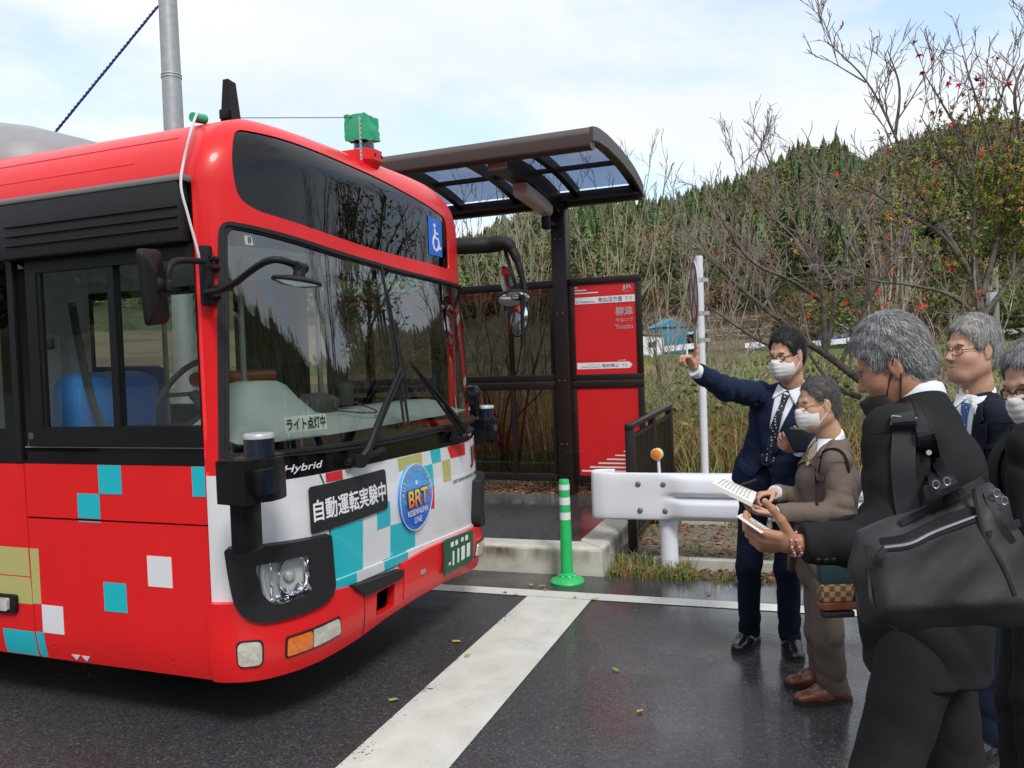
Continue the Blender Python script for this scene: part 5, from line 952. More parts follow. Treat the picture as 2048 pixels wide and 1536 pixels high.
# maple with red leaves on the right
Y2 = 8.4; g2 = at(1975, 900, Y2); g2[2] = float(ground_h(g2[0], g2[1]))-.1
limbs2 = [([tuple(g2)]+A_([(1968, 760), (1962, 640), (1955, 570)], Y2), .062, .045), (A_([(1955, 575), (1919, 509), (1870, 430), (1822, 357), (1790, 271), (1732, 161), (1654, 83)], Y2), .038, .006), (A_([(1790, 275), (1799, 177), (1775, 99)], Y2), .022, .005),
    (A_([(1955, 575), (1946, 480), (1950, 384), (1930, 290), (1880, 200), (1850, 150)], Y2), .04, .006), (A_([(1960, 600), (1990, 500), (2010, 400), (1980, 290), (1950, 190), (1925, 110)], Y2), .04, .006), (A_([(1950, 560), (1884, 470), (1800, 420), (1736, 380), (1634, 345)], Y2), .032, .006), (A_([(1965, 640), (1900, 590), (1820, 570), (1740, 560), (1660, 530)], Y2), .03, .006), (A_([(2010, 420), (2040, 300), (2030, 180), (2070, 80), (2060, 20)], Y2), .03, .006),
    (A_([(1962, 640), (2020, 560), (2080, 460), (2120, 300)], Y2), .04, .008), (A_([(1950, 400), (1900, 330), (1870, 280), (1840, 230)], Y2), .022, .005), (A_([(1980, 300), (2000, 200), (2040, 110)], Y2), .02, .005), (A_([(1732, 165), (1690, 140), (1640, 110)], Y2), .011, .004)]
t2, o2 = tree('maple_tree', 'nearly bare maple with scattered red leaves and a yellow green lower crown', g2, limbs2, (m_bark, m_twig), 23, dens=.8, lens=(.75, .34, .17))
def leaves(name, P, size, cols, parent, o, rg, star=False):
    n = len(P); a = rg.normal(size=(n, 3)); a /= np.linalg.norm(a, axis=1, keepdims=True); b = np.cross(a, rg.normal(size=(n, 3))); b /= np.linalg.norm(b, axis=1, keepdims=True); s = size*rg.uniform(.6, 1.25, (n, 1))
    c = np.cross(a, b)
    if not star: loc = [(0, -.5, 0), (.32, .05, .06), (0, .55, -.03), (-.32, .05, .06)]; F0 = [(0, 1, 2), (0, 2, 3)]
    else:
        loc = [(0, 0, 0)]; 
        for i in range(10): t = i*PI/5+PI/2; r_ = .55 if i % 2 == 0 else .22; loc.append((r_*math.cos(t), r_*math.sin(t), .10*(i % 2)-.12*(i % 2 == 0)))
        F0 = [(0, i+1, (i+1) % 10+1) for i in range(10)]
    V = np.stack([P+(a*x+b*y+c*z)*s for x, y, z in loc], 1); k = len(loc); F1 = (np.arange(n)[:, None, None]*k+np.array(F0)[None]).reshape(-1, 3); C_ = np.array(cols)[rg.randint(len(cols), size=n)]*rg.uniform(.7, 1.25, (n, 1))
    return mesh_np(name, V.reshape(-1, 3)-np.array(o), F1, m_leaf, parent, tint=np.repeat(C_, k, 0))
m_leaf = mat('leaf', (.1, .2, .05), .6, vcol=True, spec=.3); rg = np.random.RandomState(5)
tips = np.array([s[0][-1] for s in o2[3]] + [s[0][1] for s in o2[2]]); pr = np.array([(p-CAM) for p in tips]); px_ = 1024+FPX*(pr @ _R)/(pr @ _f); py_ = 768-FPX*(pr @ _U)/(pr @ _f)
wgt = np.exp(-((px_-1980)/125)**2-((py_-420)/115)**2); ok = rg.rand(len(tips)) < wgt*1.1; P = np.repeat(tips[ok], 16, 0); P = P+rg.normal(size=P.shape)*.08
leaves('foliage', P, .066, [(.19, .27, .035), (.24, .27, .05), (.11, .19, .03), (.32, .24, .06), (.36, .20, .06)], t2, g2, rg, True)
ok = rg.rand(len(tips)) < .11*np.exp(-((px_-1890)/150)**2-((py_-230)/110)**2)+.006*(py_ < 560); leaves('red_leaves', tips[ok], .078, [(.62, .02, .03), (.55, .05, .03), (.45, .02, .03)], t2, g2, rg, True)
tips1 = np.array([s[0][-1] for s in o1[2]]); pr = tips1-CAM; py1 = 768-FPX*(pr @ _U)/(pr @ _f); ok = (rg.rand(len(tips1)) < .006) & (py1 > 330); leaves('red_leaves', tips1[ok], .07, [(.62, .03, .03), (.55, .08, .03)], t1, g1, rg, True)
lowred = np.array([at(*p) for p in [(1700, 610, 8.6), (1752, 590, 8.6), (1778, 612, 8.5), (1790, 590, 8.5), (1835, 615, 8.4), (1850, 610, 8.4), (1893, 540, 8.4), (1905, 520, 8.4), (1935, 615, 8.3), (1960, 600, 8.3), (1965, 585, 8.3), (1620, 585, 9.8), (1621, 626, 9.8), (1722, 617, 8.7), (1780, 540, 8.6), (1800, 500, 8.5)]]); leaves('red_leaves', np.repeat(lowred, 2, 0)+rg.normal(size=(32, 3))*.03, .065, [(.66, .03, .03), (.6, .06, .03)], t2, g2, rg, True)
# pale multi-stemmed bare bushes behind the shelter and along the verge
def bush(px, py, Y, tops, seed, label, pale=True, dens=.5, r=.018):
    g = at(px, py, Y); g[2] = float(ground_h(g[0], g[1]))-.05; rg_ = np.random.RandomState(seed); limbs = []
    for (tx, ty) in tops:
        e_ = at(tx, ty, Y+rg_.uniform(-.8, .8)); m1 = g*.66+e_*.34+rg_.normal(size=3)*.06+np.array([0, 0, .15]); m2 = g*.33+e_*.67+rg_.normal(size=3)*.08+np.array([0, 0, .1]); limbs.append(([tuple(g+rg_.normal(size=3)*np.array([.09, .09, 0])), tuple(m1), tuple(m2), tuple(e_)], r*rg_.uniform(.7, 1.2), .006))
    return tree('bare_shrub', label, g, limbs, (m_pale, m_twigp) if pale else (m_bark, m_twig), seed, group='bare shrubs between the shelter and the field', dens=dens, lens=(.8, .36, .18), cat='shrub', up=.3, spread=.6)
bush(985, 860, 12.5, [(905, 480), (925, 380), (960, 400), (990, 350), (1030, 370), (1060, 420), (940, 440), (1010, 420)], 31, 'pale bare shrub seen just right of the bus roof, left of the shelter post')
bush(1075, 880, 12.0, [(1010, 330), (1050, 345), (1090, 350), (1120, 380), (1030, 470), (1000, 520)], 32, 'pale bare shrub directly behind the shelter post')
bush(1215, 870, 12.5, [(1150, 400), (1185, 340), (1225, 400), (1260, 360), (1300, 330), (1335, 330), (1170, 480), (1290, 440)], 33, 'tall pale bare shrub behind the red station sign')
bush(1330, 860, 13.5, [(1285, 480), (1310, 420), (1350, 440), (1395, 400), (1440, 430), (1380, 500), (1300, 560)], 34, 'pale bare shrub between the red sign and the white sign pole')
bush(1440, 840, 15.0, [(1360, 520), (1400, 460), (1450, 430), (1500, 400), (1520, 470), (1560, 520), (1420, 560)], 35, 'bare shrub right of the white sign pole', dens=.6)
bush(1775, 800, 15.0, [(1759, 500), (1735, 430), (1800, 430), (1830, 470), (1700, 480), (1850, 520), (1780, 400)], 36, 'pale trunked bare tree behind the bent gray haired man', r=.05)
bush(1880, 840, 13.0, [(1840, 600), (1890, 560), (1940, 540), (1985, 560), (2030, 570), (1800, 640)], 37, 'low bare shrub behind the standing man\'s shoulder')
bush(1010, 900, 10.6, [(950, 720), (970, 640), (1010, 620), (1050, 650), (1090, 690), (1100, 620)], 38, 'dark bare shrub seen through the smoked shelter panes', pale=False)
# bare trees out of frame to the right (they show in the windshield)
for i, (x, y, s) in enumerate([(8.4, 8.8, 41)]):
    z = float(ground_h(x, y)); rg_ = np.random.RandomState(s); limbs = [([(x, y, z), (x+.1, y, z+1.2), (x+.05, y+.1, z+2.2)], .11, .08)]
    for _ in range(7): a = rg_.rand()*6.28; l = rg_.uniform(1.2, 2.2); limbs.append(([(x+.05, y+.1, z+rg_.uniform(1.3, 2.3)), (x+.4*l*math.cos(a), y+.4*l*math.sin(a), z+3.0), (x+.7*l*math.cos(a), y+.7*l*math.sin(a), z+4.0+rg_.rand()), (x+l*math.cos(a), y+l*math.sin(a), z+4.8+rg_.rand())], .05, .008))
    tree('bare_tree', ['bare tree beside the road beyond the right edge'][i], (x, y, z), limbs, (m_bark, m_twig), s, dens=.45)
# leafy trees behind the photographer's left (they show in the driver's window)
for i, (x, y) in enumerate([(-17, -1), (-20, -9), (-11, -17), (6, -20)]):
    rg_ = np.random.RandomState(60+i); e = empty('evergreen_tree', (x, y, 0), label=['bushy green tree left of the road', 'bushy green tree left of the road, farther back', 'bushy green tree behind the photographer', 'bushy green tree behind and right of the photographer'][i], category='tree')
    q = MB(); q.tube([(0, 0, 0), (.05, 0, 1.6), (0, .1, 3.4)], [.2, .15, .06], 8); q.build('trunk', m_bark, e); n = 1600; c = rg_.normal(size=(14, 3))*np.array([1.1, 1.1, .9]); P = c[rg_.randint(14, size=n)]+rg_.normal(size=(n, 3))*.42; P[:, 2] += 3.9; leaves('crown', P+np.array([x, y, 0]), .34, [(.05, .09, .025), (.08, .11, .03), (.04, .07, .02)], e, (x, y, 0), rg_)
# grasses
m_grass = mat('grass_blade', (.1, .15, .05), .75, vcol=True, spec=.2)
def blades(name, pts, hts, wid, cols, lean, rg, label, tipcol=None, segs=3, **k):
    n = len(pts); a = rg.rand(n)*2*PI; d = np.c_[np.cos(a), np.sin(a), np.zeros(n)]; sd_ = np.c_[-np.sin(a), np.cos(a), np.zeros(n)]; fc = rg.rand(n)*PI; sd_ = sd_*np.cos(fc)[:, None]+d*np.sin(fc)[:, None]
    ln = lean*rg.uniform(.2, 1.3, n); rows = []; C_ = np.array(cols)[rg.randint(len(cols), size=n)]*rg.uniform(.65, 1.3, (n, 1)); CC = []
    for i in range(segs+1):
        t = i/segs; c = pts+d*(ln*hts*t*t)[:, None]+np.c_[np.zeros(n), np.zeros(n), hts*(t-.45*np.minimum(ln, 1.4)*t**3)]; w_ = (wid*(1-t*.92))*rg.uniform(.7, 1.2, n) if i == 0 else wid*(1-t*.92)*np.ones(n)
        rows += [c-sd_*w_[:, None]*.5, c+sd_*w_[:, None]*.5]; cc = C_*(1.0+.1*t) if tipcol is None else C_*(1-t)+np.array(tipcol)*t; CC += [cc, cc]
    V = np.stack(rows, 1); m_ = V.shape[1]; F0 = np.array([(2*i, 2*i+1, 2*i+3, 2*i+2) for i in range(segs)]); Fq = (np.arange(n)[:, None, None]*m_+F0[None]).reshape(-1, 4)
    return mesh_np(name, V.reshape(-1, 3), Fq, m_grass, tint=np.stack(CC, 1).reshape(-1, 3), kind='stuff', label=label, category='grass', **k)
def scatter(rg, k0, k1, n0, n1, cnt, clump=0, cs=.15, dz=0):
    if clump: c = np.c_[rg.uniform(k0, k1, clump), rg.uniform(n0, n1, clump)]; p = c[rg.randint(clump, size=cnt)]+rg.normal(size=(cnt, 2))*cs
    else: p = np.c_[rg.uniform(k0, k1, cnt), rg.uniform(n0, n1, cnt)]
    x = KD.x*p[:, 0]+KN.x*p[:, 1]; y = KD.y*p[:, 0]+KN.y*p[:, 1]; return np.c_[x, y, ground_h(x, y)+dz]
TAN = [(.34, .23, .10), (.28, .17, .07), (.40, .30, .15), (.22, .13, .06)]; GRN = [(.13, .20, .04), (.19, .25, .06), (.09, .15, .03), (.24, .26, .08)]
p = scatter(rg, -2.5, 8, 9.4, 12.2, 12000, 170, .22); blades('pampas_grass', p, rg.uniform(.35, .95, len(p)), .014, TAN+TAN+GRN[:1], .7, rg, 'tall tan pampas grass growing between the railing and the field')
p = scatter(rg, -2.5, 10, 11, 17, 13000, 260, .3); blades('pampas_grass', p, rg.uniform(.6, 1.35, len(p)), .013, [(.20, .23, .08), (.24, .27, .10), (.14, .20, .05)], .8, rg, 'pale green pampas grass with feathery heads behind the tan grass', tipcol=(.42, .38, .26))
p = scatter(rg, -3, 14, 9.3, 22, 16000, 420, .28); blades('weeds', p, rg.uniform(.15, .5, len(p)), .03, GRN, .9, rg, 'green weeds growing through the verge and field edge')
p = scatter(rg, -12, -1.3, 9.3, 16, 9000, 220, .3); blades('pampas_grass', p, rg.uniform(.5, 1.3, len(p)), .013, TAN+GRN, .7, rg, 'tan and green tall grass behind the smoked shelter panes')
p = scatter(rg, -8, 30, 16, 44, 9000, 300, .6); blades('field_grass', p, rg.uniform(.15, .5, len(p)), .06, GRN+[(.25, .2, .1)], .7, rg, 'rough grass of the field beyond the verge')
p = np.r_[scatter(rg, -1.42, -.85, 6.18, 6.42, 900, 16, .05, .03), scatter(rg, -.8, 6, 6.2, 6.42, 2600, 60, .06, .03), scatter(rg, -1.4, 6, 6.6, 8.4, 1300, 60, .06, .05)]; p[:, 2] = np.maximum(p[:, 2], 0); blades('weeds', p, rg.uniform(.03, .15, len(p)), .008, GRN+[(.16, .22, .04)]+TAN[:2], .9, rg, 'low weeds along the foot of the kerb and on the gravel')
p = scatter(rg, -2.2, 12, 10.5, 18, 16000, 170, .34); p[:, 2] += rg.uniform(.05, 1, len(p))**1.3*rg.choice([.4, .75, 1.0], len(p)); leaves('leafy_weeds', p, .10, [(.10, .17, .03), (.15, .22, .05), (.07, .12, .025), (.20, .22, .06), (.24, .13, .05)], None, (0, 0, 0), rg); tag(COL.objects[-1], 'broad leaved green weeds growing among the pampas grass', 'weeds', kind='stuff')
# shrubs and rough trees between the field and the hill
def shrub_kind(az, r, x, y): return False, [(.07, .10, .03), (.10, .11, .04), (.13, .09, .045), (.16, .085, .045), (.06, .08, .03), (.12, .13, .05)][rs_.randint(6)]
forest('scrub', 420, (math.radians(17.5), math.radians(50)), (60, 118), shrub_kind, 4.6, 'autumn scrub between the far road and the hill'); forest('scrub', 130, (math.radians(-6), math.radians(17.5)), (112, 122), shrub_kind, 6, 'scrub along the top of the terraces'); forest('scrub', 60, (math.radians(6), math.radians(18)), (80, 112), shrub_kind, 2.2, 'low scrub on the terraces')
q = MB()
for r_ in (83, 86.5, 90.5, 95, 99.5, 104, 109):
    az0 = math.radians(6.5)
    while az0 < math.radians(19.5):
        l = rnd.uniform(.012, .03); x, y = r_*math.sin(az0), r_*math.cos(az0); x1, y1 = r_*math.sin(az0+l), r_*math.cos(az0+l); z = float(ground_h(x, y))+rnd.uniform(.25, .45); q.tube([(x, y, z), (x1, y1, z+rnd.uniform(-.1, .1))], .17, 6); q.tube([(x, y, z-.8), (x, y, z+.2)], .12, 5); az0 += l+.002
q.build('terraces', mat('terrace_timber', (.20, .155, .125), .9, col2=(.12, .09, .07), nscale=2), kind='structure')
# fallen leaves
def litter(name, pts, size, cols, label, rg):
    n = len(pts); a = rg.rand(n)*2*PI; u_ = np.c_[np.cos(a), np.sin(a), rg.normal(size=n)*.25]; v_ = np.c_[-np.sin(a), np.cos(a), rg.normal(size=n)*.25]; s = size*rg.uniform(.5, 1.3, (n, 1)); V = np.stack([pts+u_*s*x+v_*s*y+np.array([0, 0, z])*s for x, y, z in ((-.5, 0, .1), (0, -.3, .0), (.55, 0, .18), (0, .3, .05))], 1); V[..., 2] = np.maximum(V[..., 2], pts[:, None, 2]); C_ = np.array(cols)[rg.randint(len(cols), size=n)]*rg.uniform(.6, 1.2, (n, 1))
    return mesh_np(name, V.reshape(-1, 3), np.arange(4*n).reshape(n, 4), m_leaf, tint=np.repeat(C_, 4, 0), kind='stuff', label=label, category='leaves')
LF = [(.30, .12, .04), (.20, .07, .03), (.36, .20, .07), (.14, .08, .04), (.25, .05, .03)]
p = np.r_[scatter(rg, -1.42, 6, 6.2, 6.45, 700, 0, 0, .05), scatter(rg, -1.4, 6, 6.55, 8.6, 1700, 0, 0, .085), scatter(rg, -6, -1.3, 8.6, 9.5, 2600, 0, 0, .10)]; p[:, 2] = np.where(KN.x*p[:, 0]+KN.y*p[:, 1] > 8.56, np.where(KD.x*p[:, 0]+KD.y*p[:, 1] < -1.42, .205, .09), np.where(KN.x*p[:, 0]+KN.y*p[:, 1] > 6.54, .08, .02)); litter('leaf_litter', p, .065, LF, 'brown fallen leaves on the gravel and verge', rg)
lp_pts = [on(*q, .006) for q in [(1030, 1190), (1062, 1170), (1085, 1172), (1010, 1185), (1190, 1198), (1232, 1340), (1280, 1422), (912, 1283), (935, 1312), (1417, 1187), (1150, 1195), (786, 1400), (1090, 1180)]]
cl_ = [(.42, .20, .05), (.36, .26, .06), (.34, .24, .05), (.30, .10, .05), (.5, .38, .1), (.16, .30, .06), (.5, .3, .06), (.55, .38, .08), (.4, .3, .1), (.3, .1, .06), (.35, .25, .1), (.2, .35, .1), (.3, .2, .06)]
for i, (q, c) in enumerate(zip(lp_pts, cl_)):
    V = [(-.035, 0, .004), (-.01, -.02, .001), (.03, -.012, .008), (.04, .006, .002), (.01, .02, .006), (-.02, .016, .001)]; a = i*1.7; s = .55+.35*((i*37) % 10)/10
    mb = MB(); mb.add([((x*math.cos(a)-y*math.sin(a))*s, (x*math.sin(a)+y*math.cos(a))*s, z) for x, y, z in V], [(0, 1, 2), (0, 2, 3), (0, 3, 4), (0, 4, 5)]); o = mb.build('fallen_leaf', mat('leaf_%s' % 'abcdefghijklmn'[i], c, .6), autosmooth=0, label='small fallen leaf lying on the wet asphalt or edge line', category='leaf', group='fallen leaves on the asphalt'); o.location = tuple(q)
# ================================================================ people
from mathutils.bvhtree import BVHTree
V3 = lambda *a: np.array(a, float)
def nz(v): v = np.asarray(v, float); return v/np.linalg.norm(v)
class SDF:
    "smooth union of simple volumes on a voxel grid, skinned into one continuous surface"
    def __init__(s, vox, k=.03): s.vox = vox; s.k = k; s.pr = []
    def cap(s, a, b, ra, rb, side=None, flat=1.0, k=None, op='u', flat2=None):
        a, b = np.asarray(a, float), np.asarray(b, float); d = b-a; L_ = max(np.linalg.norm(d), 1e-6); f2 = flat if flat2 is None else flat2
        def fn(P):
            q = P-a; t = np.clip(q @ d/(L_*L_), 0, 1); r = ra+(rb-ra)*t; e = q-t[..., None]*d
            if side is None: return np.sqrt((e*e).sum(-1))-r
            ax = nz(side-nz(d)*(np.asarray(side) @ nz(d))); u_ = e @ ax; w2 = (e*e).sum(-1)-u_*u_; fl = flat+(f2-flat)*t
            rho = np.sqrt(u_*u_+np.maximum(w2, 0)/(fl*fl)); return (rho-r)*np.where(rho > 1e-5, np.sqrt(u_*u_+np.maximum(w2, 0))/np.maximum(rho, 1e-5), 1)
        m = max(ra, rb)*max(1, flat, f2); s.pr.append((fn, np.minimum(a, b)-m, np.maximum(a, b)+m, s.k if k is None else k, op)); return s
    def ell(s, c, r, R=None, k=None, op='u'):
        c = np.asarray(c, float); r = np.asarray(r, float); R = np.eye(3) if R is None else R
        def fn(P):
            q = (P-c) @ R.T/r; n = np.sqrt((q*q).sum(-1)); g = np.sqrt(((q/r)**2).sum(-1)); return n*(n-1)/np.maximum(g, 1e-6)
        m = r.max(); s.pr.append((fn, c-m, c+m, s.k if k is None else k, op)); return s
    def raw(s, fn, lo, hi, k=0, op='s'): s.pr.append((fn, np.asarray(lo, float), np.asarray(hi, float), k, op)); return s
    def mesh(s, disp=None, smooth=1):
        u_ = [p for p in s.pr if p[4] == 'u']; pad = s.vox*3+.02; lo = np.min([p[1] for p in u_], 0)-pad; hi = np.max([p[2] for p in u_], 0)+pad
        n = np.ceil((hi-lo)/s.vox).astype(int)+1; ax = [lo[i]+np.arange(n[i])*s.vox for i in range(3)]; D_ = np.full(n, .2, np.float32)
        for fn, a, b, k, op in s.pr:
            p = k+s.vox*4; i0 = np.maximum(np.floor((a-p-lo)/s.vox).astype(int), 0); i1 = np.minimum(np.ceil((b+p-lo)/s.vox).astype(int)+1, n)
            if (i1 <= i0).any(): continue
            P = np.stack(np.meshgrid(*[ax[i][i0[i]:i1[i]] for i in range(3)], indexing='ij'), -1); d = fn(P).astype(np.float32); sl = tuple(slice(i0[i], i1[i]) for i in range(3)); o = D_[sl]
            if op == 'u':
                if k > 0: h = np.maximum(k-np.abs(o-d), 0)/k; D_[sl] = np.minimum(o, d)-h*h*k*.25
                else: D_[sl] = np.minimum(o, d)
            else:
                if k > 0: h = np.maximum(k-np.abs(o+d), 0)/k; D_[sl] = np.maximum(o, -d)+h*h*k*.25
                else: D_[sl] = np.maximum(o, -d)
        if disp is not None:
            near = np.abs(D_) < .03; I = np.argwhere(near); P = lo+I*s.vox; D_[near] += disp(P).astype(np.float32)
        S_ = D_ < 0; c = np.zeros(n-1, np.int8)
        for dx in (0, 1):
            for dy in (0, 1):
                for dz in (0, 1): c += S_[dx:n[0]-1+dx, dy:n[1]-1+dy, dz:n[2]-1+dz]
        act = (c > 0) & (c < 8); I = np.argwhere(act); idx = np.full(n-1, -1, np.int32); idx[act] = np.arange(len(I)); acc = np.zeros((len(I), 3)); cnt = np.zeros(len(I)); cor = [(x, y, z) for x in (0, 1) for y in (0, 1) for z in (0, 1)]
        for a in cor:
            for b in cor:
                if sum(b)-sum(a) == 1 and all(q >= p for p, q in zip(a, b)):
                    da = D_[I[:, 0]+a[0], I[:, 1]+a[1], I[:, 2]+a[2]]; db = D_[I[:, 0]+b[0], I[:, 1]+b[1], I[:, 2]+b[2]]; m = (da < 0) != (db < 0); t = np.where(m, da/np.where(m, da-db, 1), 0)
                    acc += m[:, None]*(np.array(a)+t[:, None]*(np.array(b)-np.array(a))); cnt += m
        V = lo+(I+acc/cnt[:, None])*s.vox; Fq = []
        for ax_ in range(3):
            o1, o2 = [i for i in range(3) if i != ax_]; sl0 = [slice(1, n[i]-1) for i in range(3)]; sl1 = list(sl0); sl0[ax_] = slice(0, n[ax_]-1); sl1[ax_] = slice(1, n[ax_])
            A, B = S_[tuple(sl0)], S_[tuple(sl1)]; E = np.argwhere(A != B)
            if not len(E): continue
            fl = A[tuple(E.T)]; base = E.copy(); base[:, o1] += 1; base[:, o2] += 1; q = []
            for p, r in ((0, 0), (1, 0), (1, 1), (0, 1)): g_ = base.copy(); g_[:, o1] -= p; g_[:, o2] -= r; q.append(idx[tuple(g_.T)])
            q = np.stack(q, 1); flip = fl if ax_ != 1 else ~fl; q[~flip] = q[~flip][:, ::-1]; Fq.append(q)
        Fq = np.concatenate(Fq); Fq = Fq[(Fq >= 0).all(1)]
        for _ in range(smooth):
            a = np.zeros_like(V); w_ = np.zeros(len(V))
            for i, j in ((0, 1), (1, 2), (2, 3), (3, 0)):
                np.add.at(a, Fq[:, i], V[Fq[:, j]]); np.add.at(w_, Fq[:, i], 1); np.add.at(a, Fq[:, j], V[Fq[:, i]]); np.add.at(w_, Fq[:, j], 1)
            V = V*.5+.5*a/np.maximum(w_, 1)[:, None]
        return V, Fq
def join_np(parts):
    Vs, Fs, b = [], [], 0
    for V, Fq in parts: Vs.append(V); Fs.append(Fq+b); b += len(V)
    return np.concatenate(Vs), np.concatenate(Fs)
def drape(name, polys, fr, bvh, off, thick, m, parent, step=.012):
    "a flat pattern piece laid on a garment: polygon in (side, up) of frame fr, cast along fr's forward axis"
    o, sd, upv, fw_ = fr; bm = bmesh.new(); lp = [[Vector((p[0], p[1], 0)) for p in polys]]; vs = [bm.verts.new(q) for q in lp[0]]
    for t in tessellate_polygon(lp):
        try: bm.faces.new([vs[i] for i in t])
        except ValueError: pass
    xs = [v.co.x for v in bm.verts]; ys = [v.co.y for v in bm.verts]
    for q in np.arange(min(xs)+step, max(xs), step): bmesh.ops.bisect_plane(bm, geom=bm.verts[:]+bm.edges[:]+bm.faces[:], plane_co=(q, 0, 0), plane_no=(1, 0, 0))
    for q in np.arange(min(ys)+step, max(ys), step): bmesh.ops.bisect_plane(bm, geom=bm.verts[:]+bm.edges[:]+bm.faces[:], plane_co=(0, q, 0), plane_no=(0, 1, 0))
    hs = []
    for v in bm.verts:
        s_ = Vector(o+sd*v.co.x+upv*v.co.y+fw_*.45); h = bvh.ray_cast(s_, Vector(-fw_), .9); hs.append((h[0]-s_).length if h[0] is not None else None)
    ok = [h for h in hs if h is not None]; md_ = float(np.median(ok)) if ok else .3
    for v, h in zip(bm.verts, hs):
        h = md_ if h is None else min(h, md_+.08); p = o+sd*v.co.x+upv*v.co.y+fw_*(.45-h+off); v.co = Vector(p)
    bad = [v for v, h in zip(list(bm.verts), hs) if h is None or h > md_+.07 or h < md_-.09]
    if len(bad) < len(hs): bmesh.ops.delete(bm, geom=bad, context='VERTS')
    bmesh.ops.recalc_face_normals(bm, faces=bm.faces[:])
    me = bpy.data.meshes.new(name); bm.to_mesh(me); bm.free(); me.materials.append(m); me.polygons.foreach_set('use_smooth', [True]*len(me.polygons))
    ob = bpy.data.objects.new(name, me); link(ob, parent); md2 = ob.modifiers.new('thickness', 'SOLIDIFY'); md2.thickness = thick; md2.offset = 0; return ob
def wrinkle(joints, amp=.004, seed=0):
    r_ = np.random.RandomState(seed); ph = r_.rand(8)*6.28; rdg = lambda x: 1-2*np.abs(np.sin(x*.5))**.8
    def f(P):
        d = amp*.30*(np.sin(P[:, 0]*31+2*np.sin(P[:, 2]*17+ph[0])+ph[1])*np.sin(P[:, 2]*23+1.5*np.sin(P[:, 1]*19+ph[2])+ph[3])); w0 = np.clip(.5+np.sin(P[:, 0]*9+ph[4])*np.sin(P[:, 2]*8+ph[5]), 0, 1)
        d = d+amp*.5*w0*rdg(P[:, 2]*44+P[:, 0]*26+2.2*np.sin(P[:, 0]*14+P[:, 1]*17+ph[6])+ph[5])
        for (c, ax, rad, fr, a) in joints:
            q = P-c; t = q @ ax; w_ = np.exp(-(q*q).sum(1)/(rad*rad)); s_ = q @ nz(np.cross(ax, V3(.3, .8, .5))); d = d+a*w_*rdg(t*fr+14*s_+2.0*np.sin(s_*28+ph[6]))
        return d
    return f
m_skin = mat('skin', (.56, .335, .235), .5, col2=(.50, .27, .18), nscale=28, bump=.05, bscale=220, spec=.35); m_skin.node_tree.nodes['Principled BSDF'].inputs['Subsurface Weight'].default_value = .12; m_skin.node_tree.nodes['Principled BSDF'].inputs['Subsurface Radius'].default_value = (.01, .004, .002)
m_skint = mat('skin_tanned', (.45, .235, .145), .48, col2=(.38, .18, .105), nscale=26, bump=.05, bscale=220, spec=.35)
def cloth(name, c, c2, bs=500, sh=.15): return mat(name, c, .85, col2=c2, nscale=140, bump=.12, bscale=bs, spec=.12, sheen=0)
m_navy = cloth('navy_wool', (.010, .017, .042), (.016, .024, .055)); m_navyt = cloth('navy_trouser_wool', (.008, .012, .028), (.012, .017, .036)); m_bsuit = cloth('brown_wool', (.135, .104, .088), (.16, .125, .106)); m_black = cloth('black_wool', (.016, .016, .017), (.019, .019, .020), sh=.1); m_blackt = cloth('charcoal_trouser', (.021, .019, .020), (.025, .022, .024), sh=.1); m_navy2 = cloth('dark_navy_wool', (.012, .014, .026), (.018, .020, .034))
m_shirt = mat('white_shirt', (.72, .74, .80), .7, bump=.05, bscale=60); m_mask = mat('mask_white', (.70, .68, .66), .8, bump=.05, bscale=150); m_maskb = mat('mask_black', (.012, .011, .012), .8); m_shoe = mat('black_leather', (.012, .012, .013), .22, coat=.3, bump=.08, bscale=50); m_shoeb = mat('brown_leather', (.20, .060, .028), .3, coat=.3, col2=(.13, .036, .018), nscale=14, bump=.08, bscale=50); m_sole = mat('shoe_sole', (.015, .014, .013), .7)
m_hair = mat('hair', (.1, .1, .1), .5, vcol=True, spec=.3); m_eye = mat('eye_white', (.6, .57, .53), .2); m_iris = mat('eye_dark', (.015, .01, .008), .1); m_lip = mat('lip', (.40, .18, .14), .5); m_glf = mat('glasses_frame', (.02, .012, .012), .25); m_glg = mat('glasses_gold', (.45, .22, .13), .3, metal=.6)
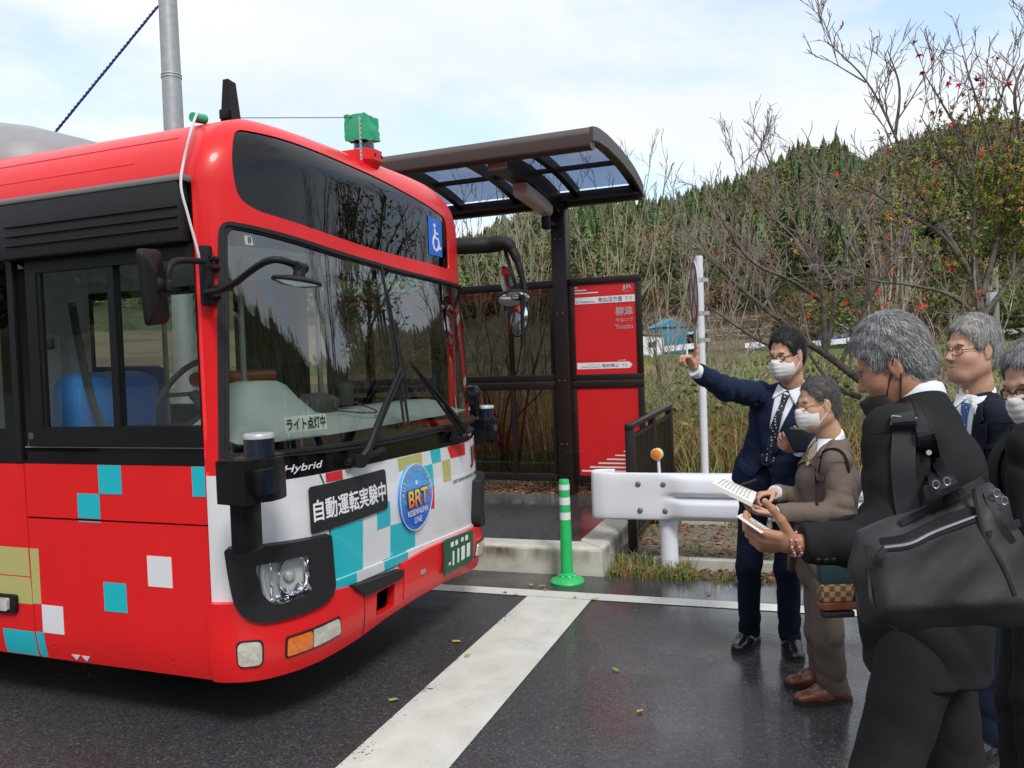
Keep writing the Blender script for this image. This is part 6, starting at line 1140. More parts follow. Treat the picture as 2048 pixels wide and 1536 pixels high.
def hand(S, w_, d, n, curls, th, scale=1.0, spread=.06, tn=None):
    "palm with five separate jointed fingers; n = way the palm faces, thumb side = th"
    d, n = nz(d), None if n is None else np.asarray(n, float); n = nz(n-d*(n @ d)); t = nz(np.cross(n, d)); t = t if t @ np.asarray(th) > 0 else -t; s = scale
    S.cap(w_-d*.03*s, w_+d*.02*s, .027*s, .027*s, t, .75, k=.012); S.cap(w_+d*.015*s, w_+d*.075*s, .030*s, .036*s, t, .42, k=.012)
    offs = (.030, .0105, -.0095, -.028); lens_ = (.070, .078, .073, .057); rad = (.0088, .0090, .0086, .0076)
    for i in range(4):
        p = w_+d*(.088-.004*abs(i-1))*s+t*offs[i]*s; dd = nz(d+t*spread*(1.5-i)); nn = n; a = 0
        S.cap(w_+d*.05*s+t*offs[i]*.8*s, p, .011*s, rad[i]*1.12*s, k=.008)
        for fr_, c, rr in zip((.46, .30, .26), curls[i], (1.05, .95, .84)):
            a += c; q = nz(dd*math.cos(a)+nn*math.sin(a)); e = p+q*lens_[i]*fr_*s; S.cap(p, e, rad[i]*rr*s, rad[i]*rr*.92*s, k=.0025); p = e
    td = nz(tn if tn is not None else t*.75+d*.55+n*.35); p = w_+d*.022*s+t*.024*s+n*.004*s
    for l, r, c in ((.044, .0125, 0), (.034, .0100, .25), (.026, .0088, .3)):
        td = nz(td+d*c*(.6 if tn is None else .1)); e = p+td*l*s; S.cap(p, e, r*s, r*.92*s, k=.006); p = e
def person(label, J, jac, tro, skin, shoe, hairc, seed=0, hair='short', mask=None, glasses=None, tie=None, collar=True, hscale=.93, shoulder=.205, girth=1.0, vneck=.20, group=None, jlen=.0, lapel=True, hair_dense=2600, hair_len=.026):
    P = {k: np.asarray(v, float) for k, v in J.items()}; f = nz(P['face']); hu = nz(P['hup']-f*(P['hup'] @ f)); hs = np.cross(hu, f); HC = P['head']; hl = lambda x, y, z: HC+(f*x+hs*y+hu*z)*hscale; RH = np.stack([f, hs, hu]); s = hscale
    tf = P['tface']; sp = nz(P['neck']-P['pelvis']); tf = nz(tf-sp*(tf @ sp)); ts = np.cross(sp, tf); TL_ = np.linalg.norm(P['neck']-P['pelvis'])   # ts = person's left
    # ---- skin: head, neck, hands over a simple inner body
    H = SDF(.0042, .02); H.ell(hl(-.014, 0, .036), V3(.098, .077, .098)*s, RH); H.ell(hl(.020, 0, -.045), V3(.073, .063, .082)*s, RH, k=.04); H.cap(hl(.068, .010, -.106), hl(.068, -.010, -.106), .019*s, .019*s, k=.045); H.cap(hl(-.01, .046, -.070), hl(.05, .020, -.103), .024*s, .022*s, k=.05); H.cap(hl(-.01, -.046, -.070), hl(.05, -.020, -.103), .024*s, .022*s, k=.05); H.ell(hl(.070, 0, -.068), V3(.016, .028, .026)*s, RH, k=.03)
    H.cap(hl(.078, .03, .022), hl(.084, -.0, .018), .014*s, .012*s, k=.012); H.cap(hl(.078, -.03, .022), hl(.084, 0, .018), .014*s, .012*s, k=.012)
    for y in (.032, -.032): H.ell(hl(.096, y, -.004), V3(.018, .021, .013)*s, RH, k=.012, op='s'); H.ell(hl(.070, y, -.004), V3(.0175, .017, .0145)*s, RH, k=.004); H.ell(hl(.060, y*1.2, -.035), V3(.024, .024, .022)*s, RH, k=.04)
    H.cap(hl(.088, 0, .008), hl(.112, 0, -.034), .0085*s, .0125*s, k=.012); 
    for y in (.011, -.011): H.ell(hl(.101, y, -.038), V3(.011, .009, .008)*s, RH, k=.006)
    H.cap(hl(.090, .016, -.069), hl(.090, -.016, -.069), .0065*s, .0065*s, k=.006); H.cap(hl(.087, .013, -.079), hl(.087, -.013, -.079), .007*s, .007*s, k=.006)
    H.cap(hl(.0975, .02, -.0745), hl(.0975, -.02, -.0745), .0014*s, .0014*s, k=.002, op='s')
    for y in (1, -1): H.ell(hl(-.012, .080*y, -.008), V3(.020, .0085, .033)*s, RH @ np.eye(3), k=.006); H.ell(hl(-.007, .0905*y, -.004), V3(.011, .006, .019)*s, RH, k=.004, op='s'); H.ell(hl(-.006, .079*y, -.036), V3(.009, .006, .010)*s, RH, k=.005)
    H.cap(hl(-.02, 0, -.04), hl(-.032, 0, -.10)*.5+P['neck']*.5, .056*s, .053*s, k=.03); H.cap(hl(-.032, 0, -.10)*.5+P['neck']*.5, P['neck']-sp*.05, .053*s, .064*s, k=.03)
    parts = [H.mesh()]
    B = SDF(.014, .03)
    B.cap(P['pelvis'], P['neck']-sp*.08, .10*girth, .11*girth, ts, .7)
    for sd in ('l', 'r'):
        B.cap(P['neck']-sp*.08, P['sh'+sd], .06, .045); B.cap(P['sh'+sd], P['el'+sd], .042, .036); B.cap(P['el'+sd], P['wr'+sd], .036, .026); B.cap(P['hip'+sd], P['kn'+sd], .065, .05); B.cap(P['kn'+sd], P['an'+sd], .046, .034)
    parts.append(B.mesh())
    for sd in ('l', 'r'):
        if 'hd'+sd in J:
            S = SDF(.0028, .01); hand(S, P['wr'+sd], P['hd'+sd], P['hn'+sd], J['cu'+sd], P['ht'+sd], J.get('hsc', 1.0), tn=J.get('tn'+sd)); parts.append(S.mesh())
    V, Fq = join_np(parts); body = mesh_np('person', V, Fq, skin, smooth=True, label=label, category='person', group=group)
    # ---- jacket
    K = SDF(J.get('vox', .0075), .05); low = P['pelvis']-sp*(.10+jlen); wa = P['pelvis']+sp*TL_*.36; ch = P['pelvis']+sp*TL_*.66; top = P['neck']-sp*.055
    g = girth; K.cap(low-sp*.2, P['pelvis'], J.get('skirt', .215)*g, .186*g, ts, .76, k=.05); K.cap(P['pelvis'], wa, .186*g, .160*g, ts, .77); K.cap(wa, ch, .162*g, .182*g, ts, .78, flat2=.74); K.cap(ch, top, .175*g, .10*g, ts, .74, flat2=.72)
    K.cap(top-sp*.01, top+sp*.03-tf*.012, .075, .070, ts, .95, k=.04)
    jt = []
    for sd in ('l', 'r'):
        shp, e, wr = P['sh'+sd], P['el'+sd], P['wr'+sd]; K.cap(top-sp*.02, shp-sp*.01, .070, .066*g, k=.04); ua, fa = nz(e-shp), nz(wr-e)
        K.cap(shp, e, .069*g, .057*g, k=.02); K.cap(e, wr-fa*.005, .058*g, .044, k=.022)
        jt += [(e, nz(ua+fa), .11, 80, .009), (shp+ua*.05, ua, .11, 62, .007), (wr-fa*.05, fa, .06, 110, .0022), (e+fa*.09, fa, .09, 80, .003)]
        c0 = wr-fa*.012; K.raw(lambda Q, c0=c0, fa=fa: np.where(((Q-c0)**2).sum(-1) < .0085, -((Q-c0) @ fa), 1.0), c0-.09, c0+.09, 0, 's')
    jt += [(wa, sp, .16, 60, .0045), (wa+tf*.1, nz(sp+ts*.5), .12, 75, .003)]
    K.raw(lambda Q: (Q-low) @ sp, low-V3(.5, .5, .6), low+V3(.5, .5, .3), .008, 's')   # hem
    for q in J.get('jcut', []): K.ell(*q)
    # vent between the fronts below the button
    bt = P['pelvis']+sp*TL_*.20; vb = bt-sp*.16
    if J.get('vent', True):
        c = low+tf*.16-sp*.02; K.raw(lambda Q: np.maximum(np.abs((Q-bt) @ ts)-.55*np.maximum(-((Q-bt) @ sp), 0)+.0, np.maximum(.03-((Q-bt) @ tf), ((Q-bt) @ sp)+.0)), bt-V3(.4, .4, .5), bt+V3(.4, .4, .4), .01, 's')
    JV, JF = K.mesh(wrinkle(jt, J.get('wamp', .010), seed)); jo = mesh_np('jacket', JV, JF, jac, body, smooth=True); bvh = BVHTree.FromPolygons([tuple(v) for v in JV], [tuple(int(i) for i in q) for q in JF])
    fr = (ch, ts, sp, tf); yn = float((P['neck']-ch) @ sp); yb = float((bt-ch) @ sp); ybv = yn-vneck if vneck < .2 else yb
    if collar:
        C = SDF(.006, .012); nb = P['neck']; hd_ = nz(hl(-.03, 0, -.10)-nb); C.cap(nb-sp*.055, nb+hd_*.018, .079, .0665, ts, .97); C.raw(lambda Q: -((Q-(nb+hd_*.030+hd_*0)) @ hd_)-.25*((Q-nb) @ tf), nb-.15, nb+.15, .004, 's'); CV, CF = C.mesh(); mesh_np('shirt_collar', CV, CF, m_shirt, body, smooth=True)
    if tie is not None:
        drape('shirt_front', [(-.055, yn-.01), (.055, yn-.01), (.052, yn-.06), (.012, ybv+.01), (-.012, ybv+.01), (-.052, yn-.06)], fr, bvh, .004, .002, m_shirt, body)
        drape('tie', [(-.020, yn-.018), (.020, yn-.018), (.014, yn-.062), (min(.036, .018+.4*(yn-.062-ybv)), ybv+.02), (.0, ybv-.02), (-min(.036, .018+.4*(yn-.062-ybv)), ybv+.02), (-.014, yn-.062)], fr, bvh, .010, .004, tie, body)
        for y in (1, -1): drape('collar_wing', [(y*.006, yn+.002), (y*.062, yn+.012), (y*.060, yn-.055)][::y], fr, bvh, .016, .003, m_shirt, body)
    if lapel and collar:
        for y in (1, -1):
            l = drape('lapel', [(y*.058, yn+.015), (y*.088, yn-.0), (y*.100, yn-.068), (y*.085, yn-.085), (y*.118, yn-.075), (y*.112, yn-.14), (y*.012, ybv+.005), (y*.002, ybv+.01), (y*.046, yn-.07)][::y], fr, bvh, .011, .006, jac, body)
        for i in range(2): q = MB(); pz = bvh.ray_cast(Vector(ch+sp*(yb-.002-.10*i)+tf*.4+ts*.012), Vector(-tf)); q.lathe([(.010, 0), (.009, .003), (.001, .0035)], pz[0] if pz[0] is not None else Vector(bt), 12, R=Vector(tf).to_track_quat('Z', 'Y').to_matrix()); q.build('button', m_sole, body) if i == 0 else None
    if collar and J.get('pocket', True):
        for y in (1, -1): drape('pocket_flap', [(y*.055, yb-.055), (y*.165, yb-.04), (y*.168, yb-.085), (y*.058, yb-.105)][::y], fr, bvh, .006, .005, jac, body)
        drape('breast_pocket', [(.085, yn-.165), (.16, yn-.150), (.158, yn-.172), (.083, yn-.188)], fr, bvh, .005, .003, jac, body)
    for sd in ('l', 'r'):
        shp, e = P['sh'+sd], P['el'+sd]; ua = nz(e-shp); c0 = shp+ua*.012-nz(shp-top)*.012; a1_ = nz(np.cross(ua, tf)); a2_ = np.cross(ua, a1_); pts = []
        for t in np.linspace(0, 2*PI, 29):
            d_ = a1_*math.cos(t)+a2_*math.sin(t); h_ = bvh.ray_cast(Vector(c0+d_*.16), Vector(-d_))
            if h_[0] is not None and (h_[0]-Vector(c0)).length < .105: pts.append(np.array(h_[0])-d_*.0012)
            elif len(pts) > 5: break
        if len(pts) > 5: q = MB(); q.tube(pts, .0022, 4); q.build('armhole_seam', jac, body)
        if 'hd'+sd in J:
            fa = nz(P['wr'+sd]-e); bk = nz(np.cross(fa, V3(0, 0, 1)))
            for i in range(3):
                for d_ in (-bk, bk):
                    o_ = P['wr'+sd]-fa*(.035+.017*i); h_ = bvh.ray_cast(Vector(o_+nz(d_*.8+V3(0, 0, -.6))*.15), Vector(-nz(d_*.8+V3(0, 0, -.6))))
                    if h_[0] is not None: q = MB(); q.lathe([(.0065, 0), (.006, .003), (.001, .0035)], h_[0], 10, R=Vector(nz(d_*.8+V3(0, 0, -.6))).to_track_quat('Z', 'Y').to_matrix()); q.build('sleeve_button', m_sole, body)
    # shirt cuffs
    for sd in ('l', 'r'):
        if 'hd'+sd in J and J.get('cuff', 0) is not None: fa = nz(P['wr'+sd]-P['el'+sd]); q = MB(); q.tube([P['wr'+sd]-fa*.04, P['wr'+sd]+fa*J.get('cuff', .006)], [.037, .034], 20); q.build('shirt_cuff', m_shirt, body)
    # ---- trousers and shoes
    T = SDF(.009, .04); T.cap(P['pelvis']+sp*.05, P['pelvis']-sp*.06, .150*g, .160*g, ts, .72); jt = []
    for sd in ('l', 'r'):
        h, k_, a = P['hip'+sd], P['kn'+sd], P['an'+sd]; w1, w2, w3 = J.get('leg', (.092, .068, .060)); T.cap(h, k_, w1*g, w2, k=.03); c = nz(a-k_); T.cap(k_, a-c*.0+V3(0, 0, -.03), w2, w3, k=.03); T.raw(lambda Q, a=a: np.where(((Q-a)[..., :2]**2).sum(-1) < .03, (Q-a)[..., 2]+.045, -1.0)*-1.0*-1.0 if False else np.where(((Q-a)[..., :2]**2).sum(-1) < .02, ((a[2]-.045)-Q[..., 2])*-1.0, 1.0), a-V3(.2, .2, .2), a+V3(.2, .2, .2), 0, 's') if False else None
        jt += [(k_, c, .16, 42, .004), (a+V3(0, 0, .07), c, .11, 60, .006), (h, V3(0, 0, 1), .12, 50, .003)]
    T.raw(lambda Q: Q[..., 2]-J.get('hem', .055), P['anl']-.5, np.maximum(P['anl'], P['anr'])+V3(.5, .5, .0), 0, 's'); TV, TF = T.mesh(wrinkle(jt, J.get('tamp', .006), seed+5)); mesh_np('trousers', TV, TF, tro, body, smooth=True)
    for sd in ('l', 'r'):
        a = P['an'+sd]; d = nz(P['to'+sd]*V3(1, 1, 0)); sv_ = V3(-d[1], d[0], 0); b = V3(a[0], a[1], 0); S = SDF(.005, .03); L_ = J.get('shoe', 1.0)
        S.cap(b-d*.045+V3(0, 0, .045), b+d*.06+V3(0, 0, .042), .040, .047, sv_, .95); S.cap(b+d*.06+V3(0, 0, .040), b+d*.175*L_+V3(0, 0, .030), .048, .036, sv_, .78, flat2=.72); S.cap(b+V3(0, 0, .05)-d*.02, a+V3(0, 0, .03), .040, .042); S.raw(lambda Q: Q[..., 2]-.012, b-.4, b+V3(.4, .4, .0), 0, 's'); SV, SF = S.mesh(); so_ = mesh_np('shoe', SV, SF, shoe, body, smooth=True)
        q = MB(); ol = [tuple((b+d*x+sv_*y)[:2]) for x, y in ((-.09, 0), (-.075, .034), (-.03, .043), (.06, .048), (.13, .050), (.185*L_, .032), (.212*L_, 0), (.185*L_, -.032), (.13, -.050), (.06, -.048), (-.03, -.043), (-.075, -.034))]; ol = [tuple(p)[:2] for p in bez([(*p, 0) for p in ol+ol[:1]], 3)][:-1]; q.prism(ol, .001, .020, smooth=True); q.build('sole', m_sole, so_)
        for i in range(3): q = MB(); c = b+d*(.062+.022*i)+V3(0, 0, .089-.0075*i); q.tube([c-sv_*.022-V3(0, 0, .008), c+V3(0, 0, .0), c+sv_*.022-V3(0, 0, .008)], .0022, 5); q.build('lace', m_sole, so_)
    # ---- eyes, brows
    for y in (.032, -.032): 
        q = MB(); cc = hl(.0768, y, -.0045); q.lathe([(.0105*s, 0), (.009*s, .004), (.005*s, .0065), (.0005, .0072)], cc-f*.0005, 14, R=Vector(f).to_track_quat('Z', 'Y').to_matrix()); q.build('eye', m_eye, body); q = MB(); q.lathe([(.0052*s, .0056), (.003*s, .0072), (.0004, .0078)], cc, 12, R=Vector(f).to_track_quat('Z', 'Y').to_matrix()); q.build('iris', m_iris, body)
        q = MB(); q.tube([hl(.0865, y-.016, .019), hl(.0905, y, .0235), hl(.080, y+.019*(1 if y > 0 else -1), .019)] if y > 0 else [hl(.0865, y+.016, .019), hl(.0905, y, .0235), hl(.080, y-.019, .019)], [.0028, .0036, .0022], 6); q.build('eyebrow', m_sole if hairc[0][0] < .05 else mat('brow_grey', (.10, .09, .085), .7), body)
        q = MB(); q.tube([hl(.083, y-.016, -.002), hl(.0905, y, .0035), hl(.080, y+.016, -.001)] if y > 0 else [hl(.083, y+.016, -.002), hl(.0905, y, .0035), hl(.080, y-.016, -.001)], .0014, 5); q.build('eyelid', m_sole, body)
    # ---- hair: a cap plus many fine strands
    E = SDF(.005, .012); th = J.get('hthick', .012)*.72; E.ell(hl(-.016, 0, .040), V3(.100+th, .079+th*.7, .098+th*1.25)*s, RH); E.ell(hl(-.055, 0, -.025), V3(.058, .074, .075)*s, RH, k=.02)
    E.ell(hl(.116, 0, -.028), V3(.110, .12, .128)*s, RH, k=.008, op='s'); E.ell(hl(.112, 0, .050), V3(.058, .064, .046)*s, RH, k=.012, op='s')
    for y in (1, -1): E.ell(hl(.022, .092*y, -.045), V3(.058, .037, .060)*s, RH, k=.006, op='s'); E.ell(hl(-.012, .088*y, -.008), V3(.027, .024, .042)*s, RH, k=.004, op='s')
    E.raw(lambda Q: ((Q-hl(-.05, 0, -.088)) @ hu)+.0, HC-.2, hl(0, 0, -.07)+.12, .006, 's'); hr = np.random.RandomState(seed); hp = hr.rand(4)*6.28
    EV, EF = E.mesh(lambda Q: .0028*np.sin((Q-HC) @ hs*150+((Q-HC) @ f)*60+2*np.sin((Q-HC) @ hu*40)+hp[0])*np.sin((Q-HC) @ f*90+hp[1]))
    vn = np.zeros_like(EV); fn_ = np.cross(EV[EF[:, 2]]-EV[EF[:, 0]], EV[EF[:, 3]]-EV[EF[:, 1]])
    for i in range(4): np.add.at(vn, EF[:, i], fn_)
    vn /= np.maximum(np.linalg.norm(vn, axis=1, keepdims=True), 1e-9)
    if np.mean(((EV-HC)*vn).sum(1)) < 0: vn = -vn
    hb = BVHTree.FromPolygons([tuple(v) for v in EV], [tuple(int(i) for i in q) for q in EF]); HV, HF = parts[0]; hvn = np.zeros_like(HV); fh = np.cross(HV[HF[:, 2]]-HV[HF[:, 0]], HV[HF[:, 3]]-HV[HF[:, 1]])
    for i in range(4): np.add.at(hvn, HF[:, i], fh)
    hvn /= np.maximum(np.linalg.norm(hvn, axis=1, keepdims=True), 1e-9); hvn = hvn if np.mean(((HV-HC)*hvn).sum(1)) > 0 else -hvn
    cand = [i for i in range(len(HV)) if (HV[i]-HC) @ hu > -.085*s and abs((HV[i]-hl(-.012, 0, 0)) @ hs) < .082*s]; fp, fnm = [], []
    for i in cand:
        h_ = hb.find_nearest(Vector(HV[i]), .013)
        if h_[0] is not None and (Vector(HV[i])-h_[0]).dot(h_[1])*(1 if (h_[0]-Vector(HC)).dot(h_[1]) > 0 else -1) > -.001 and hr.rand() < (1-h_[3]/.013)**1.3:
            for _ in range(2): fp.append(HV[i]+hr.normal(size=3)*.0025); fnm.append(hvn[i])
    rel = EV-HC; hx, hy, hz = rel @ f, rel @ hs, rel @ hu; side_ = np.clip((.03-hz)/.08, 0, 1); cols = np.array(hairc); tint = cols[0]*(1-side_[:, None]*.0)+hr.normal(size=(len(EV), 1))*.0
    ho = mesh_np('hair', EV, EF, m_hair, body, smooth=True, tint=np.clip(np.repeat(cols[:1]*.8, len(EV), 0), .002, 1))
    pick = hr.randint(len(EV), size=int(hair_dense*2.2)); p = EV[pick]; nn = vn[pick]; keep = (nn @ -hu < .6); p, nn = p[keep], nn[keep]; nb0 = len(p); p = np.r_[p, np.array(fp).reshape(-1, 3)]; nn = np.r_[nn, np.array(fnm).reshape(-1, 3)]; crown = hl(-.05, .01, .14); flow = (p-crown)/np.maximum(np.linalg.norm(p-crown, axis=1, keepdims=True), .02)+np.array(-hu)*.7+J.get('hflow', V3(0, 0, 0))+hr.normal(size=p.shape)*.22; flow -= nn*(flow*nn).sum(1, keepdims=True); flow /= np.maximum(np.linalg.norm(flow, axis=1, keepdims=True), 1e-6); sd2 = np.cross(nn, flow); ll0 = np.where(np.arange(len(p)) < nb0, 1.0, .42)[:, None]*np.where(hr.rand(len(p)) < .03, 1.7, 1.0)[:, None]; ll = ll0* (hair_len*.85*hr.uniform(.5, 1.2, len(p)))[:, None]; ww = (.0007*hr.uniform(.7, 1.5, len(p)))[:, None]
    a0 = p-nn*.002; a1 = p+flow*ll*.5+nn*.0032*ll0; a2 = p+flow*ll+nn*(.0008+.0022*hr.rand(len(p)))[:, None]*ll0*ll0; SV = np.stack([a0-sd2*ww, a0+sd2*ww, a1-sd2*ww*.9, a1+sd2*ww*.9, a2-sd2*ww*.25, a2+sd2*ww*.25], 1); n_ = len(p); SFq = (np.arange(n_)[:, None, None]*6+np.array([(0, 1, 3, 2), (2, 3, 5, 4)])[None]).reshape(-1, 4); tc_ = cols[hr.randint(len(cols), size=n_)]*hr.uniform(.8, 1.25, (n_, 1)); mesh_np('hair_strands', SV.reshape(-1, 3), SFq, m_hair, ho, tint=np.clip(np.repeat(tc_, 6, 0), 0, 1))
    if mask is None or mask[1] < -.02:
        for z0, r_ in ((-.0695, .0042), (-.0785, .0048)): q = MB(); q.tube(bez([hl(.081, .023, -.0745), hl(.0935, .010, z0), hl(.0955, 0, z0-.0005), hl(.0935, -.010, z0), hl(.081, -.023, -.0745)], 4), [.001]+[r_*s]*15+[.001], 8); q.build('lip', m_lip, body)
    # ---- mask
    if mask is not None:
        mm, dz, dx = mask; Q_ = SDF(.004, .012); Q_.ell(hl(.036+dx, 0, -.062+dz), V3(.085, .078, .080)*s, RH); Q_.cap(hl(.112+dx, 0, -.022+dz), hl(.092+dx, 0, -.09+dz), .014*s, .024*s, k=.03); Q_.raw(lambda Q: ((Q-hl(.036+dx, 0, 0)) @ f)*1.0, HC-.2, HC+.2, .004, 's')
        Q_.raw(lambda Q: -((Q-hl(0, 0, -.012+dz)) @ hu)+.28*np.abs((Q-HC) @ hs)*0-.12*((Q-hl(.1, 0, 0)) @ f), HC-.2, HC+.2, .003, 's'); Q_.raw(lambda Q: ((Q-hl(0, 0, -.122+dz)) @ hu)-.5*((Q-hl(.05, 0, 0)) @ f)*-.3, HC-.2, HC+.2, .006, 's')
        MV, MF = Q_.mesh(lambda Q: .0009*np.sin(((Q-HC) @ hu)/s*260)*(np.abs((Q-HC) @ hs) < .055*s)); mo = mesh_np('face_mask', MV, MF, mm, body, smooth=True)
        for y in (1, -1):
            for z0, z1 in ((-.028, .018), (-.098, -.030)): q = MB(); q.tube(bez([hl(.040+dx, .066*y, z0+dz), hl(.012+dx*.3, .0775*y, (z0+z1)*.5+dz*.5), hl(-.018, .086*y, z1)], 4), .0022, 5); q.build('ear_loop', mm, mo)
    if glasses is not None:
        gm, wr_ = glasses; q = MB()
        for y in (1, -1):
            q.tube([hl(.104-.02*((a*.026+.006)/.04)**2, y*(.033+.0235*math.copysign(abs(math.cos(t))**.7, math.cos(t))), -.006+.0165*math.copysign(abs(math.sin(t))**.7, math.sin(t))) for t in np.linspace(0, 2*PI, 25) for a in [math.cos(t)]], wr_, 6, cap=False); q.tube([hl(.094, .056*y, .001), hl(.045, .079*y, .004), hl(-.012, .083*y, .003)], wr_, 6)
        q.tube([hl(.105, .0105, -.002), hl(.107, 0, .001), hl(.105, -.0105, -.002)], wr_, 6); q.build('glasses', gm, body)
    return body, bvh, fr, hl, dict(yn=yn, yb=yb, ch=ch, P=P, ts=ts, sp=sp, tf=tf, bvh=bvh)
a3 = lambda x, y, Y: np.array(at(x, y, Y))
def foot(x, y): p = on(x, y, 0); return V3(p[0], p[1], .085)
CURL = lambda a, b, c: [(a, b, c)]*4
BLK = [(.012, .011, .011), (.02, .018, .018), (.035, .032, .03)]; GRY = [(.22, .22, .225), (.29, .29, .295), (.17, .17, .175), (.36, .36, .365), (.13, .13, .135)]; DGR = [(.085, .08, .076), (.11, .105, .10), (.15, .145, .14), (.06, .056, .053)]; LGR = [(.30, .295, .28), (.38, .37, .36), (.23, .225, .215), (.44, .43, .42)]
def dot_mat(name, c, d, sc):
    m = mat(name, c, .6); t = m.node_tree; b = t.nodes['Principled BSDF']; A = t.nodes.new; tcn = A('ShaderNodeTexCoord'); v = A('ShaderNodeTexVoronoi'); v.inputs['Scale'].default_value = sc; v.inputs['Randomness'].default_value = .35; v.feature = 'F1'; t.links.new(tcn.outputs['Object'], v.inputs['Vector']); mr = A('ShaderNodeMapRange'); mr.inputs[1].default_value = .22; mr.inputs[2].default_value = .27; t.links.new(v.outputs['Distance'], mr.inputs[0]); mx = A('ShaderNodeMix'); mx.data_type = 'RGBA'; mx.inputs[6].default_value = (*d, 1); mx.inputs[7].default_value = (*c, 1); t.links.new(mr.outputs[0], mx.inputs[0]); t.links.new(mx.outputs[2], b.inputs['Base Color']); return m
m_tie1 = dot_mat('dotted_tie', (.010, .012, .03), (.6, .62, .66), 62); m_tie4 = dot_mat('blue_dotted_tie', (.02, .07, .20), (.35, .45, .6), 80); m_tie2 = mat('beige_tie', (.50, .39, .24), .6, bump=.4, bscale=60, aniso=(1, 1, 6))
# --- man in navy pointing with his raised hand
J1 = dict(pelvis=a3(1540, 945, 4.62), neck=a3(1584, 775, 4.46), head=a3(1573, 708, 4.40), face=V3(-.80, -.52, -.17), hup=V3(-.10, -.06, 1), tface=V3(-.52, -.85, 0),
    shr=a3(1520, 790, 4.50), elr=a3(1455, 778, 4.24), wrr=a3(1393, 742, 4.12), shl=a3(1638, 808, 4.62), ell=a3(1668, 905, 4.52), wrl=a3(1600, 900, 4.26),
    hdr=V3(-.55, -.15, .82), hnr=V3(-.8, -.3, -.4), htr=V3(.55, 0, .8), cur=[(.95, 1.2, .8), (1.0, 1.25, .8), (1.05, 1.3, .8), (1.1, 1.3, .8)], tnr=V3(.12, -.1, 1.0),
    hdl=V3(-.8, -.2, .3), hnl=V3(-.2, .6, .6), htl=V3(0, -.3, .9), cul=CURL(.7, .8, .5), hipr=a3(1512, 965, 4.60), hipl=a3(1572, 965, 4.60), knr=a3(1497, 1130, 4.56), knl=a3(1575, 1135, 4.50), anr=foot(1500, 1288), anl=foot(1581, 1300), tor=V3(-.62, -.78, 0), tol=V3(-.12, -1, 0), leg=(.088, .064, .057), hthick=.016, cuff=.02)
p1, *_r1 = person('man in a navy suit with dotted tie and white mask, pointing with his raised hand', J1, m_navy, m_navyt, m_skin, m_shoe, BLK, 1, mask=(m_mask, 0, 0), glasses=(m_glf, .0024), tie=m_tie1, hair_dense=3000)
# tie tip below the button
I1 = _r1[3]; drape('tie_tip', [(-.01, I1['yb']-.03), (.036, I1['yb']-.05), (.032, I1['yb']-.15), (-.006, I1['yb']-.185), (-.032, I1['yb']-.14)], (I1['ch'], I1['ts'], I1['sp'], I1['tf']), I1['bvh'], .004, .004, m_tie1, p1)
fo = MB(); c = a3(1622, 882, 4.16); fo.box(Vector(c), (.24, .012, .16), bev=.004, rot=Matrix.Rotation(.25, 3, 'Z') @ Matrix.Rotation(-.9, 3, 'X') @ Matrix.Rotation(.12, 3, 'Y')); fo.box(Vector(c)+Vector((.03, .015, .006)), (.22, .01, .155), rot=Matrix.Rotation(.25, 3, 'Z') @ Matrix.Rotation(-.9, 3, 'X') @ Matrix.Rotation(.12, 3, 'Y'), mi=1); fo.build('folder', [mat('folder_navy', (.008, .010, .018), .7, spec=.15), mat('folder_green', (.02, .14, .06), .5)], label='dark folder held by the pointing man in front of his chest', category='folder')
# --- shorter man in brown taking notes
J2 = dict(pelvis=a3(1645, 1115, 3.98), neck=a3(1662, 880, 3.97), head=a3(1636, 807, 3.95), face=V3(-.97, -.10, -.10), hup=V3(-.16, 0, 1), tface=V3(-.97, -.25, 0),
    shl=a3(1672, 925, 3.80), ell=a3(1682, 1025, 3.74), wrl=a3(1548, 1028, 3.72), shr=a3(1640, 905, 4.14), elr=a3(1640, 1005, 4.20), wrr=a3(1549, 985, 3.98), hdl=V3(-.97, .1, .12), hnl=V3(-.1, .25, 1), htl=V3(-.2, .9, .3), cul=CURL(.35, .55, .35), hdr=V3(-.9, -.2, -.05), hnr=V3(-.15, -.2, -1), htr=V3(-.2, -1, -.1), cur=[(.5, .9, .6), (.7, 1.0, .6), (.9, 1.1, .7), (1.0, 1.1, .7)],
    hipl=a3(1652, 1140, 3.90), hipr=a3(1640, 1130, 4.05), knl=a3(1655, 1270, 3.86), knr=a3(1640, 1255, 4.02), anl=foot(1668, 1402), anr=foot(1648, 1370), tol=V3(-.98, -.12, 0), tor=V3(-.98, -.05, 0), leg=(.085, .068, .064), hthick=.009, hsc=.92, shoe=.95, hem=.04)
p2, *_r2 = person('shorter gray haired man in a brown suit writing notes, white mask', J2, m_bsuit, m_bsuit, m_skin, m_shoeb, DGR, 2, mask=(m_mask, 0, 0), glasses=(m_glg, .0016), tie=m_tie2, hscale=.90, girth=.92, hair_dense=3200, hair_len=.016, vneck=.11)
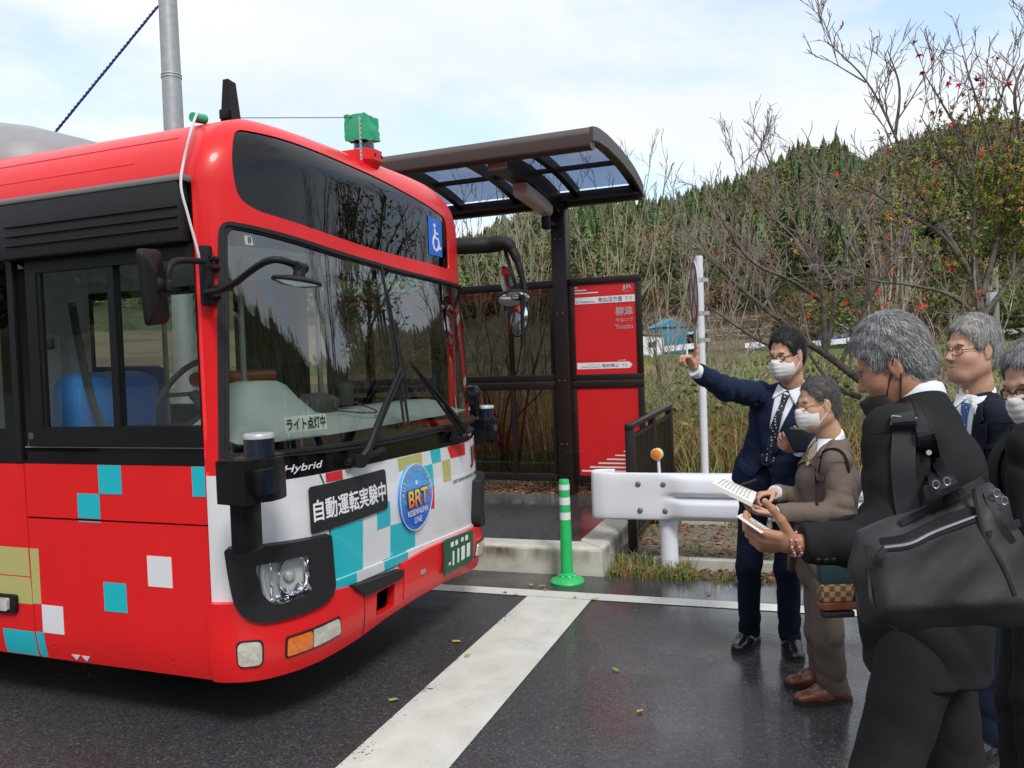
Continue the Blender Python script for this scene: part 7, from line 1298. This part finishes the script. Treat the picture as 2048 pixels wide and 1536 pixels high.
# --- bent man in black, closest
J3 = dict(pelvis=a3(1850, 1225, 2.22), neck=a3(1842, 803, 2.26), head=a3(1784, 726, 2.30), face=V3(-.76, .46, -.42), hup=V3(-.40, .10, .90), tface=V3(-.93, .30, -.1),
    shl=a3(1792, 872, 1.99), ell=a3(1795, 1085, 1.92), wrl=a3(1596, 1088, 1.94), shr=a3(1850, 890, 2.42), elr=a3(1760, 1060, 2.40), wrr=a3(1640, 1080, 2.30), hdl=V3(-.98, .14, .10), hnl=V3(-.12, .75, .65), htl=V3(-.2, .2, .95), cul=[(.45, .7, .5), (.6, .9, .5), (.7, 1.0, .6), (.8, 1.0, .6)],
    hipl=a3(1850, 1260, 2.12), hipr=a3(1860, 1260, 2.32), knl=a3(1765, 1560, 2.10), knr=a3(1915, 1560, 2.36), anl=V3(*a3(1745, 1900, 2.12)[:2], .085), anr=V3(*a3(1960, 1900, 2.44)[:2], .085), tol=V3(-1, 0, 0), tor=V3(-1, .1, 0), leg=(.096, .076, .064), hthick=.017, wamp=.011, vox=.0065, vent=False, cuff=None, skirt=.198, tamp=.003)
p3, *_r3 = person('bent gray haired man in black with a black mask under his chin', J3, m_black, m_blackt, m_skint, m_shoe, GRY, 3, mask=(m_maskb, -.050, .012), tie=None, collar=True, lapel=False, girth=1.07, hair_dense=6500, hair_len=.026, jlen=.05, hscale=.91)
# --- man in dark navy behind
J4 = dict(pelvis=a3(1955, 1060, 3.42), neck=a3(1955, 792, 3.38), head=a3(1943, 699, 3.36), face=V3(-.98, -.20, .0), hup=V3(-.02, 0, 1), tface=V3(-.80, -.60, 0), shl=a3(2000, 835, 3.22), ell=a3(2015, 980, 3.22), wrl=a3(1990, 1100, 3.15), shr=a3(1900, 840, 3.55), elr=a3(1895, 980, 3.6), wrr=a3(1900, 1100, 3.5),
    hipl=a3(1975, 1085, 3.35), hipr=a3(1935, 1085, 3.48), knl=a3(1975, 1290, 3.35), knr=a3(1935, 1280, 3.48), anl=V3(*a3(1978, 1490, 3.35)[:2], .085), anr=V3(*a3(1935, 1470, 3.48)[:2], .085), tol=V3(-.9, -.4, 0), tor=V3(-.9, -.2, 0), hthick=.020, hdl=V3(-.1, 0, -1), hnl=V3(0, .9, 0), htl=V3(-1, 0, 0), cul=CURL(.3, .4, .3), hdr=V3(-.1, 0, -1), hnr=V3(0, -.9, 0), htr=V3(-1, 0, 0), cur=CURL(.3, .4, .3))
p4, *_r4 = person('silver haired man in dark navy with blue tie and thin glasses, no mask, standing behind', J4, m_navy2, m_navyt, m_skin, m_shoe, LGR, 4, glasses=(m_glf, .0016), tie=m_tie4, hair_dense=3600, hair_len=.034, hscale=.95)
# --- man at the right edge
J5 = dict(pelvis=a3(2095, 1150, 2.72), neck=a3(2092, 838, 2.68), head=a3(2070, 764, 2.64), face=V3(-.92, -.28, -.32), hup=V3(-.3, 0, 1), tface=V3(-.95, -.2, 0), shl=a3(2068, 890, 2.46), ell=a3(2062, 1070, 2.42), wrl=a3(1985, 1060, 2.50), shr=a3(2060, 880, 2.9), elr=a3(2040, 1050, 2.95), wrr=a3(1990, 1070, 2.72),
    hipl=a3(2090, 1180, 2.64), hipr=a3(2070, 1180, 2.82), knl=a3(2075, 1400, 2.64), knr=a3(2040, 1400, 2.84), anl=V3(*a3(2090, 1700, 2.64)[:2], .085), anr=V3(*a3(2045, 1650, 2.84)[:2], .085), tol=V3(-1, 0, 0), tor=V3(-1, 0, 0), hthick=.014, hdl=V3(-.95, .1, .1), hnl=V3(0, .8, .6), htl=V3(0, 0, 1), cul=CURL(.5, .8, .5), hdr=V3(-.95, -.1, .1), hnr=V3(0, -.8, .6), htr=V3(0, 0, 1), cur=CURL(.5, .8, .5))
p5, *_r5 = person('gray haired man in black with dark glasses and white mask, cut by the right edge', J5, m_black, m_blackt, m_skin, m_shoe, GRY, 5, mask=(m_mask, 0, 0), glasses=(m_glf, .0024), tie=None, hair_dense=4000, hair_len=.028, jlen=.12)
# ---------------------------------------------------------------- things they carry
def sheetbook(name, px, Ys, n, label, cat, m, curve=.02):
    C = [a3(x, y, Y) for (x, y), Y in zip(px, Ys)]; q = MB(); nrm = nz(np.cross(C[1]-C[0], C[3]-C[0])); nrm = nrm if nrm[2] > 0 else -nrm; vs = []; K_ = 8
    for lay in (0, 1):
        for i in range(K_+1):
            t = i/K_; b = nrm*(curve*math.sin(PI*t)-(n if lay else 0)); vs += [C[0]*(1-t)+C[1]*t+b, C[3]*(1-t)+C[2]*t+b]
    o = 2*(K_+1); q.add(vs, [(2*i, 2*i+2, 2*i+3, 2*i+1) for i in range(K_)] + [(o+2*i, o+2*i+1, o+2*i+3, o+2*i+2) for i in range(K_)] + [(2*i, o+2*i, o+2*i+2, 2*i+2) for i in range(K_)] + [(2*i+1, 2*i+3, o+2*i+3, o+2*i+1) for i in range(K_)] + [(0, 1, o+1, o), (2*K_, o+2*K_, o+2*K_+1, 2*K_+1)]); ob = q.build(name, m, label=label, category=cat)
    ln = MB()
    for r in range(9):
        v0 = .10+.09*r
        for i in range(K_-1):
            t0, t1 = (i+.7)/K_, (i+1.4)/K_; f_ = lambda t, v: (C[0]*(1-t)+C[1]*t)*(1-v)+(C[3]*(1-t)+C[2]*t)*v+nrm*(curve*math.sin(PI*t)+.0012)
            ln.add([f_(t0, v0), f_(t1, v0), f_(t1, v0+.028), f_(t0, v0+.028)], [(0, 1, 2, 3)])
    ln.build('printed_lines', mat('print_grey', (.33, .33, .33), .8), ob); return ob
m_paper = mat('paper', (.74, .73, .69), .8)
sheetbook('booklet', [(1424, 966), (1446, 957), (1513, 984), (1506, 1006)], [3.70, 4.02, 3.98, 3.66], .018, 'thick open booklet of printed sheets held by the brown suited man', 'booklet', m_paper, .012)
pen = MB(); pen.tube([a3(1482, 969, 3.86), a3(1512, 960, 3.92)], .005, 8); pen.build('pen', m_sole, label='dark pen in the hand of the brown suited man', category='pen')
sheetbook('leaflet', [(1474, 1032), (1492, 1028), (1545, 1062), (1524, 1066)], [1.93, 2.12, 2.08, 1.90], .002, 'thin folded leaflet held by the bent man in black', 'leaflet', m_paper, .004)
# bracelet of beads
br_ = MB(); wv = J3['wrl']; dv = nz(wv-J3['ell']); s1_ = nz(np.cross(dv, V3(0, 0, 1))); s2_ = np.cross(dv, s1_)
for ring in (0, 1):
    for i in range(22): a = 2*PI*i/22; c = wv+dv*(.004+.012*ring+.006*math.sin(a*2+ring))+(s1_*math.cos(a)*.031+s2_*math.sin(a)*.027); br_.lathe([(.001, -.003), (.003, -.002), (.0035, 0), (.003, .002), (.001, .003)], Vector(c), 6, mi=i % 2)
br_.build('bracelet', [mat('bead_pink', (.42, .12, .14), .4), mat('bead_pale', (.55, .40, .36), .4)], label='pink beaded bracelet on the wrist of the bent man', category='bracelet')
# big black shoulder bag
m_bag = mat('bag_nylon', (.011, .011, .012), .62, col2=(.02, .02, .021), nscale=6, bump=.18, bscale=18); m_leath = mat('bag_leather', (.012, .013, .015), .5, bump=.04, bscale=120, spec=.3)
bag = empty('shoulder_bag', tuple(a3(1880, 1260, 1.75)), label='large black shoulder bag hanging at the side of the bent man', category='bag'); bo = np.array(bag.location)
front = [(1722, 1075), (1790, 1045), (1880, 1010), (1968, 965), (1992, 1000), (2020, 1080), (2056, 1190), (2040, 1215), (1900, 1240), (1742, 1268), (1728, 1240), (1715, 1160)]
S = SDF(.007, .03); F0 = [a3(x, y, 1.66+(x-1720)/330*.10) for x, y in front]; cen = np.mean(F0, 0); nb_ = nz(V3(-.28, -.95, .1)); e1 = nz(np.cross(nb_, V3(0, 0, 1))); e2 = np.cross(e1, nb_); e2 = e2 if e2[2] > 0 else -e2; poly2 = np.array([[(p-cen) @ e1, (p-cen) @ e2] for p in F0])
def bagf(Q):
    q = Q-cen; x, y, z = q @ e1, q @ e2, q @ nb_; d = np.full(x.shape, 1e9); ins = np.zeros(x.shape, bool); n = len(poly2)
    for i in range(n):
        a, b = poly2[i], poly2[(i+1) % n]; ex, ey = b-a; t = np.clip(((x-a[0])*ex+(y-a[1])*ey)/(ex*ex+ey*ey), 0, 1); d = np.minimum(d, np.hypot(x-a[0]-ex*t, y-a[1]-ey*t)); c_ = ((a[1] > y) != (b[1] > y)) & (x < (b[0]-a[0])*(y-a[1])/(b[1]-a[1]+1e-12)+a[0]); ins ^= c_
    sd = np.where(ins, -d, d); th = .055+.045*np.clip(-(y-.08)/.25, 0, 1); w2_ = np.abs(z)-th*np.clip(.45+(-sd)/.09, .3, 1); return np.maximum(sd-.004, w2_)
S.raw(bagf, cen-.42, cen+.42, 0, 'u'); BV, BF = S.mesh(lambda Q: .004*np.sin(((Q-cen) @ e1)*34+2*np.sin(((Q-cen) @ e2)*21))*np.sin(((Q-cen) @ e2)*27+1.2)+.0025*np.sin(((Q-cen) @ e1)*70+((Q-cen) @ e2)*55), 2)
mesh_np('bag_body', BV-bo, BF, m_bag, bag, smooth=True); bb = BVHTree.FromPolygons([tuple(v) for v in BV], [tuple(int(i) for i in q) for q in BF])
def onbag(x, y, off=.004):
    d = nz(_f+_R*(x-1024)/FPX-_U*(y-768)/FPX); h = bb.ray_cast(Vector(CAM), Vector(d)); p = np.array(h[0]) if h[0] is not None else a3(x, y, 1.66); return Vector(p+nb_*off-bo)
def strip(name, pts, w_, m, par=bag, off=.004, th=.004):
    C = bez([onbag(x, y, off) for x, y in pts], 5); q = MB(); vs = []
    for i, p in enumerate(C):
        t = (C[min(i+1, len(C)-1)]-C[max(i-1, 0)]).normalized(); sd_ = Vector(nb_).cross(t).normalized()*w_*.5; n_ = Vector(nb_)*th; vs += [p-sd_, p+sd_, p+sd_-n_*2, p-sd_-n_*2, ]
    k = len(C); q.add(vs, [(4*i+j, 4*i+(j+1) % 4, 4*i+4+(j+1) % 4, 4*i+4+j) for i in range(k-1) for j in range(4)] + [(3, 2, 1, 0), (4*k-4, 4*k-3, 4*k-2, 4*k-1)]); return q.build(name, m, par)
strip('pocket_trim', [(1762, 1086), (1810, 1078), (1860, 1055), (1905, 1035), (1950, 1022)], .020, m_leath); strip('pocket_trim', [(1765, 1100), (1820, 1092), (1870, 1070), (1950, 1040)], .006, m_leath, off=.006); strip('zip', [(1768, 1094), (1820, 1086), (1868, 1063), (1952, 1031)], .004, m_alu, off=.0065)
strip('zip_pull', [(1768, 1096), (1758, 1115), (1752, 1130)], .012, m_leath, off=.012); strip('side_piping', [(1735, 1090), (1738, 1160), (1748, 1215), (1795, 1262)], .006, m_leath); strip('side_piping', [(1945, 970), (1965, 1060), (2005, 1130), (2030, 1190)], .006, m_leath); strip('top_zip_flap', [(1800, 1045), (1860, 1015), (1915, 985), (1965, 960)], .014, m_leath, off=.010); strip('gusset', [(1975, 985), (1995, 1040), (2025, 1085)], .016, m_leath); strip('gusset_pocket', [(1975, 1070), (2040, 1045)], .014, m_leath)
strip('strap_tab', [(1862, 970), (1868, 1000), (1875, 1020)], .030, m_leath, off=.008)
def ribbon(name, P, w_, m, par, nrm, th=.006):
    C = bez([Vector(p) for p in P], 8); q = MB(); vs = []
    for i, p in enumerate(C):
        t = (C[min(i+1, len(C)-1)]-C[max(i-1, 0)]).normalized(); nn = Vector(nrm(p) if callable(nrm) else nrm); sd_ = nn.cross(t).normalized(); n2 = t.cross(sd_).normalized(); w2 = w_*.5; vs += [p-sd_*w2-n2*th*.5, p+sd_*w2-n2*th*.5, p+sd_*w2+n2*th*.5, p-sd_*w2+n2*th*.5]
    k = len(C); q.add(vs, [(4*i+j, 4*i+(j+1) % 4, 4*i+4+(j+1) % 4, 4*i+4+j) for i in range(k-1) for j in range(4)] + [(3, 2, 1, 0), (4*k-4, 4*k-3, 4*k-2, 4*k-1)]); return q.build(name, m, par)
# straps run from the bag over the near shoulder
bj = _r3[0]
def onj(x, y, off=.008, Yd=1.9):
    d = nz(_f+_R*(x-1024)/FPX-_U*(y-768)/FPX); h = bj.ray_cast(Vector(CAM), Vector(d)); p = np.array(h[0])-d*off if h[0] is not None else a3(x, y, Yd); return p-bo
ribbon('strap', [onj(1800, 806, .004), onj(1805, 830), onj(1808, 870), onj(1806, 930), onj(1812, 1000), onj(1822, 1050)], .050, m_leath, bag, lambda p: -nz(np.array(p)+bo-CAM)); bk = ribbon('strap_handle', [onj(1803, 806, .006), onj(1822, 812, .012), onj(1840, 842, .022), onj(1852, 890, .04), onj(1862, 935, .06), np.array(onbag(1878, 985, .01))], .026, m_leath, bag, lambda p: -nz(np.array(p)+bo-CAM), .012); ribbon('strap_handle', [onj(1812, 806, .006), onj(1836, 818, .012), onj(1858, 870, .03), onj(1872, 920, .05), np.array(onbag(1905, 975, .01))], .024, m_leath, bag, lambda p: -nz(np.array(p)+bo-CAM), .012)
bkq = MB(); cb_ = Vector(onj(1808, 842, .016)); vx = Vector(e1); vy = Vector(V3(.12, 0, 1)).normalized()
if vx.x < 0: vx = -vx
bkq.tube([cb_+vx*a+vy*b for a, b in ((-.026, -.008), (.026, -.014), (.026, .006), (-.026, .012), (-.026, -.008))], .0018, 6); bkq.build('buckle', m_alu, bag)
for x, y in ((1858, 905), (1866, 906)): q = MB(); q.lathe([(.006, 0), (.005, .003), (.001, .004)], Vector(onj(x, y, .05)), 10, R=Vector(-nb_).to_track_quat('Z', 'Y').to_matrix()); q.build('rivet', m_alu, bag)
for x, y in ((1868, 968), (1890, 962), (1988, 985), (2003, 1000)): q = MB(); c = onbag(x, y, .02); q.tube([c+Vector(e1)*.013*math.cos(t)*.45+Vector(e2)*.0075*math.sin(t) for t in np.linspace(0, 2*PI, 17)], .0017, 6, cap=False); q.build('ring', mat('ring_metal', (.25, .25, .26), .3, metal=.8), bag)
# strap and small bag of the brown suited man
bj2 = _r2[0]
def onj2(x, y, off=.006):
    d = nz(_f+_R*(x-1024)/FPX-_U*(y-768)/FPX); h = bj2.ray_cast(Vector(CAM), Vector(d)); return (np.array(h[0])-d*off if h[0] is not None else a3(x, y, 3.75))
sb = empty('satchel', tuple(a3(1675, 1200, 3.62)), label='small teal satchel with checked brown panel hanging behind the brown suited man', category='bag'); so_ = np.array(sb.location)
q = MB(); c0 = a3(1672, 1128, 3.62); q.box(Vector(c0-so_), (.16, .07, .17), bev=.02); q.build('bag_body', mat('satchel_teal', (.015, .045, .055), .6, bump=.1, bscale=90), sb)
def check_mat():
    m = mat('checked_canvas', (.25, .14, .07), .6); t = m.node_tree; b = t.nodes['Principled BSDF']; A = t.nodes.new; tcn = A('ShaderNodeTexCoord'); ck = A('ShaderNodeTexChecker'); ck.inputs['Scale'].default_value = 42; ck.inputs[1].default_value = (.33, .20, .10, 1); ck.inputs[2].default_value = (.12, .06, .03, 1); t.links.new(tcn.outputs['Object'], ck.inputs['Vector']); t.links.new(ck.outputs[0], b.inputs['Base Color']); return m
q = MB(); q.box(Vector(a3(1673, 1182, 3.62)-so_), (.155, .072, .075), bev=.004); q.build('checked_panel', check_mat(), sb); q = MB(); q.box(Vector(a3(1674, 1208, 3.62)-so_), (.157, .074, .035), bev=.006); q.build('trim', m_shoeb, sb); q = MB(); q.box(Vector(a3(1674, 1226, 3.62)-so_), (.14, .06, .03), bev=.01); q.build('bag_base', mat('satchel_plum', (.02, .012, .02), .6), sb)
ribbon('strap', [onj2(x, y, o)-so_ for x, y, o in ((1634, 1010, .006), (1632, 960, .006), (1634, 925, .006), (1646, 905, .008), (1664, 898, .010), (1682, 903, .009), (1693, 920, .006), (1698, 945, .006)) if bj2.ray_cast(Vector(CAM), Vector(nz(_f+_R*(x-1024)/FPX-_U*(y-768)/FPX)))[0] is not None], .012, m_black, sb, lambda p: -nz(np.array(p)+so_-CAM), .006)
# lapel pins
for inf, (x, y), nm, par in ((_r2, (1611, 912), 'lapel_pin', p2), (_r4, (1935, 783), 'lapel_pin', p4)):
    d = nz(_f+_R*(x-1024)/FPX-_U*(y-768)/FPX); h = inf[0].ray_cast(Vector(CAM), Vector(d))
    if h[0] is not None: q = MB(); q.box(h[0]-Vector(d)*.014, (.012, .006, .014), bev=.001); q.build(nm, mat('pin_gold', (.6, .52, .38), .3, metal=.3), par)
